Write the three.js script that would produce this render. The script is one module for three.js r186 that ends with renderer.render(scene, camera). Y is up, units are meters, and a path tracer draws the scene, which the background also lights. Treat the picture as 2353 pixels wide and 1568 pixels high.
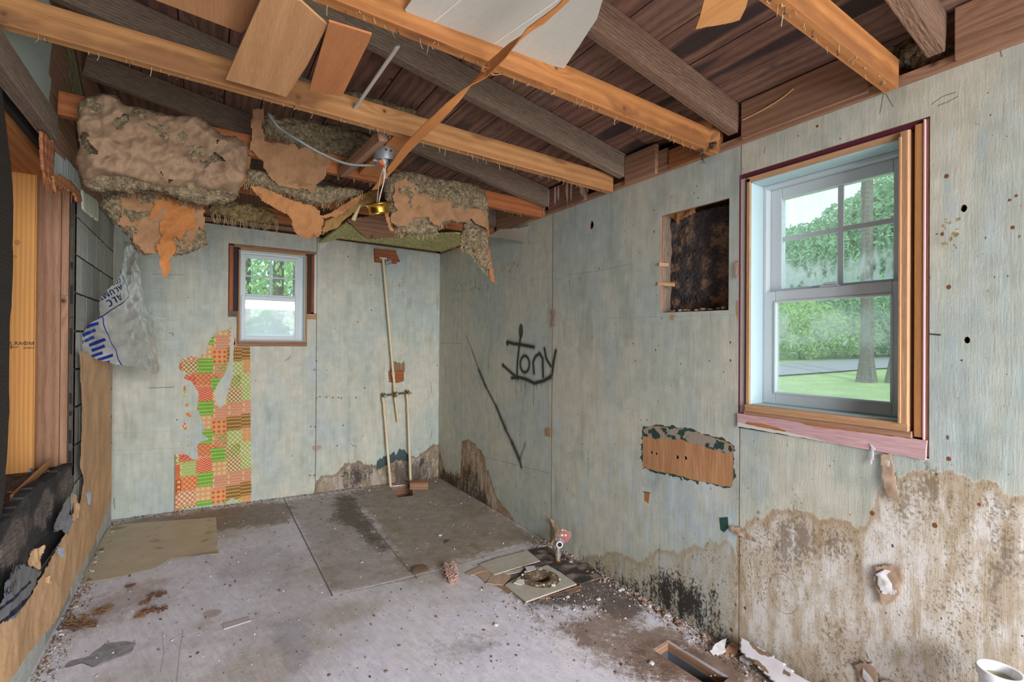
import * as THREE from 'three';
import { RoundedBoxGeometry } from 'three/addons/geometries/RoundedBoxGeometry.js';
import { mergeGeometries, mergeVertices } from 'three/addons/utils/BufferGeometryUtils.js';
import { RectAreaLightUniformsLib } from 'three/addons/lights/RectAreaLightUniformsLib.js';

// ------------------------------------------------------------------ camera, sky, light, exposure
const scene = new THREE.Scene();
const renderer = new THREE.WebGLRenderer({ antialias: true });
renderer.toneMapping = THREE.LinearToneMapping;
renderer.toneMappingExposure = 1.0;
renderer.shadowMap.enabled = true;
const F = 1099.6, CX = 1176.5, CY = 784, D2R = Math.PI / 180;
const EYE = new THREE.Vector3(0, 1.2208, 0);
const camera = new THREE.PerspectiveCamera(2 * Math.atan(784 / F) / D2R, 2353 / 1568, 0.05, 400);
const yaw = 32.7 * D2R, pitch = 0.236 * D2R, roll = 0.405 * D2R;
const cf = new THREE.Vector3(Math.sin(yaw) * Math.cos(pitch), Math.sin(pitch), -Math.cos(yaw) * Math.cos(pitch));
const r0 = new THREE.Vector3(Math.cos(yaw), 0, Math.sin(yaw)), u0 = new THREE.Vector3().crossVectors(r0, cf);
const cr = r0.clone().multiplyScalar(Math.cos(roll)).addScaledVector(u0, Math.sin(roll));
const cu = u0.clone().multiplyScalar(Math.cos(roll)).addScaledVector(r0, -Math.sin(roll));
camera.position.copy(EYE);
camera.quaternion.setFromRotationMatrix(new THREE.Matrix4().makeBasis(cr, cu, cf.clone().negate()));
scene.background = new THREE.Color().setRGB(1.45, 1.56, 1.68);
RectAreaLightUniformsLib.init();
for (const [name, k, w, h, p, to] of [['doorway_daylight', 11, 2.0, 2.0, [0.62, 1.05, 2.38], [0.62, 1.05, -2]], ['added_floor_fill', 40, 3.6, 2.0, [0.7, 2.9, 4.4], [0.7, 0.3, -1.0]]]) { // unseen area lamps: inferred doorway daylight, and one added outside to brighten the floor
  const L = new THREE.RectAreaLight(new THREE.Color().setRGB(0.97, 0.98, 1.04), k, w, h); L.name = name; L.position.set(...p); L.lookAt(...to); scene.add(L);
}
const sun = new THREE.DirectionalLight(new THREE.Color().setRGB(1, 0.96, 0.88), 2.2);
sun.name = 'sun'; sun.position.set(-6, 14, 9); sun.target.position.set(10, 0, -8); sun.castShadow = true; sun.shadow.radius = 6;
Object.assign(sun.shadow.camera, { left: -30, right: 30, top: 30, bottom: -30, far: 90 });
scene.add(sun, sun.target);

// ------------------------------------------------------------------ room numbers (metres)
const XR = 1.79, ZB = -4.009, XL = -0.5, ZR = 2.4, TOP = 2.015, TILT = 0.0245;
const tilt = (x) => TILT * (XR - x);
const V = (x, y, z) => new THREE.Vector3(x, y, z);
const ray = (px, py) => cf.clone().addScaledVector(cr, (px - CX) / F).addScaledVector(cu, -(py - CY) / F);
const hit = (px, py, ax, v) => { const d = ray(px, py); return EYE.clone().addScaledVector(d, (v - EYE[ax]) / d[ax]); };
const onX = (px, py, x) => hit(px, py, 'x', x), onZ = (px, py, z) => hit(px, py, 'z', z), onY = (px, py, y) => hit(px, py, 'y', y);
function onFloor(px, py, lift = 0) { const d = ray(px, py), k = (EYE.y - lift - TILT * XR) / -(d.y + TILT * d.x); return EYE.clone().addScaledVector(d, k); }
function onPlane(px, py, p0, n) { const d = ray(px, py), k = p0.clone().sub(EYE).dot(n) / d.dot(n); return EYE.clone().addScaledVector(d, k); }

// ------------------------------------------------------------------ random numbers and noise
function rng(seed) { let a = seed | 0; return () => { a = (a + 0x6d2b79f5) | 0; let t = Math.imul(a ^ (a >>> 15), 1 | a); t = (t + Math.imul(t ^ (t >>> 7), 61 | t)) ^ t; return ((t ^ (t >>> 14)) >>> 0) / 4294967296; }; }
const rnd = rng(77), R = (a, b) => a + (b - a) * rnd();
const h2 = (x, y) => { let h = (Math.imul(x, 374761393) + Math.imul(y, 668265263)) | 0; h = Math.imul(h ^ (h >>> 13), 1274126177); return ((h ^ (h >>> 16)) >>> 0) / 4294967296; };
function N(x, y) { const ix = Math.floor(x), iy = Math.floor(y); let a = x - ix, b = y - iy; a = a * a * (3 - 2 * a); b = b * b * (3 - 2 * b); const p = h2(ix, iy), q = h2(ix + 1, iy), r = h2(ix, iy + 1), s = h2(ix + 1, iy + 1); return p + (q - p) * a + (r - p + (p - q - r + s) * a) * b; }
const fbm = (x, y, o = 4) => { let s = 0, a = 0.5, t = 0; for (let i = 0; i < o; i++) { s += a * N(x, y); t += a; a *= 0.5; x = x * 2.03 + 17.3; y = y * 2.03 + 9.1; } return s / t; };
const cl = (x, a = 0, b = 1) => (x < a ? a : x > b ? b : x), sm = (x, a, b) => { const t = cl((x - a) / (b - a)); return t * t * (3 - 2 * t); }, mix = (a, b, t) => a + (b - a) * t;
const mixc = (a, b, t) => [mix(a[0], b[0], t), mix(a[1], b[1], t), mix(a[2], b[2], t)];

// ------------------------------------------------------------------ textures: a sheet of surface colour in metres
function canvas(w, h) { const c = document.createElement('canvas'); c.width = w; c.height = h; return c; }
class Paint {
  constructor(u0, u1, v0, v1, ppm) { Object.assign(this, { u0, u1, v0, v1, ppm }); this.w = Math.round((u1 - u0) * ppm); this.h = Math.round((v1 - v0) * ppm); this.c = canvas(this.w, this.h); this.g = this.c.getContext('2d'); }
  P(u, v) { return [(u - this.u0) * this.ppm, (this.v1 - v) * this.ppm]; }
  each(fn) { // fn(u, v, i, data) edits the colour
    const im = this.g.getImageData(0, 0, this.w, this.h), d = im.data;
    for (let y = 0, i = 0; y < this.h; y++) { const v = this.v1 - (y + 0.5) / this.ppm; for (let x = 0; x < this.w; x++, i += 4) fn(this.u0 + (x + 0.5) / this.ppm, v, i, d); }
    this.g.putImageData(im, 0, 0);
  }
  base(fn) { this.each((u, v, i, d) => { const c = fn(u, v); d[i] = c[0]; d[i + 1] = c[1]; d[i + 2] = c[2]; d[i + 3] = 255; }); }
  mask(polys, blur) { // {m, x0, y0, w, h}: coverage inside the box round the outlines
    let x0 = 1e9, y0 = 1e9, x1 = -1e9, y1 = -1e9; const pad = 3 * blur * this.ppm + 2; for (const p of polys) for (const q of p) { const [x, y] = this.P(...q); x0 = Math.min(x0, x); x1 = Math.max(x1, x); y0 = Math.min(y0, y); y1 = Math.max(y1, y); }
    x0 = Math.max(0, Math.floor(x0 - pad)); y0 = Math.max(0, Math.floor(y0 - pad)); x1 = Math.min(this.w, Math.ceil(x1 + pad)); y1 = Math.min(this.h, Math.ceil(y1 + pad)); const w = x1 - x0, h = y1 - y0; if (w <= 0 || h <= 0) return null;
    const c = canvas(w, h), g = c.getContext('2d'); g.filter = blur ? `blur(${(blur * this.ppm).toFixed(1)}px)` : 'none'; g.fillStyle = '#fff'; for (const p of polys) { g.beginPath(); p.forEach((q, i) => { const [x, y] = this.P(...q); g[i ? 'lineTo' : 'moveTo'](x - x0, y - y0); }); g.closePath(); g.fill(); }
    const a = g.getImageData(0, 0, w, h).data, m = new Float32Array(w * h); for (let i = 0; i < m.length; i++) m[i] = a[i * 4 + 3] / 255; return { m, x0, y0, w, h };
  }
  stain(k, fn) { if (!k) return; const im = this.g.getImageData(k.x0, k.y0, k.w, k.h), d = im.data; for (let y = 0, j = 0; y < k.h; y++) { const v = this.v1 - (k.y0 + y + 0.5) / this.ppm; for (let x = 0; x < k.w; x++, j++) { const e = k.m[j]; if (e < 0.004) continue; const c = fn(this.u0 + (k.x0 + x + 0.5) / this.ppm, v, e), a = cl(c[3]), i = j * 4; d[i] += (c[0] - d[i]) * a; d[i + 1] += (c[1] - d[i + 1]) * a; d[i + 2] += (c[2] - d[i + 2]) * a; } } this.g.putImageData(im, k.x0, k.y0); }
  off(pts) { let a = 1e9, b = -1e9, c = 1e9, d = -1e9; for (const [u, v] of pts) { a = Math.min(a, u); b = Math.max(b, u); c = Math.min(c, v); d = Math.max(d, v); } return b < this.u0 - 0.05 || a > this.u1 + 0.05 || d < this.v0 - 0.05 || c > this.v1 + 0.05; }
  line(pts, w, col, al = 1, blur = 0) { if (this.off(pts)) return; const g = this.g; g.save(); if (blur) g.filter = `blur(${(blur * this.ppm).toFixed(2)}px)`; g.globalAlpha = al; g.strokeStyle = col; g.lineWidth = Math.max(0.6, w * this.ppm); g.lineCap = g.lineJoin = 'round'; g.beginPath(); pts.forEach((q, i) => g[i ? 'lineTo' : 'moveTo'](...this.P(...q))); g.stroke(); g.restore(); }
  fill(pts, col, al = 1, blur = 0) { if (this.off(pts)) return; const g = this.g; g.save(); if (blur) g.filter = `blur(${(blur * this.ppm).toFixed(2)}px)`; g.globalAlpha = al; g.fillStyle = col; g.beginPath(); pts.forEach((q, i) => g[i ? 'lineTo' : 'moveTo'](...this.P(...q))); g.closePath(); g.fill(); g.restore(); }
  dot(u, v, r, col, al = 1, ry = r) { const g = this.g; g.save(); g.globalAlpha = al; g.fillStyle = col; g.beginPath(); g.ellipse(...this.P(u, v), Math.max(0.5, r * this.ppm), Math.max(0.5, ry * this.ppm), 0, 0, 7); g.fill(); g.restore(); }
  tex() { const t = new THREE.CanvasTexture(this.c); t.colorSpace = THREE.SRGBColorSpace; t.wrapS = t.wrapT = THREE.MirroredRepeatWrapping; t.repeat.set(1 / (this.u1 - this.u0), 1 / (this.v1 - this.v0)); t.offset.set(-this.u0 / (this.u1 - this.u0), -this.v0 / (this.v1 - this.v0)); return t; }
}
// a repeating texture that covers w x h metres, fn(u, v) with u, v in 0..1
function tile(px, py, w, h, fn, srgb = true) {
  const d = new Uint8Array(px * py * 4);
  for (let y = 0, i = 0; y < py; y++) for (let x = 0; x < px; x++, i += 4) { const c = fn(x / px, y / py); if (typeof c === 'number') d[i] = d[i + 1] = d[i + 2] = cl(c, 0, 255); else { d[i] = cl(c[0], 0, 255); d[i + 1] = cl(c[1], 0, 255); d[i + 2] = cl(c[2], 0, 255); } d[i + 3] = 255; }
  const t = new THREE.DataTexture(d, px, py); t.magFilter = THREE.LinearFilter; t.wrapS = t.wrapT = THREE.MirroredRepeatWrapping; t.repeat.set(1 / w, 1 / h); if (srgb) t.colorSpace = THREE.SRGBColorSpace; t.needsUpdate = true; return t;
}
const mat = (o) => new THREE.MeshStandardMaterial({ roughness: 0.85, ...o });
const lin = (r, g, b) => new THREE.Color().setRGB(r / 255, g / 255, b / 255, THREE.SRGBColorSpace);

// wood: grain runs along u. returns [colour texture, bump texture]
function woodTex({ dark, lite, rings = 14, wob = 1.2, streak = 0.5, rough = 0.3, knots = 2, w = 1.3, h = 0.33, seed = 1, px = 1024, py = 320, stain = null }) {
  const q = rng(seed), kn = []; for (let i = 0; i < knots; i++) kn.push([q(), q(), 0.006 + q() * 0.01]);
  const g = (u, v) => {
    const U = u * w, W = v * h; let off = 0, k2 = 0;
    for (const [a, b, r] of kn) { const dx = (U - a * w) * 0.35, dy = W - b * h, e = Math.exp(-(dx * dx + dy * dy) / (r * r * 5)); off += e * 0.05; k2 += Math.exp(-((U - a * w) ** 2 + dy * dy) / (r * r * 0.5)); }
    const x = W + 0.018 * wob * (fbm(U * 1.6 + seed, W * 9, 3) - 0.5) + off, ring = (x * rings / h) % 1, rr = sm(Math.abs(ring - 0.5) * 2, 0.1, 1);
    const fine = N(U * 22 + seed * 3, W * 900), pore = N(U * 60, W * 1400 + seed);
    return [cl(0.15 + 0.42 * streak * rr + 0.32 * fine + rough * (pore - 0.5) + 0.35 * (fbm(U * 3 + 5, W * 25 + seed, 3) - 0.5)), cl(k2)];
  };
  const col = tile(px, py, w, h, (u, v) => { const [t, k] = g(u, v); let c = mixc(lite, dark, t); c = mixc(c, [dark[0] * 0.45, dark[1] * 0.38, dark[2] * 0.35], k * 0.9); return stain ? stain(c, u * w, v * h) : c; });
  const bmp = tile(512, 160, w, h, (u, v) => 255 * (1 - g(u, v)[0]), false);
  return [col, bmp];
}
const pineT = woodTex({ dark: [142, 92, 50], lite: [202, 150, 94], rings: 9, streak: 0.75, rough: 0.22, knots: 3, seed: 3, stain: (c, u, v) => { const s = sm(fbm(u * 4 + 7, v * 14, 4), 0.5, 0.74); return mixc(c, [114, 74, 42], s * 0.6); } });
const oldT = woodTex({ dark: [78, 64, 52], lite: [150, 130, 110], rings: 26, streak: 0.5, rough: 0.7, knots: 1, seed: 9 });
const roofT = woodTex({ dark: [70, 48, 40], lite: [160, 116, 96], rings: 7, wob: 3, streak: 0.6, rough: 0.35, knots: 3, seed: 21, stain: (c, u, v) => { const s = sm(fbm(u * 2.2 + 3, v * 12, 4), 0.5, 0.72); return mixc(c, [46, 36, 36], s * 0.8); } });
const roofT2 = woodTex({ dark: [76, 54, 44], lite: [158, 120, 100], rings: 9, wob: 2.4, streak: 0.65, rough: 0.4, knots: 2, seed: 23, stain: (c, u, v) => { const s = sm(fbm(u * 3 + 8, v * 9, 4), 0.54, 0.74); return mixc(c, [62, 52, 52], s * 0.7); } });
const brownT = woodTex({ dark: [108, 76, 56], lite: [180, 138, 108], rings: 11, wob: 2.4, streak: 0.6, rough: 0.25, knots: 2, seed: 31 });
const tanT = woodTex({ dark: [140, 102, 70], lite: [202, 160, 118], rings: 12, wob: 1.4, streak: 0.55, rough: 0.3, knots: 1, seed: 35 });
const plyT = woodTex({ dark: [172, 118, 74], lite: [222, 172, 122], rings: 5, wob: 3, streak: 0.3, rough: 0.25, knots: 0, seed: 41 });
const bump = (t, s) => ({ map: t[0], bumpMap: t[1], bumpScale: s });
const M = {
  pine: mat({ ...bump(pineT, 0.0006), roughness: 0.75 }), pineB: mat({ ...bump(pineT, 0.0006), roughness: 0.75, color: lin(255, 236, 214) }),
  pineRed: mat({ ...bump(pineT, 0.0006), color: lin(232, 196, 182) }), old: mat({ ...bump(oldT, 0.0018), roughness: 0.95 }), oldPink: mat({ ...bump(oldT, 0.002), color: lin(255, 232, 224), roughness: 0.95 }),
  roof: [mat({ ...bump(roofT, 0.0012) }), mat({ ...bump(roofT2, 0.0012) })],
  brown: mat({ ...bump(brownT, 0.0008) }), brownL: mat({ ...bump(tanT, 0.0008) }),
  ply: mat({ ...bump(plyT, 0.0004), roughness: 0.8 }), plyPale: mat({ ...bump(plyT, 0.0004), color: lin(246, 240, 236) }),
  black: mat({ color: lin(36, 32, 30), roughness: 0.95 }), darkRed: mat({ color: lin(88, 28, 48) }),
};

// ------------------------------------------------------------------ things
const taken = new Map();
function numbered(n) { const k = taken.get(n) ?? 0; taken.set(n, k + 1); return k ? `${n}_${String(k).padStart(3, '0')}` : n; }
function tag(o, label, category, group, kind) { if (label) o.userData.label = label; if (category) o.userData.category = category; if (group) o.userData.group = group; if (kind) o.userData.kind = kind; return o; }
function thing(name, label, category, pos = V(0, 0, 0), group, kind) { const o = new THREE.Group(); o.name = numbered(name); o.position.copy(pos); scene.add(o); return tag(o, label, category, group, kind); }
function part(name, geo, m, parent) { const o = new THREE.Mesh(geo, m); o.name = parent === scene ? numbered(name) : name; o.castShadow = o.receiveShadow = true; parent.add(o); return o; }
function solo(name, geo, m, label, category, group, kind) { return tag(part(name, geo, m, scene), label, category, group, kind); }
function struct(name) { const o = new THREE.Group(); o.name = name; o.userData.kind = 'structure'; scene.add(o); return o; }
// uv in metres by the face's main direction, u along the grain axis
function uvBox(geo, grain = 0, off = [R(0, 3), R(0, 3)]) {
  const g = geo.index ? geo.toNonIndexed() : geo, p = g.attributes.position, n = g.attributes.normal, uv = new Float32Array(p.count * 2), P = [0, 0, 0];
  for (let i = 0; i < p.count; i += 3) {
    let nx = 0, ny = 0, nz = 0; for (let k = 0; k < 3; k++) { nx += n.getX(i + k); ny += n.getY(i + k); nz += n.getZ(i + k); }
    const a = [Math.abs(nx), Math.abs(ny), Math.abs(nz)], f = a.indexOf(Math.max(...a)), o = [0, 1, 2].filter((q) => q !== f);
    const ua = f === grain ? o[0] : grain, va = f === grain ? o[1] : o.find((q) => q !== grain);
    for (let k = 0; k < 3; k++) { P[0] = p.getX(i + k); P[1] = p.getY(i + k); P[2] = p.getZ(i + k); uv[(i + k) * 2] = P[ua] * (f === grain ? 0.25 : 1) + off[0]; uv[(i + k) * 2 + 1] = P[va] + off[1] + f * 0.11; }
  }
  g.setAttribute('uv', new THREE.BufferAttribute(uv, 2)); return g;
}
const bb = (x, y, z, r = 0.002, grain = 0) => uvBox(new RoundedBoxGeometry(x, y, z, 1, Math.min(r, x * 0.3, y * 0.3, z * 0.3)), grain);
const at = (g, x, y, z) => g.translate(x, y, z);
const span = (x0, x1, y0, y1, z0, z1, r = 0.002, grain = 0) => at(bb(x1 - x0, y1 - y0, z1 - z0, r, grain), (x0 + x1) / 2, (y0 + y1) / 2, (z0 + z1) / 2);
const merged = (list) => mergeGeometries(list.map((g) => { const q = g.index ? g.toNonIndexed() : g; for (const k of Object.keys(q.attributes)) if (!['position', 'normal', 'uv'].includes(k)) q.deleteAttribute(k); return q; }));
function tubeG(pts, r, seg = 24, rad = 8) { const c = new THREE.CatmullRomCurve3(pts); return new THREE.TubeGeometry(c, seg, r, rad); }
function rod(a, b, r, r2 = r, rad = 12) { const d = b.clone().sub(a), g = new THREE.CylinderGeometry(r2, r, d.length(), rad); g.translate(0, d.length() / 2, 0); g.applyQuaternion(new THREE.Quaternion().setFromUnitVectors(V(0, 1, 0), d.normalize())); return g.translate(a.x, a.y, a.z); }
const shapeOf = (pts, holes = []) => { const s = new THREE.Shape(pts.map((p) => new THREE.Vector2(...p))); for (const h of holes) s.holes.push(new THREE.Path(h.map((p) => new THREE.Vector2(...p)))); return s; };
const rect = (a, b, c, d) => [[a, c], [b, c], [b, d], [a, d]];
const ring = (u, v, r, n = 14, ry = r) => Array.from({ length: n }, (_, i) => [u + r * Math.cos(i / n * 6.2832), v + ry * Math.sin(i / n * 6.2832)]);
const slab = (pts, th, holes) => new THREE.ExtrudeGeometry(shapeOf(pts, holes), { depth: th, bevelEnabled: false });
// side matrices: local (u, v, outwards) of each surface to the world
const onRight = (o, d = 0) => { o.rotation.y = -Math.PI / 2; o.position.set(XR + d, 0, ZB); return o; };   // u = z - ZB
const onBack = (o, d = 0) => { o.position.set(0, 0, ZB - d); return o; };                                    // u = x
const onLeft = (o, d = 0) => { o.rotation.y = Math.PI / 2; o.position.set(XL - d, 0, 0); return o; };        // u = -z
const UR = (px, py) => { const p = onX(px, py, XR); return [p.z - ZB, p.y]; }, UB = (px, py) => { const p = onZ(px, py, ZB); return [p.x, p.y]; };
const UL = (px, py) => { const p = onX(px, py, XL); return [-p.z, p.y]; }, UF = (px, py) => { const p = onFloor(px, py); return [p.x, -p.z]; };
const px = (conv, list) => { const o = []; for (let i = 0; i < list.length; i += 2) o.push(conv(list[i], list[i + 1])); return o; };
const rough = (poly, amp, step, seed = 1) => { // a torn version of an outline
  const o = []; poly.forEach((p, i) => { const q = poly[(i + 1) % poly.length], L = Math.hypot(q[0] - p[0], q[1] - p[1]), n = Math.max(1, Math.round(L / step)); for (let k = 0; k < n; k++) { const t = k / n, x = p[0] + (q[0] - p[0]) * t, y = p[1] + (q[1] - p[1]) * t; o.push([x + amp * (N(x / step / 1.3 + seed, y / step / 1.3) - 0.5) * 2, y + amp * (N(x / step / 1.3 + 31, y / step / 1.3 + seed) - 0.5) * 2]); } }); return o;
};

// ------------------------------------------------------------------ painted board walls: colour sheets
const cream = [188, 186, 168], mint = [172, 179, 167], blue = [160, 173, 181];
function boardPaint(u, v, s, bl) { // brushed old paint: cream, mint and bluish coats, streaked upright
  const a = fbm(u * 2.1 + s, v * 1.3 + s, 3), b = fbm(u * 7 + s, v * 4.2, 4), st = fbm(u * 60 + s, v * 7, 2), fi = N(u * 520, v * 16 + s);
  let c = mixc(cream, mint, sm(a * 0.6 + b * 0.4, 0.35, 0.62)); c = mixc(c, blue, cl(bl + sm(b * 0.55 + a * 0.2 + st * 0.25, 0.5, 0.72) * 0.32));
  const k = (st - 0.5) * 16 + (fi - 0.5) * 10 + (fbm(u * 24, v * 24 + s, 3) - 0.5) * 22; const dk = sm(fbm(u * 14 + s, v * 3.1, 3), 0.62, 0.85) * 16;
  return [c[0] + k - dk, c[1] + k - dk * 0.9, c[2] + k - dk * 0.9];
}
function specks(P, n, seed, cols = ['#4a3a2c', '#2f3a36', '#5a4632', '#262421']) { const q = rng(seed); for (let i = 0; i < n; i++) { const u = mix(P.u0, P.u1, q()), v = mix(P.v0, P.v1, q()), r = 0.0008 + 0.0026 * q() ** 4; P.dot(u, v, r, cols[(q() * cols.length) | 0], 0.35 + 0.6 * q(), r * (0.6 + q() * 1.6)); } for (let i = 0; i < n / 9; i++) { const u = mix(P.u0, P.u1, q()), v = mix(P.v0, P.v1, q()), a = q() * 6.28, l = 0.004 + 0.03 * q() * q(); P.line([[u, v], [u + Math.cos(a) * l, v + Math.sin(a) * l]], 0.0012, cols[(q() * cols.length) | 0], 0.2 + 0.4 * q()); } }
// damp board: tan and white flecks, brown tide marks and black mould
const damp = (P, polys, o = {}) => { const m = P.mask(polys, o.soft ?? 0.022), s = o.seed ?? 5; P.stain(m, (u, v, k) => {
  const e = k + (N(u * 26 + s, v * 5) - 0.5) * 0.42 + (fbm(u * 60 + s, v * 22, 3) - 0.5) * 0.5, a = sm(e, 0.42, 0.56); if (a <= 0) return [0, 0, 0, 0];
  const edge = sm(e, 0.45, 0.62) * (1 - sm(e, 0.72, 1.05)), f = fbm(u * 38 + s, v * 15, 3), g = fbm(u * 120 + s, v * 70, 3), st = N(u * 70 + s, v * 3.2);
  const h = fbm(u * 260 + v * 120 + s, v * 150 - u * 60, 2), w2 = fbm(u * 9 + s, v * 5, 3);
  let c = mixc(o.lite ?? [206, 200, 188], o.mid ?? [182, 168, 144], sm(f * 0.55 + st * 0.15 + w2 * 0.3, 0.38, 0.64) * 0.8); c = mixc(c, o.dark ?? [116, 96, 68], sm(h * 0.62 + g * 0.38, 0.54, 0.72) * mix(0.2, 0.75, sm(w2, 0.36, 0.62))); c = mixc(c, o.tide ?? [138, 110, 72], edge * 0.45);
  const b = fbm(u * 5 + s * 2, v * 3.2, 3); c = mixc(c, [158, 134, 100], sm(b, 0.55, 0.75) * 0.35); c = mixc(c, [70, 60, 48], sm(N(u * 420, v * 300 + s), 0.78, 0.95) * 0.5 * sm(f, 0.3, 0.6));
  return [c[0], c[1], c[2], a * (o.al ?? 1)]; }); };
const mould = (P, polys, al, s = 3, soft = 0.05, col = [30, 27, 24]) => { const m = P.mask(polys, soft); P.stain(m, (u, v, k) => { const g = fbm(u * 30 + s, v * 11, 4), st = N(u * 85 + s, v * 4), e = k * 0.95 + (g - 0.5) * 1.1 + (st - 0.5) * 0.35 + (fbm(u * 170 + s, v * 120, 2) - 0.5) * 0.9; return [...col, sm(e, 0.42, 1.0) * al]; }); };

function rightFeatures(P, s) {
  const L = (list, w, c, a = 1, b = 0) => P.line(px(UR, list), w, c, a, b), Fi = (list, c, a = 1, b = 0) => P.fill(px(UR, list), c, a, b);
  // brushed-on blue coat low on the middle board and beside the window
  const q = rng(40 + s); for (let i = 0; i < 170; i++) { const x = mix(1275, 1690, q()), y = mix(930, 1230, q() ** 0.7), l = mix(20, 90, q()); const [u, v] = UR(x, y); P.line([[u, v], [u + 0.01 * (q() - 0.5), v - l * 0.0016]], 0.008 + 0.026 * q(), q() < 0.35 ? '#9fb6c8' : '#c0cdd8', 0.2, 0.005); }
  for (let i = 0; i < 60; i++) { const x = mix(2150, 2353, q()), y = mix(250, 1050, q()), l = mix(30, 120, q()); const [u, v] = UR(x, y); P.line([[u, v], [u + 0.006 * (q() - 0.5), v - l * 0.001]], 0.004 + 0.02 * q(), q() < 0.5 ? '#9db0b4' : '#aebfbe', 0.22, 0.004); }
  for (let i = 0; i < 46; i++) { const x = mix(1500, 1690, q()), y = mix(850, 1000, q()), l = mix(20, 90, q()); const [u, v] = UR(x, y); P.line([[u, v], [u, v - l * 0.001]], 0.003 + 0.01 * q(), '#8f9a9c', 0.2, 0.002); }
  L([1350, 1035, 1352, 1090], 0.005, '#3d95a0', 0.7); L([1349, 1060, 1345, 1160], 0.003, '#58a7b4', 0.5); L([1353, 1060, 1350, 1140], 0.002, '#58a7b4', 0.5);
  L([1365, 640, 1368, 700, 1370, 800, 1372, 980], 0.0022, '#a5793c', 0.5); L([1340, 690, 1342, 900, 1338, 990], 0.0018, '#b08a52', 0.3); L([1350, 700, 1349, 960], 0.0016, '#b08a52', 0.3);
  // pencil lines and board prints
  L([1270, 736, 1480, 729, 1690, 724], 0.0014, '#7d8078', 0.5); L([1060, 738, 1268, 736], 0.0012, '#7d8078', 0.4); L([1065, 670, 1160, 655, 1268, 636], 0.0016, '#7c7a66', 0.5); L([1302, 632, 1380, 622, 1450, 606], 0.003, '#7d6a45', 0.5); L([1060, 790, 1012, 788], 0.004, '#6a6a58', 0.6);
  L([1060, 1038, 1160, 1062, 1262, 1088], 0.003, '#5d5340', 0.5); L([2136, 768, 2160, 770], 0.005, '#2b2a28', 0.8); L([1690, 360, 1690, 395], 0.002, '#6b6c62', 0.6); L([1480, 478, 1690, 440], 0.0014, '#8a8c80', 0.4);
  // flaked brown spots
  for (let i = 0; i < 60; i++) { const x = mix(1028, 1125, q()), y = mix(640, 672, q() ** 0.6) + (x - 1028) * -0.08; const [u, v] = UR(x, y); P.dot(u, v, 0.004 * q() + 0.001, q() < 0.5 ? '#9a6a2c' : '#7a5526', 0.8, 0.012 * q() + 0.002); }
  for (let i = 0; i < 26; i++) { const x = mix(1150, 1195, q()), y = mix(598, 628, q()); const [u, v] = UR(x, y); P.dot(u, v, 0.005 * q() + 0.001, '#96652a', 0.8, 0.014 * q() + 0.002); }
  for (let i = 0; i < 26; i++) { const x = mix(2165, 2205, q()), y = mix(500, 570, q()); const [u, v] = UR(x, y); P.dot(u, v, 0.004 * q() + 0.001, '#8b6a2e', 0.6, 0.006 * q() + 0.001); }
  for (const [x, y, r] of [[2175, 405, 5], [1878, 290, 4], [2165, 538, 4], [2180, 660, 5], [2327, 523, 4], [2335, 450, 3], [2180, 1055, 5], [2148, 1208, 6], [2152, 1090, 3], [1333, 640, 3], [1333, 677, 3], [1413, 745, 2], [1455, 790, 3], [1460, 830, 3], [2025, 470, 3], [2320, 460, 3], [2004, 1180, 6], [2010, 1330, 4], [1690, 1390, 4], [1712, 1398, 5], [1680, 1447, 6], [2250, 1160, 4]]) { const [u, v] = UR(x, y); P.dot(u, v, r * 0.0011, '#6e3d1c', 0.9, r * 0.0013); }
  // dark green scuffs
  for (const l of [[2140, 240, 2165, 222, 2195, 212], [2155, 243, 2172, 236], [2175, 236, 2200, 222], [2030, 215, 2022, 260], [2035, 215, 2052, 245], [1758, 338, 1756, 352], [2290, 85, 2302, 130], [1992, 1010, 2000, 1035], [2170, 1510, 2178, 1530]]) L(l, 0.003, '#4b5f58', 0.65);
  Fi([1652, 1190, 1672, 1188, 1674, 1212, 1664, 1224, 1655, 1218], '#22463c', 1);
  // rings and drawn shapes
  const r1 = UR(1800, 1365); for (let i = 0; i < 3; i++) P.line(ring(r1[0], r1[1], 0.05 + 0.003 * i, 24, 0.07), 0.002, '#7a6a50', 0.35);
  // spray paint
  const K = '#1d201f', sp = (l, w, a = 0.95) => { L(l, w * 1.9, K, a * 0.3, 0.007); L(l, w, K, a, 0.0018); };
  sp([1166, 786, 1180, 790, 1196, 792, 1227, 798], 0.02); P.fill(ring(...UR(1166, 789), 0.018), K, 0.9, 0.002); P.fill(ring(...UR(1197, 761), 0.026, 18, 0.05), '#27332f', 0.92, 0.003);
  sp([1197, 770, 1192, 805, 1189, 835, 1188, 864], 0.018); { const o = [], c = [1206, 837]; for (let i = 0; i <= 20; i++) { const p = UR(c[0] + 10.5 * Math.cos(i / 20 * 6.283), c[1] + 19 * Math.sin(i / 20 * 6.283)); o.push(p); } P.line(o, 0.034, K, 0.25, 0.006); P.line(o, 0.017, K, 0.95, 0.0018); }
  sp([1227, 858, 1225, 832, 1230, 820, 1240, 812, 1247, 824, 1248, 866], 0.018); sp([1251, 801, 1255, 824, 1266, 842], 0.016); sp([1277, 806, 1272, 832, 1268, 862, 1264, 868], 0.018);
  sp([1176, 869, 1192, 867, 1210, 872, 1228, 881, 1250, 875, 1265, 866], 0.02); sp([1155, 839, 1174, 856, 1190, 870], 0.018); P.fill(ring(...UR(1156, 840), 0.014), K, 0.9, 0.002);
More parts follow.
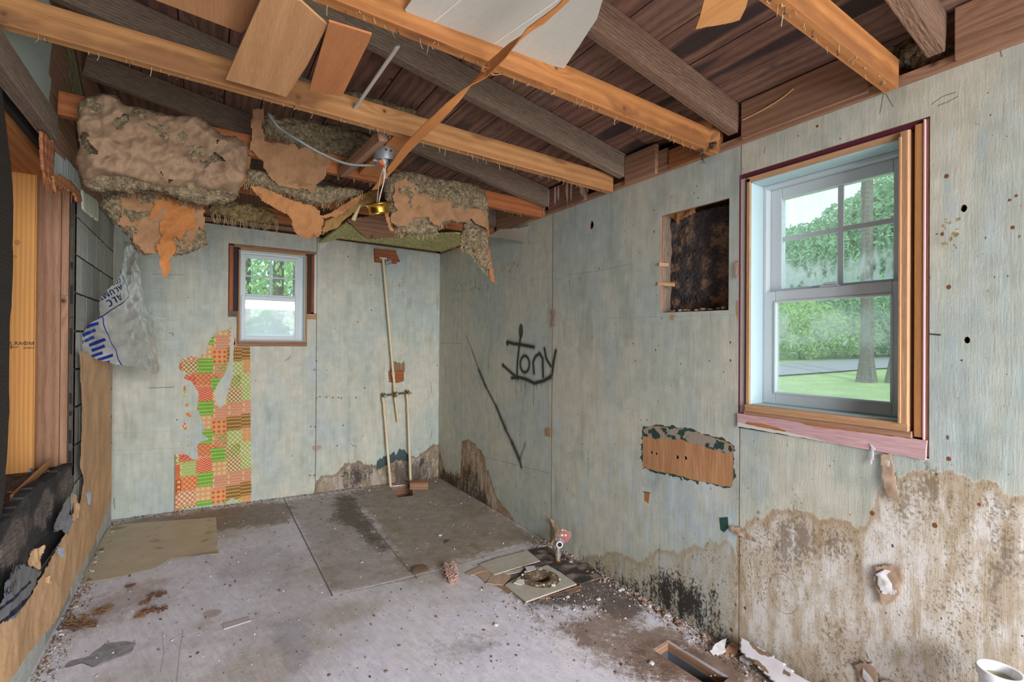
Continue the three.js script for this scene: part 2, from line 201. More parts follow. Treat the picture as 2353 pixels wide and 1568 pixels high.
  for (const [x, a, b] of [[1186, 869, 904], [1198, 869, 900], [1208, 874, 890], [1226.5, 878, 933], [1233, 878, 897], [1245, 876, 890], [1164, 795, 806], [1192, 870, 885]]) L([x, a, x - 0.5, b], 0.0035, K, 0.85);
  { const c = [1072, 772, 1084, 804, 1100, 850, 1116, 888, 1140, 934, 1161, 985, 1177, 1018, 1193, 1055, 1198, 1074], w = [0.004, 0.009, 0.026, 0.018, 0.03, 0.022, 0.034, 0.022, 0.01]; for (let i = 0; i < 8; i++) { const l = c.slice(i * 2, i * 2 + 4); L(l, w[i] * 1.5, '#2c2d2a', 0.35, 0.008); L(l, w[i] * 0.75, '#222321', 0.75, 0.003); } }
  L([1207, 1018, 1202, 1035, 1194, 1056], 0.016, '#3a3b38', 0.5, 0.005);
  // bare plywood where a cabinet was pulled off
  { const pw = px(UR, [1477, 984, 1500, 978, 1560, 985, 1615, 998, 1670, 1015, 1685, 1024, 1685, 1100, 1683, 1120, 1660, 1118, 1600, 1105, 1545, 1090, 1500, 1082, 1476, 1072]), gr = P.mask([pw], 0.004); P.stain(P.mask([pw], 0.012), (u, v, k) => [34, 62, 54, sm(k + (fbm(u * 40, v * 60, 3) - 0.5) * 0.9, 0.3, 0.42)]);
    P.stain(gr, (u, v, k) => { const [x] = [0]; const top = v > 0.822 - (u - 2.4) * 0.02 - 0.012 * fbm(u * 20, 3, 2) ? 1 : 0; const t = fbm(u * 60 + 3 * fbm(u * 5, v * 3, 2), v * 9, 3), w = (Math.sin((u + 0.03 * fbm(u * 12, v * 7, 3)) * 420) + 1) / 2; let c = mixc([200, 152, 108], [152, 104, 66], t * 0.8 + w * 0.2); return [...c, sm(k + (fbm(u * 60, v * 50, 3) - 0.5) * 0.7 - 0.1, 0.45, 0.5)]; });
    P.stain(P.mask([px(UR, [1477, 980, 1560, 984, 1640, 1005, 1684, 1024, 1680, 1046, 1600, 1020, 1540, 1008, 1478, 1004])], 0.008), (u, v, k) => { const f = fbm(u * 45, v * 45, 3); return [...(f > 0.52 ? [36, 62, 54] : [150, 138, 122]), sm(k + (fbm(u * 30, v * 40 + 8, 3) - 0.5), 0.5, 0.6)]; }); }
  // bare patch at the pencil edge of the wall niche and small brown tears
  Fi([1480, 1130, 1493, 1132, 1490, 1158, 1480, 1150], '#a4693c', 1); L([1478, 1130, 1494, 1133], 0.004, '#4d3b2a', 0.9); Fi([1540, 722, 1552, 724, 1546, 738, 1538, 734], '#b07a48', 0.7, 0.002);
  Fi([1688, 600, 1696, 598, 1697, 632, 1690, 634], '#a9886c', 1); Fi([1690, 690, 1697, 692, 1696, 740, 1690, 720], '#a9886c', 1);
}
function rightDamp(P) {
  damp(P, [px(UR, [1010, 1030, 1020, 1080, 1058, 1100, 1060, 1010, 1082, 1012, 1108, 1040, 1124, 1088, 1140, 1140, 1164, 1172, 1184, 1200, 1200, 1230, 1240, 1240, 1262, 1252, 1262, 1300, 1000, 1130])], { seed: 11, mid: [150, 118, 84], dark: [84, 62, 42], tide: [120, 82, 46], lite: [186, 176, 158] });
  mould(P, [px(UR, [1010, 1070, 1060, 1090, 1066, 1060, 1090, 1075, 1110, 1120, 1130, 1160, 1150, 1190, 1175, 1215, 1010, 1130])], 0.75, 4, 0.04, [44, 32, 24]);
  damp(P, [px(UR, [1330, 1290, 1345, 1270, 1380, 1280, 1400, 1262, 1430, 1270, 1480, 1300, 1490, 1262, 1530, 1270, 1560, 1262, 1600, 1256, 1640, 1240, 1690, 1246, 1697, 1300, 1692, 1420, 1690, 1500, 1330, 1300])], { seed: 21, al: 0.75, lite: [176, 176, 166] });
  mould(P, [px(UR, [1310, 1278, 1380, 1290, 1440, 1330, 1490, 1330, 1540, 1310, 1600, 1330, 1650, 1350, 1650, 1440, 1690, 1470, 1690, 1500, 1600, 1450, 1450, 1370, 1330, 1300])], 0.9, 7, 0.05);
  damp(P, [px(UR, [1690, 1222, 1730, 1200, 1760, 1180, 1776, 1160, 1790, 1178, 1850, 1178, 1900, 1192, 1960, 1200, 1992, 1212, 2004, 1180, 2012, 1130, 2022, 1090, 2075, 1092, 2120, 1084, 2165, 1072, 2200, 1072, 2222, 1096, 2280, 1108, 2330, 1138, 2353, 1146, 2500, 1200, 2900, 1500, 2900, 2600, 1690, 1540])], { seed: 31, lite: [210, 205, 196], mid: [184, 170, 148], dark: [120, 106, 82] });
  mould(P, [px(UR, [2040, 1090, 2210, 1078, 2225, 1150, 2130, 1180, 2060, 1200, 2000, 1290, 2010, 1200])], 0.5, 12, 0.05, [92, 74, 48]); mould(P, [px(UR, [1720, 1195, 1960, 1200, 1950, 1330, 1850, 1300, 1760, 1330])], 0.5, 14, 0.06, [88, 72, 54]); mould(P, [px(UR, [1880, 1390, 1980, 1420, 2010, 1500, 1930, 1500])], 0.4, 15, 0.06, [112, 78, 44]); mould(P, [px(UR, [2290, 1150, 2353, 1150, 2353, 1420, 2290, 1500, 2230, 1400])], 0.5, 16, 0.06, [84, 72, 58]); mould(P, [px(UR, [1700, 1500, 1850, 1560, 2100, 1620, 2100, 1680, 1700, 1540])], 0.5, 17, 0.03, [60, 58, 46]);
}
console.log('painting walls');
const sheetR = [new Paint(0, 1.676, 0, 2.06, 640), new Paint(1.676, 2.899, 0, 2.06, 840), new Paint(2.899, 4.12, 0, 2.06, 980)].map((P, k) => {
  P.base((u, v) => boardPaint(u, v, 3 + k * 7.7, 0)); rightDamp(P); specks(P, [420, 480, 420][k], 60 + k); rightFeatures(P, k); return P; });
const fineBump = tile(512, 512, 0.35, 0.7, (u, v) => 128 + 70 * (N(u * 180, v * 26) - 0.5) + 60 * (N(u * 60, v * 9) - 0.5) + 90 * (fbm(u * 90, v * 120, 2) - 0.5), false);
const wallMat = (P) => mat({ map: P.tex(), bumpMap: fineBump, bumpScale: 0.0007, roughness: 0.62 });
const MR = sheetR.map(wallMat);

// back wall
const sheetB = new Paint(-0.52, 1.8, 0, 2.08, 800);
sheetB.base((u, v) => boardPaint(u, v, 51, 0));
{ const P = sheetB, L = (l, w, c, a = 1, b = 0) => P.line(px(UB, l), w, c, a, b), q = rng(9);
  damp(P, [px(UB, [720, 1150, 726, 1105, 740, 1092, 770, 1090, 800, 1062, 830, 1062, 862, 1074, 880, 1070, 900, 1050, 930, 1052, 960, 1050, 1000, 1020, 1012, 1020, 1012, 1130, 720, 1160])], { seed: 71, lite: [172, 164, 150], mid: [140, 118, 92], dark: [82, 66, 50], tide: [104, 80, 52] });
  mould(P, [px(UB, [780, 1085, 840, 1070, 860, 1090, 846, 1120, 780, 1125])], 0.85, 22, 0.05, [44, 38, 36]); mould(P, [px(UB, [880, 1060, 1000, 1050, 1000, 1110, 900, 1120])], 0.6, 23, 0.05, [52, 42, 34]);
  P.stain(P.mask([px(UB, [862, 1070, 880, 1050, 912, 1040, 918, 1032, 934, 1036, 945, 1050, 938, 1062, 915, 1058, 890, 1068, 866, 1080]), px(UB, [962, 1072, 966, 1056, 974, 1050, 972, 1066, 964, 1080])], 0.014), (u, v, k) => [40, 58, 58, sm(k + (N(u * 90, v * 8) - 0.5) * 0.9, 0.42, 0.6) * 0.9]);
  specks(P, 560, 91);
  // scraped brown patch behind the shower riser, rust and nail marks
  P.stain(P.mask([px(UB, [896, 835, 902, 830, 918, 834, 928, 828, 930, 850, 922, 866, 900, 870, 892, 862])], 0.01), (u, v, k) => [122, 86, 40, sm(k + (N(u * 120, v * 10) - 0.5) * 1.1, 0.45, 0.62) * 0.85]);
  for (let i = 0; i < 14; i++) P.dot(...UB(mix(915, 930, q()), mix(630, 660, q())), 0.003, '#a8662c', 0.7, 0.006); for (let i = 0; i < 20; i++) P.dot(...UB(mix(912, 932, q()), mix(800, 825, q())), 0.003, '#9a6a38', 0.6);
  for (const [x, y] of [[727, 915], [735, 912], [750, 913], [765, 914], [778, 914], [784, 916], [818, 914], [788, 978], [714, 981], [724, 981], [775, 1025], [838, 892], [822, 740], [853, 713], [852, 632], [727, 830], [722, 850], [800, 590], [1005, 840], [712, 1093], [722, 1093]]) P.dot(...UB(x, y), 0.006, '#5a3f2a', 0.85);
  L([727, 545, 727, 1000, 724, 1140], 0.003, '#5f5c4e', 0.55); L([812, 560, 803, 790, 800, 1100], 0.002, '#8d8b7a', 0.35); L([350, 630, 420, 632], 0.005, '#6b6f66', 0.5); L([300, 660, 380, 664], 0.003, '#767a70', 0.4);
  for (const y of [735, 780, 805, 990, 1030, 1040]) L([260, y + 6, 420, y], 0.0018, '#6f7268', 0.4); for (const x of [292, 330, 352, 372]) L([x, 690, x, 780], 0.0016, '#8f8560', 0.3); L([727, 740, 1008, 740], 0.0014, '#8a8a7c', 0.5); L([727, 786, 1008, 786], 0.0014, '#8a8a7c', 0.5); L([727, 912, 830, 914], 0.0016, '#77705a', 0.5);
  for (let i = 0; i < 22; i++) { const x = mix(350, 372, q()), y = mix(712, 760, q()); L([x, y, x + 14 * q(), y + (q() < 0.5 ? 0 : 10)], 0.002, '#8a7c52', 0.6); }
  for (const l of [[388, 765, 398, 766, 396, 772], [655, 830, 664, 824, 668, 818], [340, 892, 400, 890], [812, 1022, 820, 1028], [806, 1020, 812, 1026], [990, 880, 992, 905], [992, 990, 990, 1010], [262, 1145, 264, 1170]]) L(l, 0.004, '#3c4c4a', 0.7);
  P.fill(px(UB, [716, 1026, 736, 1023, 740, 1030, 726, 1038, 718, 1034]), '#a48c78', 0.9); P.fill(px(UB, [735, 560, 757, 556, 744, 570, 736, 572]), '#cfc8ba', 0.9);
}
const MB = wallMat(sheetB);

// floor: worn painted hardboard, dusty white where it was walked on, brown and black round the plumbing
const sheetF = new Paint(-0.55, 1.8, 0.95, 4.02, 640);
sheetF.base((u, v) => {
  const a = fbm(u * 1.7 + 9, v * 1.7 + 4, 4), b = fbm(u * 6 + 2, v * 6, 4), f = fbm(u * 46, v * 30, 3), s = N(u * 220 + v * 50, v * 20), s2 = N(u * 400, v * 400);
  let c = mixc([208, 204, 212], [192, 185, 186], sm(a, 0.36, 0.64)); c = mixc(c, [160, 148, 130], sm(b * 0.55 + a * 0.45, 0.5, 0.68) * 0.45); c = mixc(c, [212, 206, 208], sm(fbm(u * 4 + 31, v * 5.2 + 8, 4), 0.55, 0.7) * 0.6);
  const k = (f - 0.5) * 26 + (s - 0.5) * 13 + (s2 - 0.5) * 12; return [c[0] + k, c[1] + k, c[2] + k]; });
{ const P = sheetF, L = (l, w, c, a = 1, b = 0) => P.line(px(UF, l), w, c, a, b), q = rng(19);
  const soil = (l, soft, col, al, s) => P.stain(P.mask([px(UF, l)], soft), (u, v, k) => { const e = k + (fbm(u * 9 + s, v * 9, 4) - 0.5) * 0.7 + (fbm(u * 45 + s, v * 45, 3) - 0.5) * 0.55 + (N(u * 260, v * 260) - 0.5) * 0.3; return [...mixc(col, [col[0] * 0.6, col[1] * 0.56, col[2] * 0.5], fbm(u * 22 + s, v * 22, 3)), sm(e, 0.3, 0.85) * al]; });
  soil([800, 1130, 1010, 1090, 1240, 1240, 1130, 1270, 940, 1330, 880, 1230], 0.05, [150, 132, 104], 0.62, 3); // old linoleum glue under the tub
  soil([660, 1150, 800, 1130, 880, 1230, 960, 1330, 760, 1365, 700, 1240], 0.03, [164, 148, 138], 0.45, 5);
  soil([770, 1145, 805, 1135, 850, 1200, 900, 1265, 870, 1280, 800, 1210, 760, 1200], 0.05, [92, 80, 66], 0.7, 7); // dark streak along the joint
  soil([1180, 1390, 1160, 1290, 1230, 1255, 1310, 1270, 1400, 1330, 1500, 1400, 1440, 1440, 1380, 1400, 1310, 1390, 1260, 1410], 0.06, [78, 66, 58], 0.72, 9); // black round the toilet flange
  soil([1130, 1400, 1240, 1420, 1400, 1400, 1560, 1440, 1700, 1560, 1500, 1568, 1300, 1480], 0.12, [140, 116, 98], 0.75, 11); soil([1480, 1440, 1700, 1500, 1900, 1600, 1700, 1640, 1450, 1568], 0.1, [128, 98, 78], 0.8, 13);
  soil([660, 1148, 500, 1170, 300, 1190, 250, 1210, 220, 1250, 520, 1220, 680, 1200], 0.06, [128, 108, 88], 0.6, 15); soil([140, 1500, 200, 1370, 330, 1330, 420, 1330, 330, 1400, 220, 1480], 0.09, [160, 138, 122], 0.4, 17);
  soil([480, 1290, 640, 1230, 690, 1270, 720, 1330, 600, 1360, 500, 1350], 0.12, [166, 158, 160], 0.25, 18); soil([600, 1420, 700, 1410, 720, 1500, 680, 1568, 640, 1500], 0.03, [172, 174, 190], 0.4, 19); soil([1010, 1440, 1130, 1420, 1120, 1540, 1040, 1540], 0.1, [150, 144, 156], 0.45, 20);
  // joints of the sheets, cracks and scratches
  L([800, 1132, 836, 1190, 880, 1240, 930, 1300, 958, 1330], 0.008, '#5a4c3c', 0.7, 0.003); L([757, 1371, 830, 1355, 930, 1334, 1020, 1310, 1110, 1280, 1240, 1245], 0.004, '#5c4c40', 0.6, 0.001); L([760, 1374, 820, 1360], 0.012, '#d8d2d0', 0.6, 0.003);
  L([808, 1215, 850, 1206, 900, 1200], 0.002, '#5c5040', 0.5); L([950, 1210, 1060, 1195, 1240, 1232], 0.0015, '#6b604e', 0.3); L([420, 1445, 412, 1500, 405, 1568], 0.002, '#6c625c', 0.7); L([372, 1450, 376, 1500, 368, 1545], 0.002, '#6c625c', 0.6);
  for (let i = 0; i < 260; i++) { const x = mix(80, 1700, q()), y = mix(1200, 1568, q()), [u, v] = UF(x, y), a = q() * 6.28, l = 0.01 + 0.05 * q() * q(); P.line([[u, v], [u + l * Math.cos(a), v + l * Math.sin(a)]], 0.0012, q() < 0.5 ? '#e2dcdc' : '#6e6058', 0.25); }
  for (let i = 0; i < 2600; i++) { const u = mix(-0.5, 1.79, q()), v = mix(0.95, 4, q()), r = 0.0008 + 0.003 * q() ** 5; P.dot(u, v, r, ['#3a2c20', '#5a4430', '#2a2522', '#7a5a3a', '#e4dedc'][(q() * 5) | 0], 0.3 + 0.6 * q(), r * (0.5 + q())); }
  for (let i = 0; i < 260; i++) { const t = q(), [u, v] = UF(mix(1000, 1110, t) + 40 * (q() - 0.5), mix(1370, 1470, t) + 16 * (q() - 0.5)); P.dot(u, v, 0.0022 * q() + 0.0006, '#efecee', 0.8); }
  for (const [x, y] of [[1110, 1462], [1204, 1462], [1050, 1522], [780, 1287], [810, 1262]]) P.line(ring(...UF(x, y), 0.014), 0.003, '#8a8a90', 0.5);
  // exposed grey layer where the surface peeled away
  P.stain(P.mask([px(UF, [146, 1532, 160, 1520, 200, 1510, 240, 1480, 280, 1474, 312, 1478, 300, 1500, 262, 1512, 222, 1528, 214, 1534, 190, 1524, 150, 1536])], 0.006), (u, v, k) => { const f = fbm(u * 70, v * 70, 3) * 50; return [112 + f, 112 + f, 114 + f, sm(k + (fbm(u * 40, v * 40, 3) - 0.5) * 0.5, 0.4, 0.5)]; }); L([60, 1556, 140, 1536, 190, 1524, 214, 1534, 262, 1514, 300, 1502], 0.003, '#4c4038', 0.7);
  P.stain(P.mask([px(UF, [465, 1410, 478, 1402, 500, 1400, 512, 1406, 496, 1418, 470, 1420])], 0.008), (u, v, k) => [150, 122, 108, sm(k, 0.3, 0.7) * 0.5]);
}
const floorBump = tile(512, 512, 0.5, 0.5, (u, v) => 128 + 100 * (fbm(u * 60, v * 60, 4) - 0.5) + 40 * (N(u * 220, v * 40) - 0.5), false);
const MF = mat({ map: sheetF.tex(), bumpMap: floorBump, bumpScale: 0.0016, roughness: 0.7 });

// ------------------------------------------------------------------ floor
console.log('structure');
const floorG = struct('floor'); floorG.rotation.z = -Math.atan(TILT); floorG.position.set(XR, 0, 0);
const FU = (l) => l.map(([x, v]) => [x - XR, v]);
{
  const ph = px(UF, [897, 1117, 945, 1112, 950, 1139, 913, 1144]), a = UF(1499, 1493), b = UF(1535, 1471), c = UF(1676, 1557), vt = [a, b, c, [a[0] + c[0] - b[0], a[1] + c[1] - b[1]]], sh = px(UF, [923, 1335, 938, 1331, 945, 1342, 929, 1346]), fl = ring(1.447, 1.975, 0.052, 20);
  const xs = [XL - 0.02, 0.512, 0.935, XR], vs = 2.338, g = 0.0035;
  const sheet = (pts, holes, m = MF) => { const geo = slab(FU(pts), 0.012, holes.map(FU)), uv = geo.attributes.uv; for (let i = 0; i < uv.count; i++) uv.setX(i, uv.getX(i) + XR); geo.rotateX(-Math.PI / 2); part('floor_sheet', geo, m, floorG).position.y = -0.012; };
  sheet(rect(xs[0], xs[1] - g, vs + 0.0002, 4.006), []); sheet(rect(xs[1] + g, xs[2] - 0.001, vs + g, 4.006), [sh]); sheet(rect(xs[2] + 0.001, xs[3], vs + 0.001, 4.006), [ph]);
  sheet(rect(xs[0], xs[3], 0.8, vs - 0.0002), [vt, fl]); sheet(rect(xs[0], xs[3], -ZR, 0.796), []);
  const sub = slab(FU(rect(xs[0] - 0.1, xs[3] + 0.1, -ZR, 4.1)), 0.03, [ph, vt, fl].map(FU)); sub.rotateX(-Math.PI / 2); part('subfloor', sub, M.brown, floorG).position.y = -0.043;
  // what shows down the holes: joist space, metal duct, drain
  const pit = (poly, dep, m, name) => { const pts = FU(poly), list = []; for (let i = 0; i < pts.length; i++) { const p = pts[i], q = pts[(i + 1) % pts.length]; const L = Math.hypot(q[0] - p[0], q[1] - p[1]), bx = bb(L + 0.01, dep, 0.004, 0.001); bx.rotateY(Math.atan2(q[1] - p[1], q[0] - p[0])); bx.translate((p[0] + q[0]) / 2, -0.044 - dep / 2, -(p[1] + q[1]) / 2); list.push(bx); } const bt = slab(pts, 0.004); bt.rotateX(-Math.PI / 2); bt.translate(0, -0.046 - dep, 0); list.push(uvBox(bt)); part(name, merged(list), m, floorG); };
  pit(ph, 0.3, M.brown, 'joist_bay'); pit(vt, 0.12, mat({ color: lin(128, 132, 136), metalness: 0.7, roughness: 0.5 }), 'metal_duct'); pit(fl, 0.25, mat({ color: lin(70, 62, 56), roughness: 0.4 }), 'drain_pipe'); pit(sh, 0.02, M.brown, 'knot_hole');
}
// ------------------------------------------------------------------ right wall
const wallR = struct('wall_right');
{
  const th = 0.012, panel = (pts, holes, m, name = 'board') => onRight(part(name, slab(pts, th, holes), [m, M.brown], wallR), th);
  const rz = (z) => z - ZB, g = 0.0016, H = TOP;
  panel(rect(0, 0.45 - g, 0.004, H + 0.012), [], MR[0]);
  panel(rect(0.45 + g, 1.676 - 0.003, 0.002, H + 0.006), [], MR[0]);
  const win = rect(rz(-1.117), rz(-0.52), 0.89, 1.897), niche = px(UR, [1518, 497, 1676, 455, 1674, 713, 1518, 719]);
  const c1 = rough(ring(...UR(1359, 517), 0.017, 10, 0.024), 0.002, 0.008), screw = [[1497, 1040, 0.007], [1508, 1043, 0.007], [1556, 1051, 0.0085], [1575, 1053, 0.0085]].map(([x, y, r]) => ring(...UR(x, y), r, 10));
  // the middle and near boards meet in line with the window's left side, so the window notch is cut from both
  panel([[1.676 + 0.003, 0], [2.899 - g, 0], [2.899 - g, 0.89], [2.892, 0.89], [2.892, 1.897], [2.899 - g, 1.897], [2.899 - g, H], [1.676 + 0.003, H]], [niche, c1, ...screw], MR[1]);
  const near = [[2.899 + g, 0], [4.12, 0], [4.12, H], [2.899 + g, H], [2.899 + g, 1.897], [rz(-0.52), 1.897], [rz(-0.52), 0.89], [2.899 + g, 0.89]];
  panel(near, [rough(ring(...UR(2215, 479), 0.007, 8, 0.011), 0.001, 0.005), rough(ring(...UR(2222, 782), 0.007, 8, 0.01), 0.001, 0.005)], MR[2]);
  panel(rect(4.124, ZR - ZB, 0, H), [], MR[1]);
  // studs and cavity behind, outer sheathing with the window opening
  const cav = [span(XR + th, XR + 0.1, 0, 2.02, -1.545, -1.505, 0.001, 1), span(XR + th, XR + 0.1, 0, 2.02, -1.16, -1.118, 0.001, 1), span(XR + th, XR + 0.1, 0, 2.02, -0.519, -0.48, 0.001, 1), span(XR + th, XR + 0.1, 0, 2.02, -2.4, -2.36, 0.001, 1), span(XR + th, XR + 0.1, 0, 2.02, -3.6, -3.56, 0.001, 1)];
  cav.forEach((q) => part('stud', q, M.old, wallR));
  const out = slab(rect(-0.2, ZR - ZB + 0.2, -0.3, 2.32), 0.03, [rect(rz(-1.1), rz(-0.555), 0.96, 1.885)]); onRight(part('sheathing', uvBox(out, 1), M.brown, wallR), 0.14);
  part('bottom_plate', span(XR + th, XR + 0.14, -0.06, 0, ZB - 0.1, ZR, 0.001, 2), M.brown, wallR); part('cavity_board', span(XR + th, XR + 0.1, 1.29, 1.36, -1.505, -1.16, 0.001, 2), M.brown, wallR);
}
// ------------------------------------------------------------------ back wall
const wallB = struct('wall_back');
{
  const th = 0.012, yt = (x) => TOP + 0.012 + tilt(x) * 0.6, g = 0.0015, xs = UB(727, 800)[0];
  const panel = (pts, holes) => onBack(part('board', slab(pts, th, holes), [MB, M.brown], wallB), th);
  const a = [0.139, 0.742, 1.396, 1.927], b = [0.193, 0.671, 1.184];
  // left board with the stepped window notch, right board up to the corner
  panel([[XL, 0.056], [xs - g, 0.026], [xs - g, a[2]], [b[1], a[2]], [b[1], b[2]], [b[0], b[2]], [b[0], a[2]], [a[0], a[2]], [a[0], a[3]], [xs - g, a[3]], [xs - g, yt(xs)], [XL, yt(XL)]], []);
  panel([[xs + g, 0.026], [XR, 0.002], [XR, yt(XR)], [xs + g, yt(xs)], [xs + g, a[3]], [a[1], a[3]], [a[1], a[2]], [xs + g, a[2]]], []);
  const out = slab(rect(XL - 0.3, XR + 0.2, -0.3, 2.8), 0.03, [rect(0.21, 0.662, 1.19, 1.895)]); onBack(part('sheathing', uvBox(out, 1), M.brown, wallB), 0.14);
  part('top_plate', span(XL, XR, 2.07, 2.1, ZB - 0.1, ZB - 0.012, 0.002), M.brown, wallB); part('stud', span(XL, XL + 0.04, 0, 2.05, ZB - 0.1, ZB - 0.014, 0.002, 1), M.brown, wallB);
}
// ------------------------------------------------------------------ roof boards, rear wall, outer left closure
const SL = 0.18, roofY = (x) => 2.182 + SL * (1.77 - x), ang = Math.atan(SL);
const ceil = struct('ceiling');
{
  let s = -0.02, k = 0; const Lx = (XR + 0.16 - (XL - 0.35)) / Math.cos(ang), q = rng(5);
  while (s < Lx) { const w = 0.135 + 0.045 * q(); const xm = XR + 0.16 - (s + w / 2) * Math.cos(ang); const cut = -0.4 - 2.6 * q();
    for (const [z0, z1] of [[ZB - 0.1, cut - 0.001], [cut + 0.001, ZR + 0.1]]) { const bd = bb(z1 - z0, 0.019, w - 0.004, 0.0025, 0); bd.rotateY(Math.PI / 2); bd.rotateZ(-ang); bd.translate(xm, roofY(xm) + 0.01 + 0.004 * q(), (z0 + z1) / 2); part('roof_board', bd, M.roof[(q() * 2) | 0], ceil); }
    s += w; k++; }
  const dk = bb(Lx + 0.1, 0.02, ZR - ZB + 0.5, 0.002); dk.rotateZ(-ang); dk.translate((XR + XL) / 2 - 0.1, roofY((XR + XL) / 2 - 0.1) + 0.05, (ZR + ZB) / 2); part('roof_deck', dk, M.black, ceil);
  const rear = struct('wall_rear'); const rg = slab([[XL - 0.3, -0.3], [XL - 0.3, 2.8], [XR + 0.2, 2.8], [XR + 0.2, -0.3], [1.62, -0.3], [1.62, 2.12], [-0.38, 2.12], [-0.38, -0.3]], 0.05); part('rear_boards', uvBox(rg, 1), mat({ color: lin(190, 192, 180) }), rear).position.set(0, 0, ZR);
}
// ------------------------------------------------------------------ glass and outdoors materials
const glass = new THREE.MeshPhysicalMaterial({ transmission: 1, thickness: 0, roughness: 0.02, ior: 1.5, color: lin(240, 250, 252) });
const vinyl = mat({ color: lin(196, 204, 206), roughness: 0.45 });
// streaky condensation and dust caught between the panes, painted as matter of its own thickness
function filmMat(fn, w, h) { const n = 256, c = tile(n, n, w, h, (u, v) => 255 * cl(fn(u, v)), false); c.wrapS = c.wrapT = THREE.ClampToEdgeWrapping; return new THREE.MeshPhysicalMaterial({ color: lin(238, 244, 250), roughness: 1, transmission: 0.55, thickness: 0, transparent: true, alphaMap: c, specularIntensity: 0 }); }
function sash(parent, name, f, [a, b, c, d], w, z0, z1, m) { // frame of four rails; f maps (u0,u1,v0,v1,z0,z1) to geometry
  const s = new THREE.Group(); s.name = name; parent.add(s);
  part('stile', f(a, a + w, c, d, z0, z1), m, s); part('stile', f(b - w, b, c, d, z0, z1), m, s); part('rail', f(a + w, b - w, d - w, d, z0, z1), m, s); part('rail', f(a + w, b - w, c, c + w, z0, z1), m, s); return s;
}
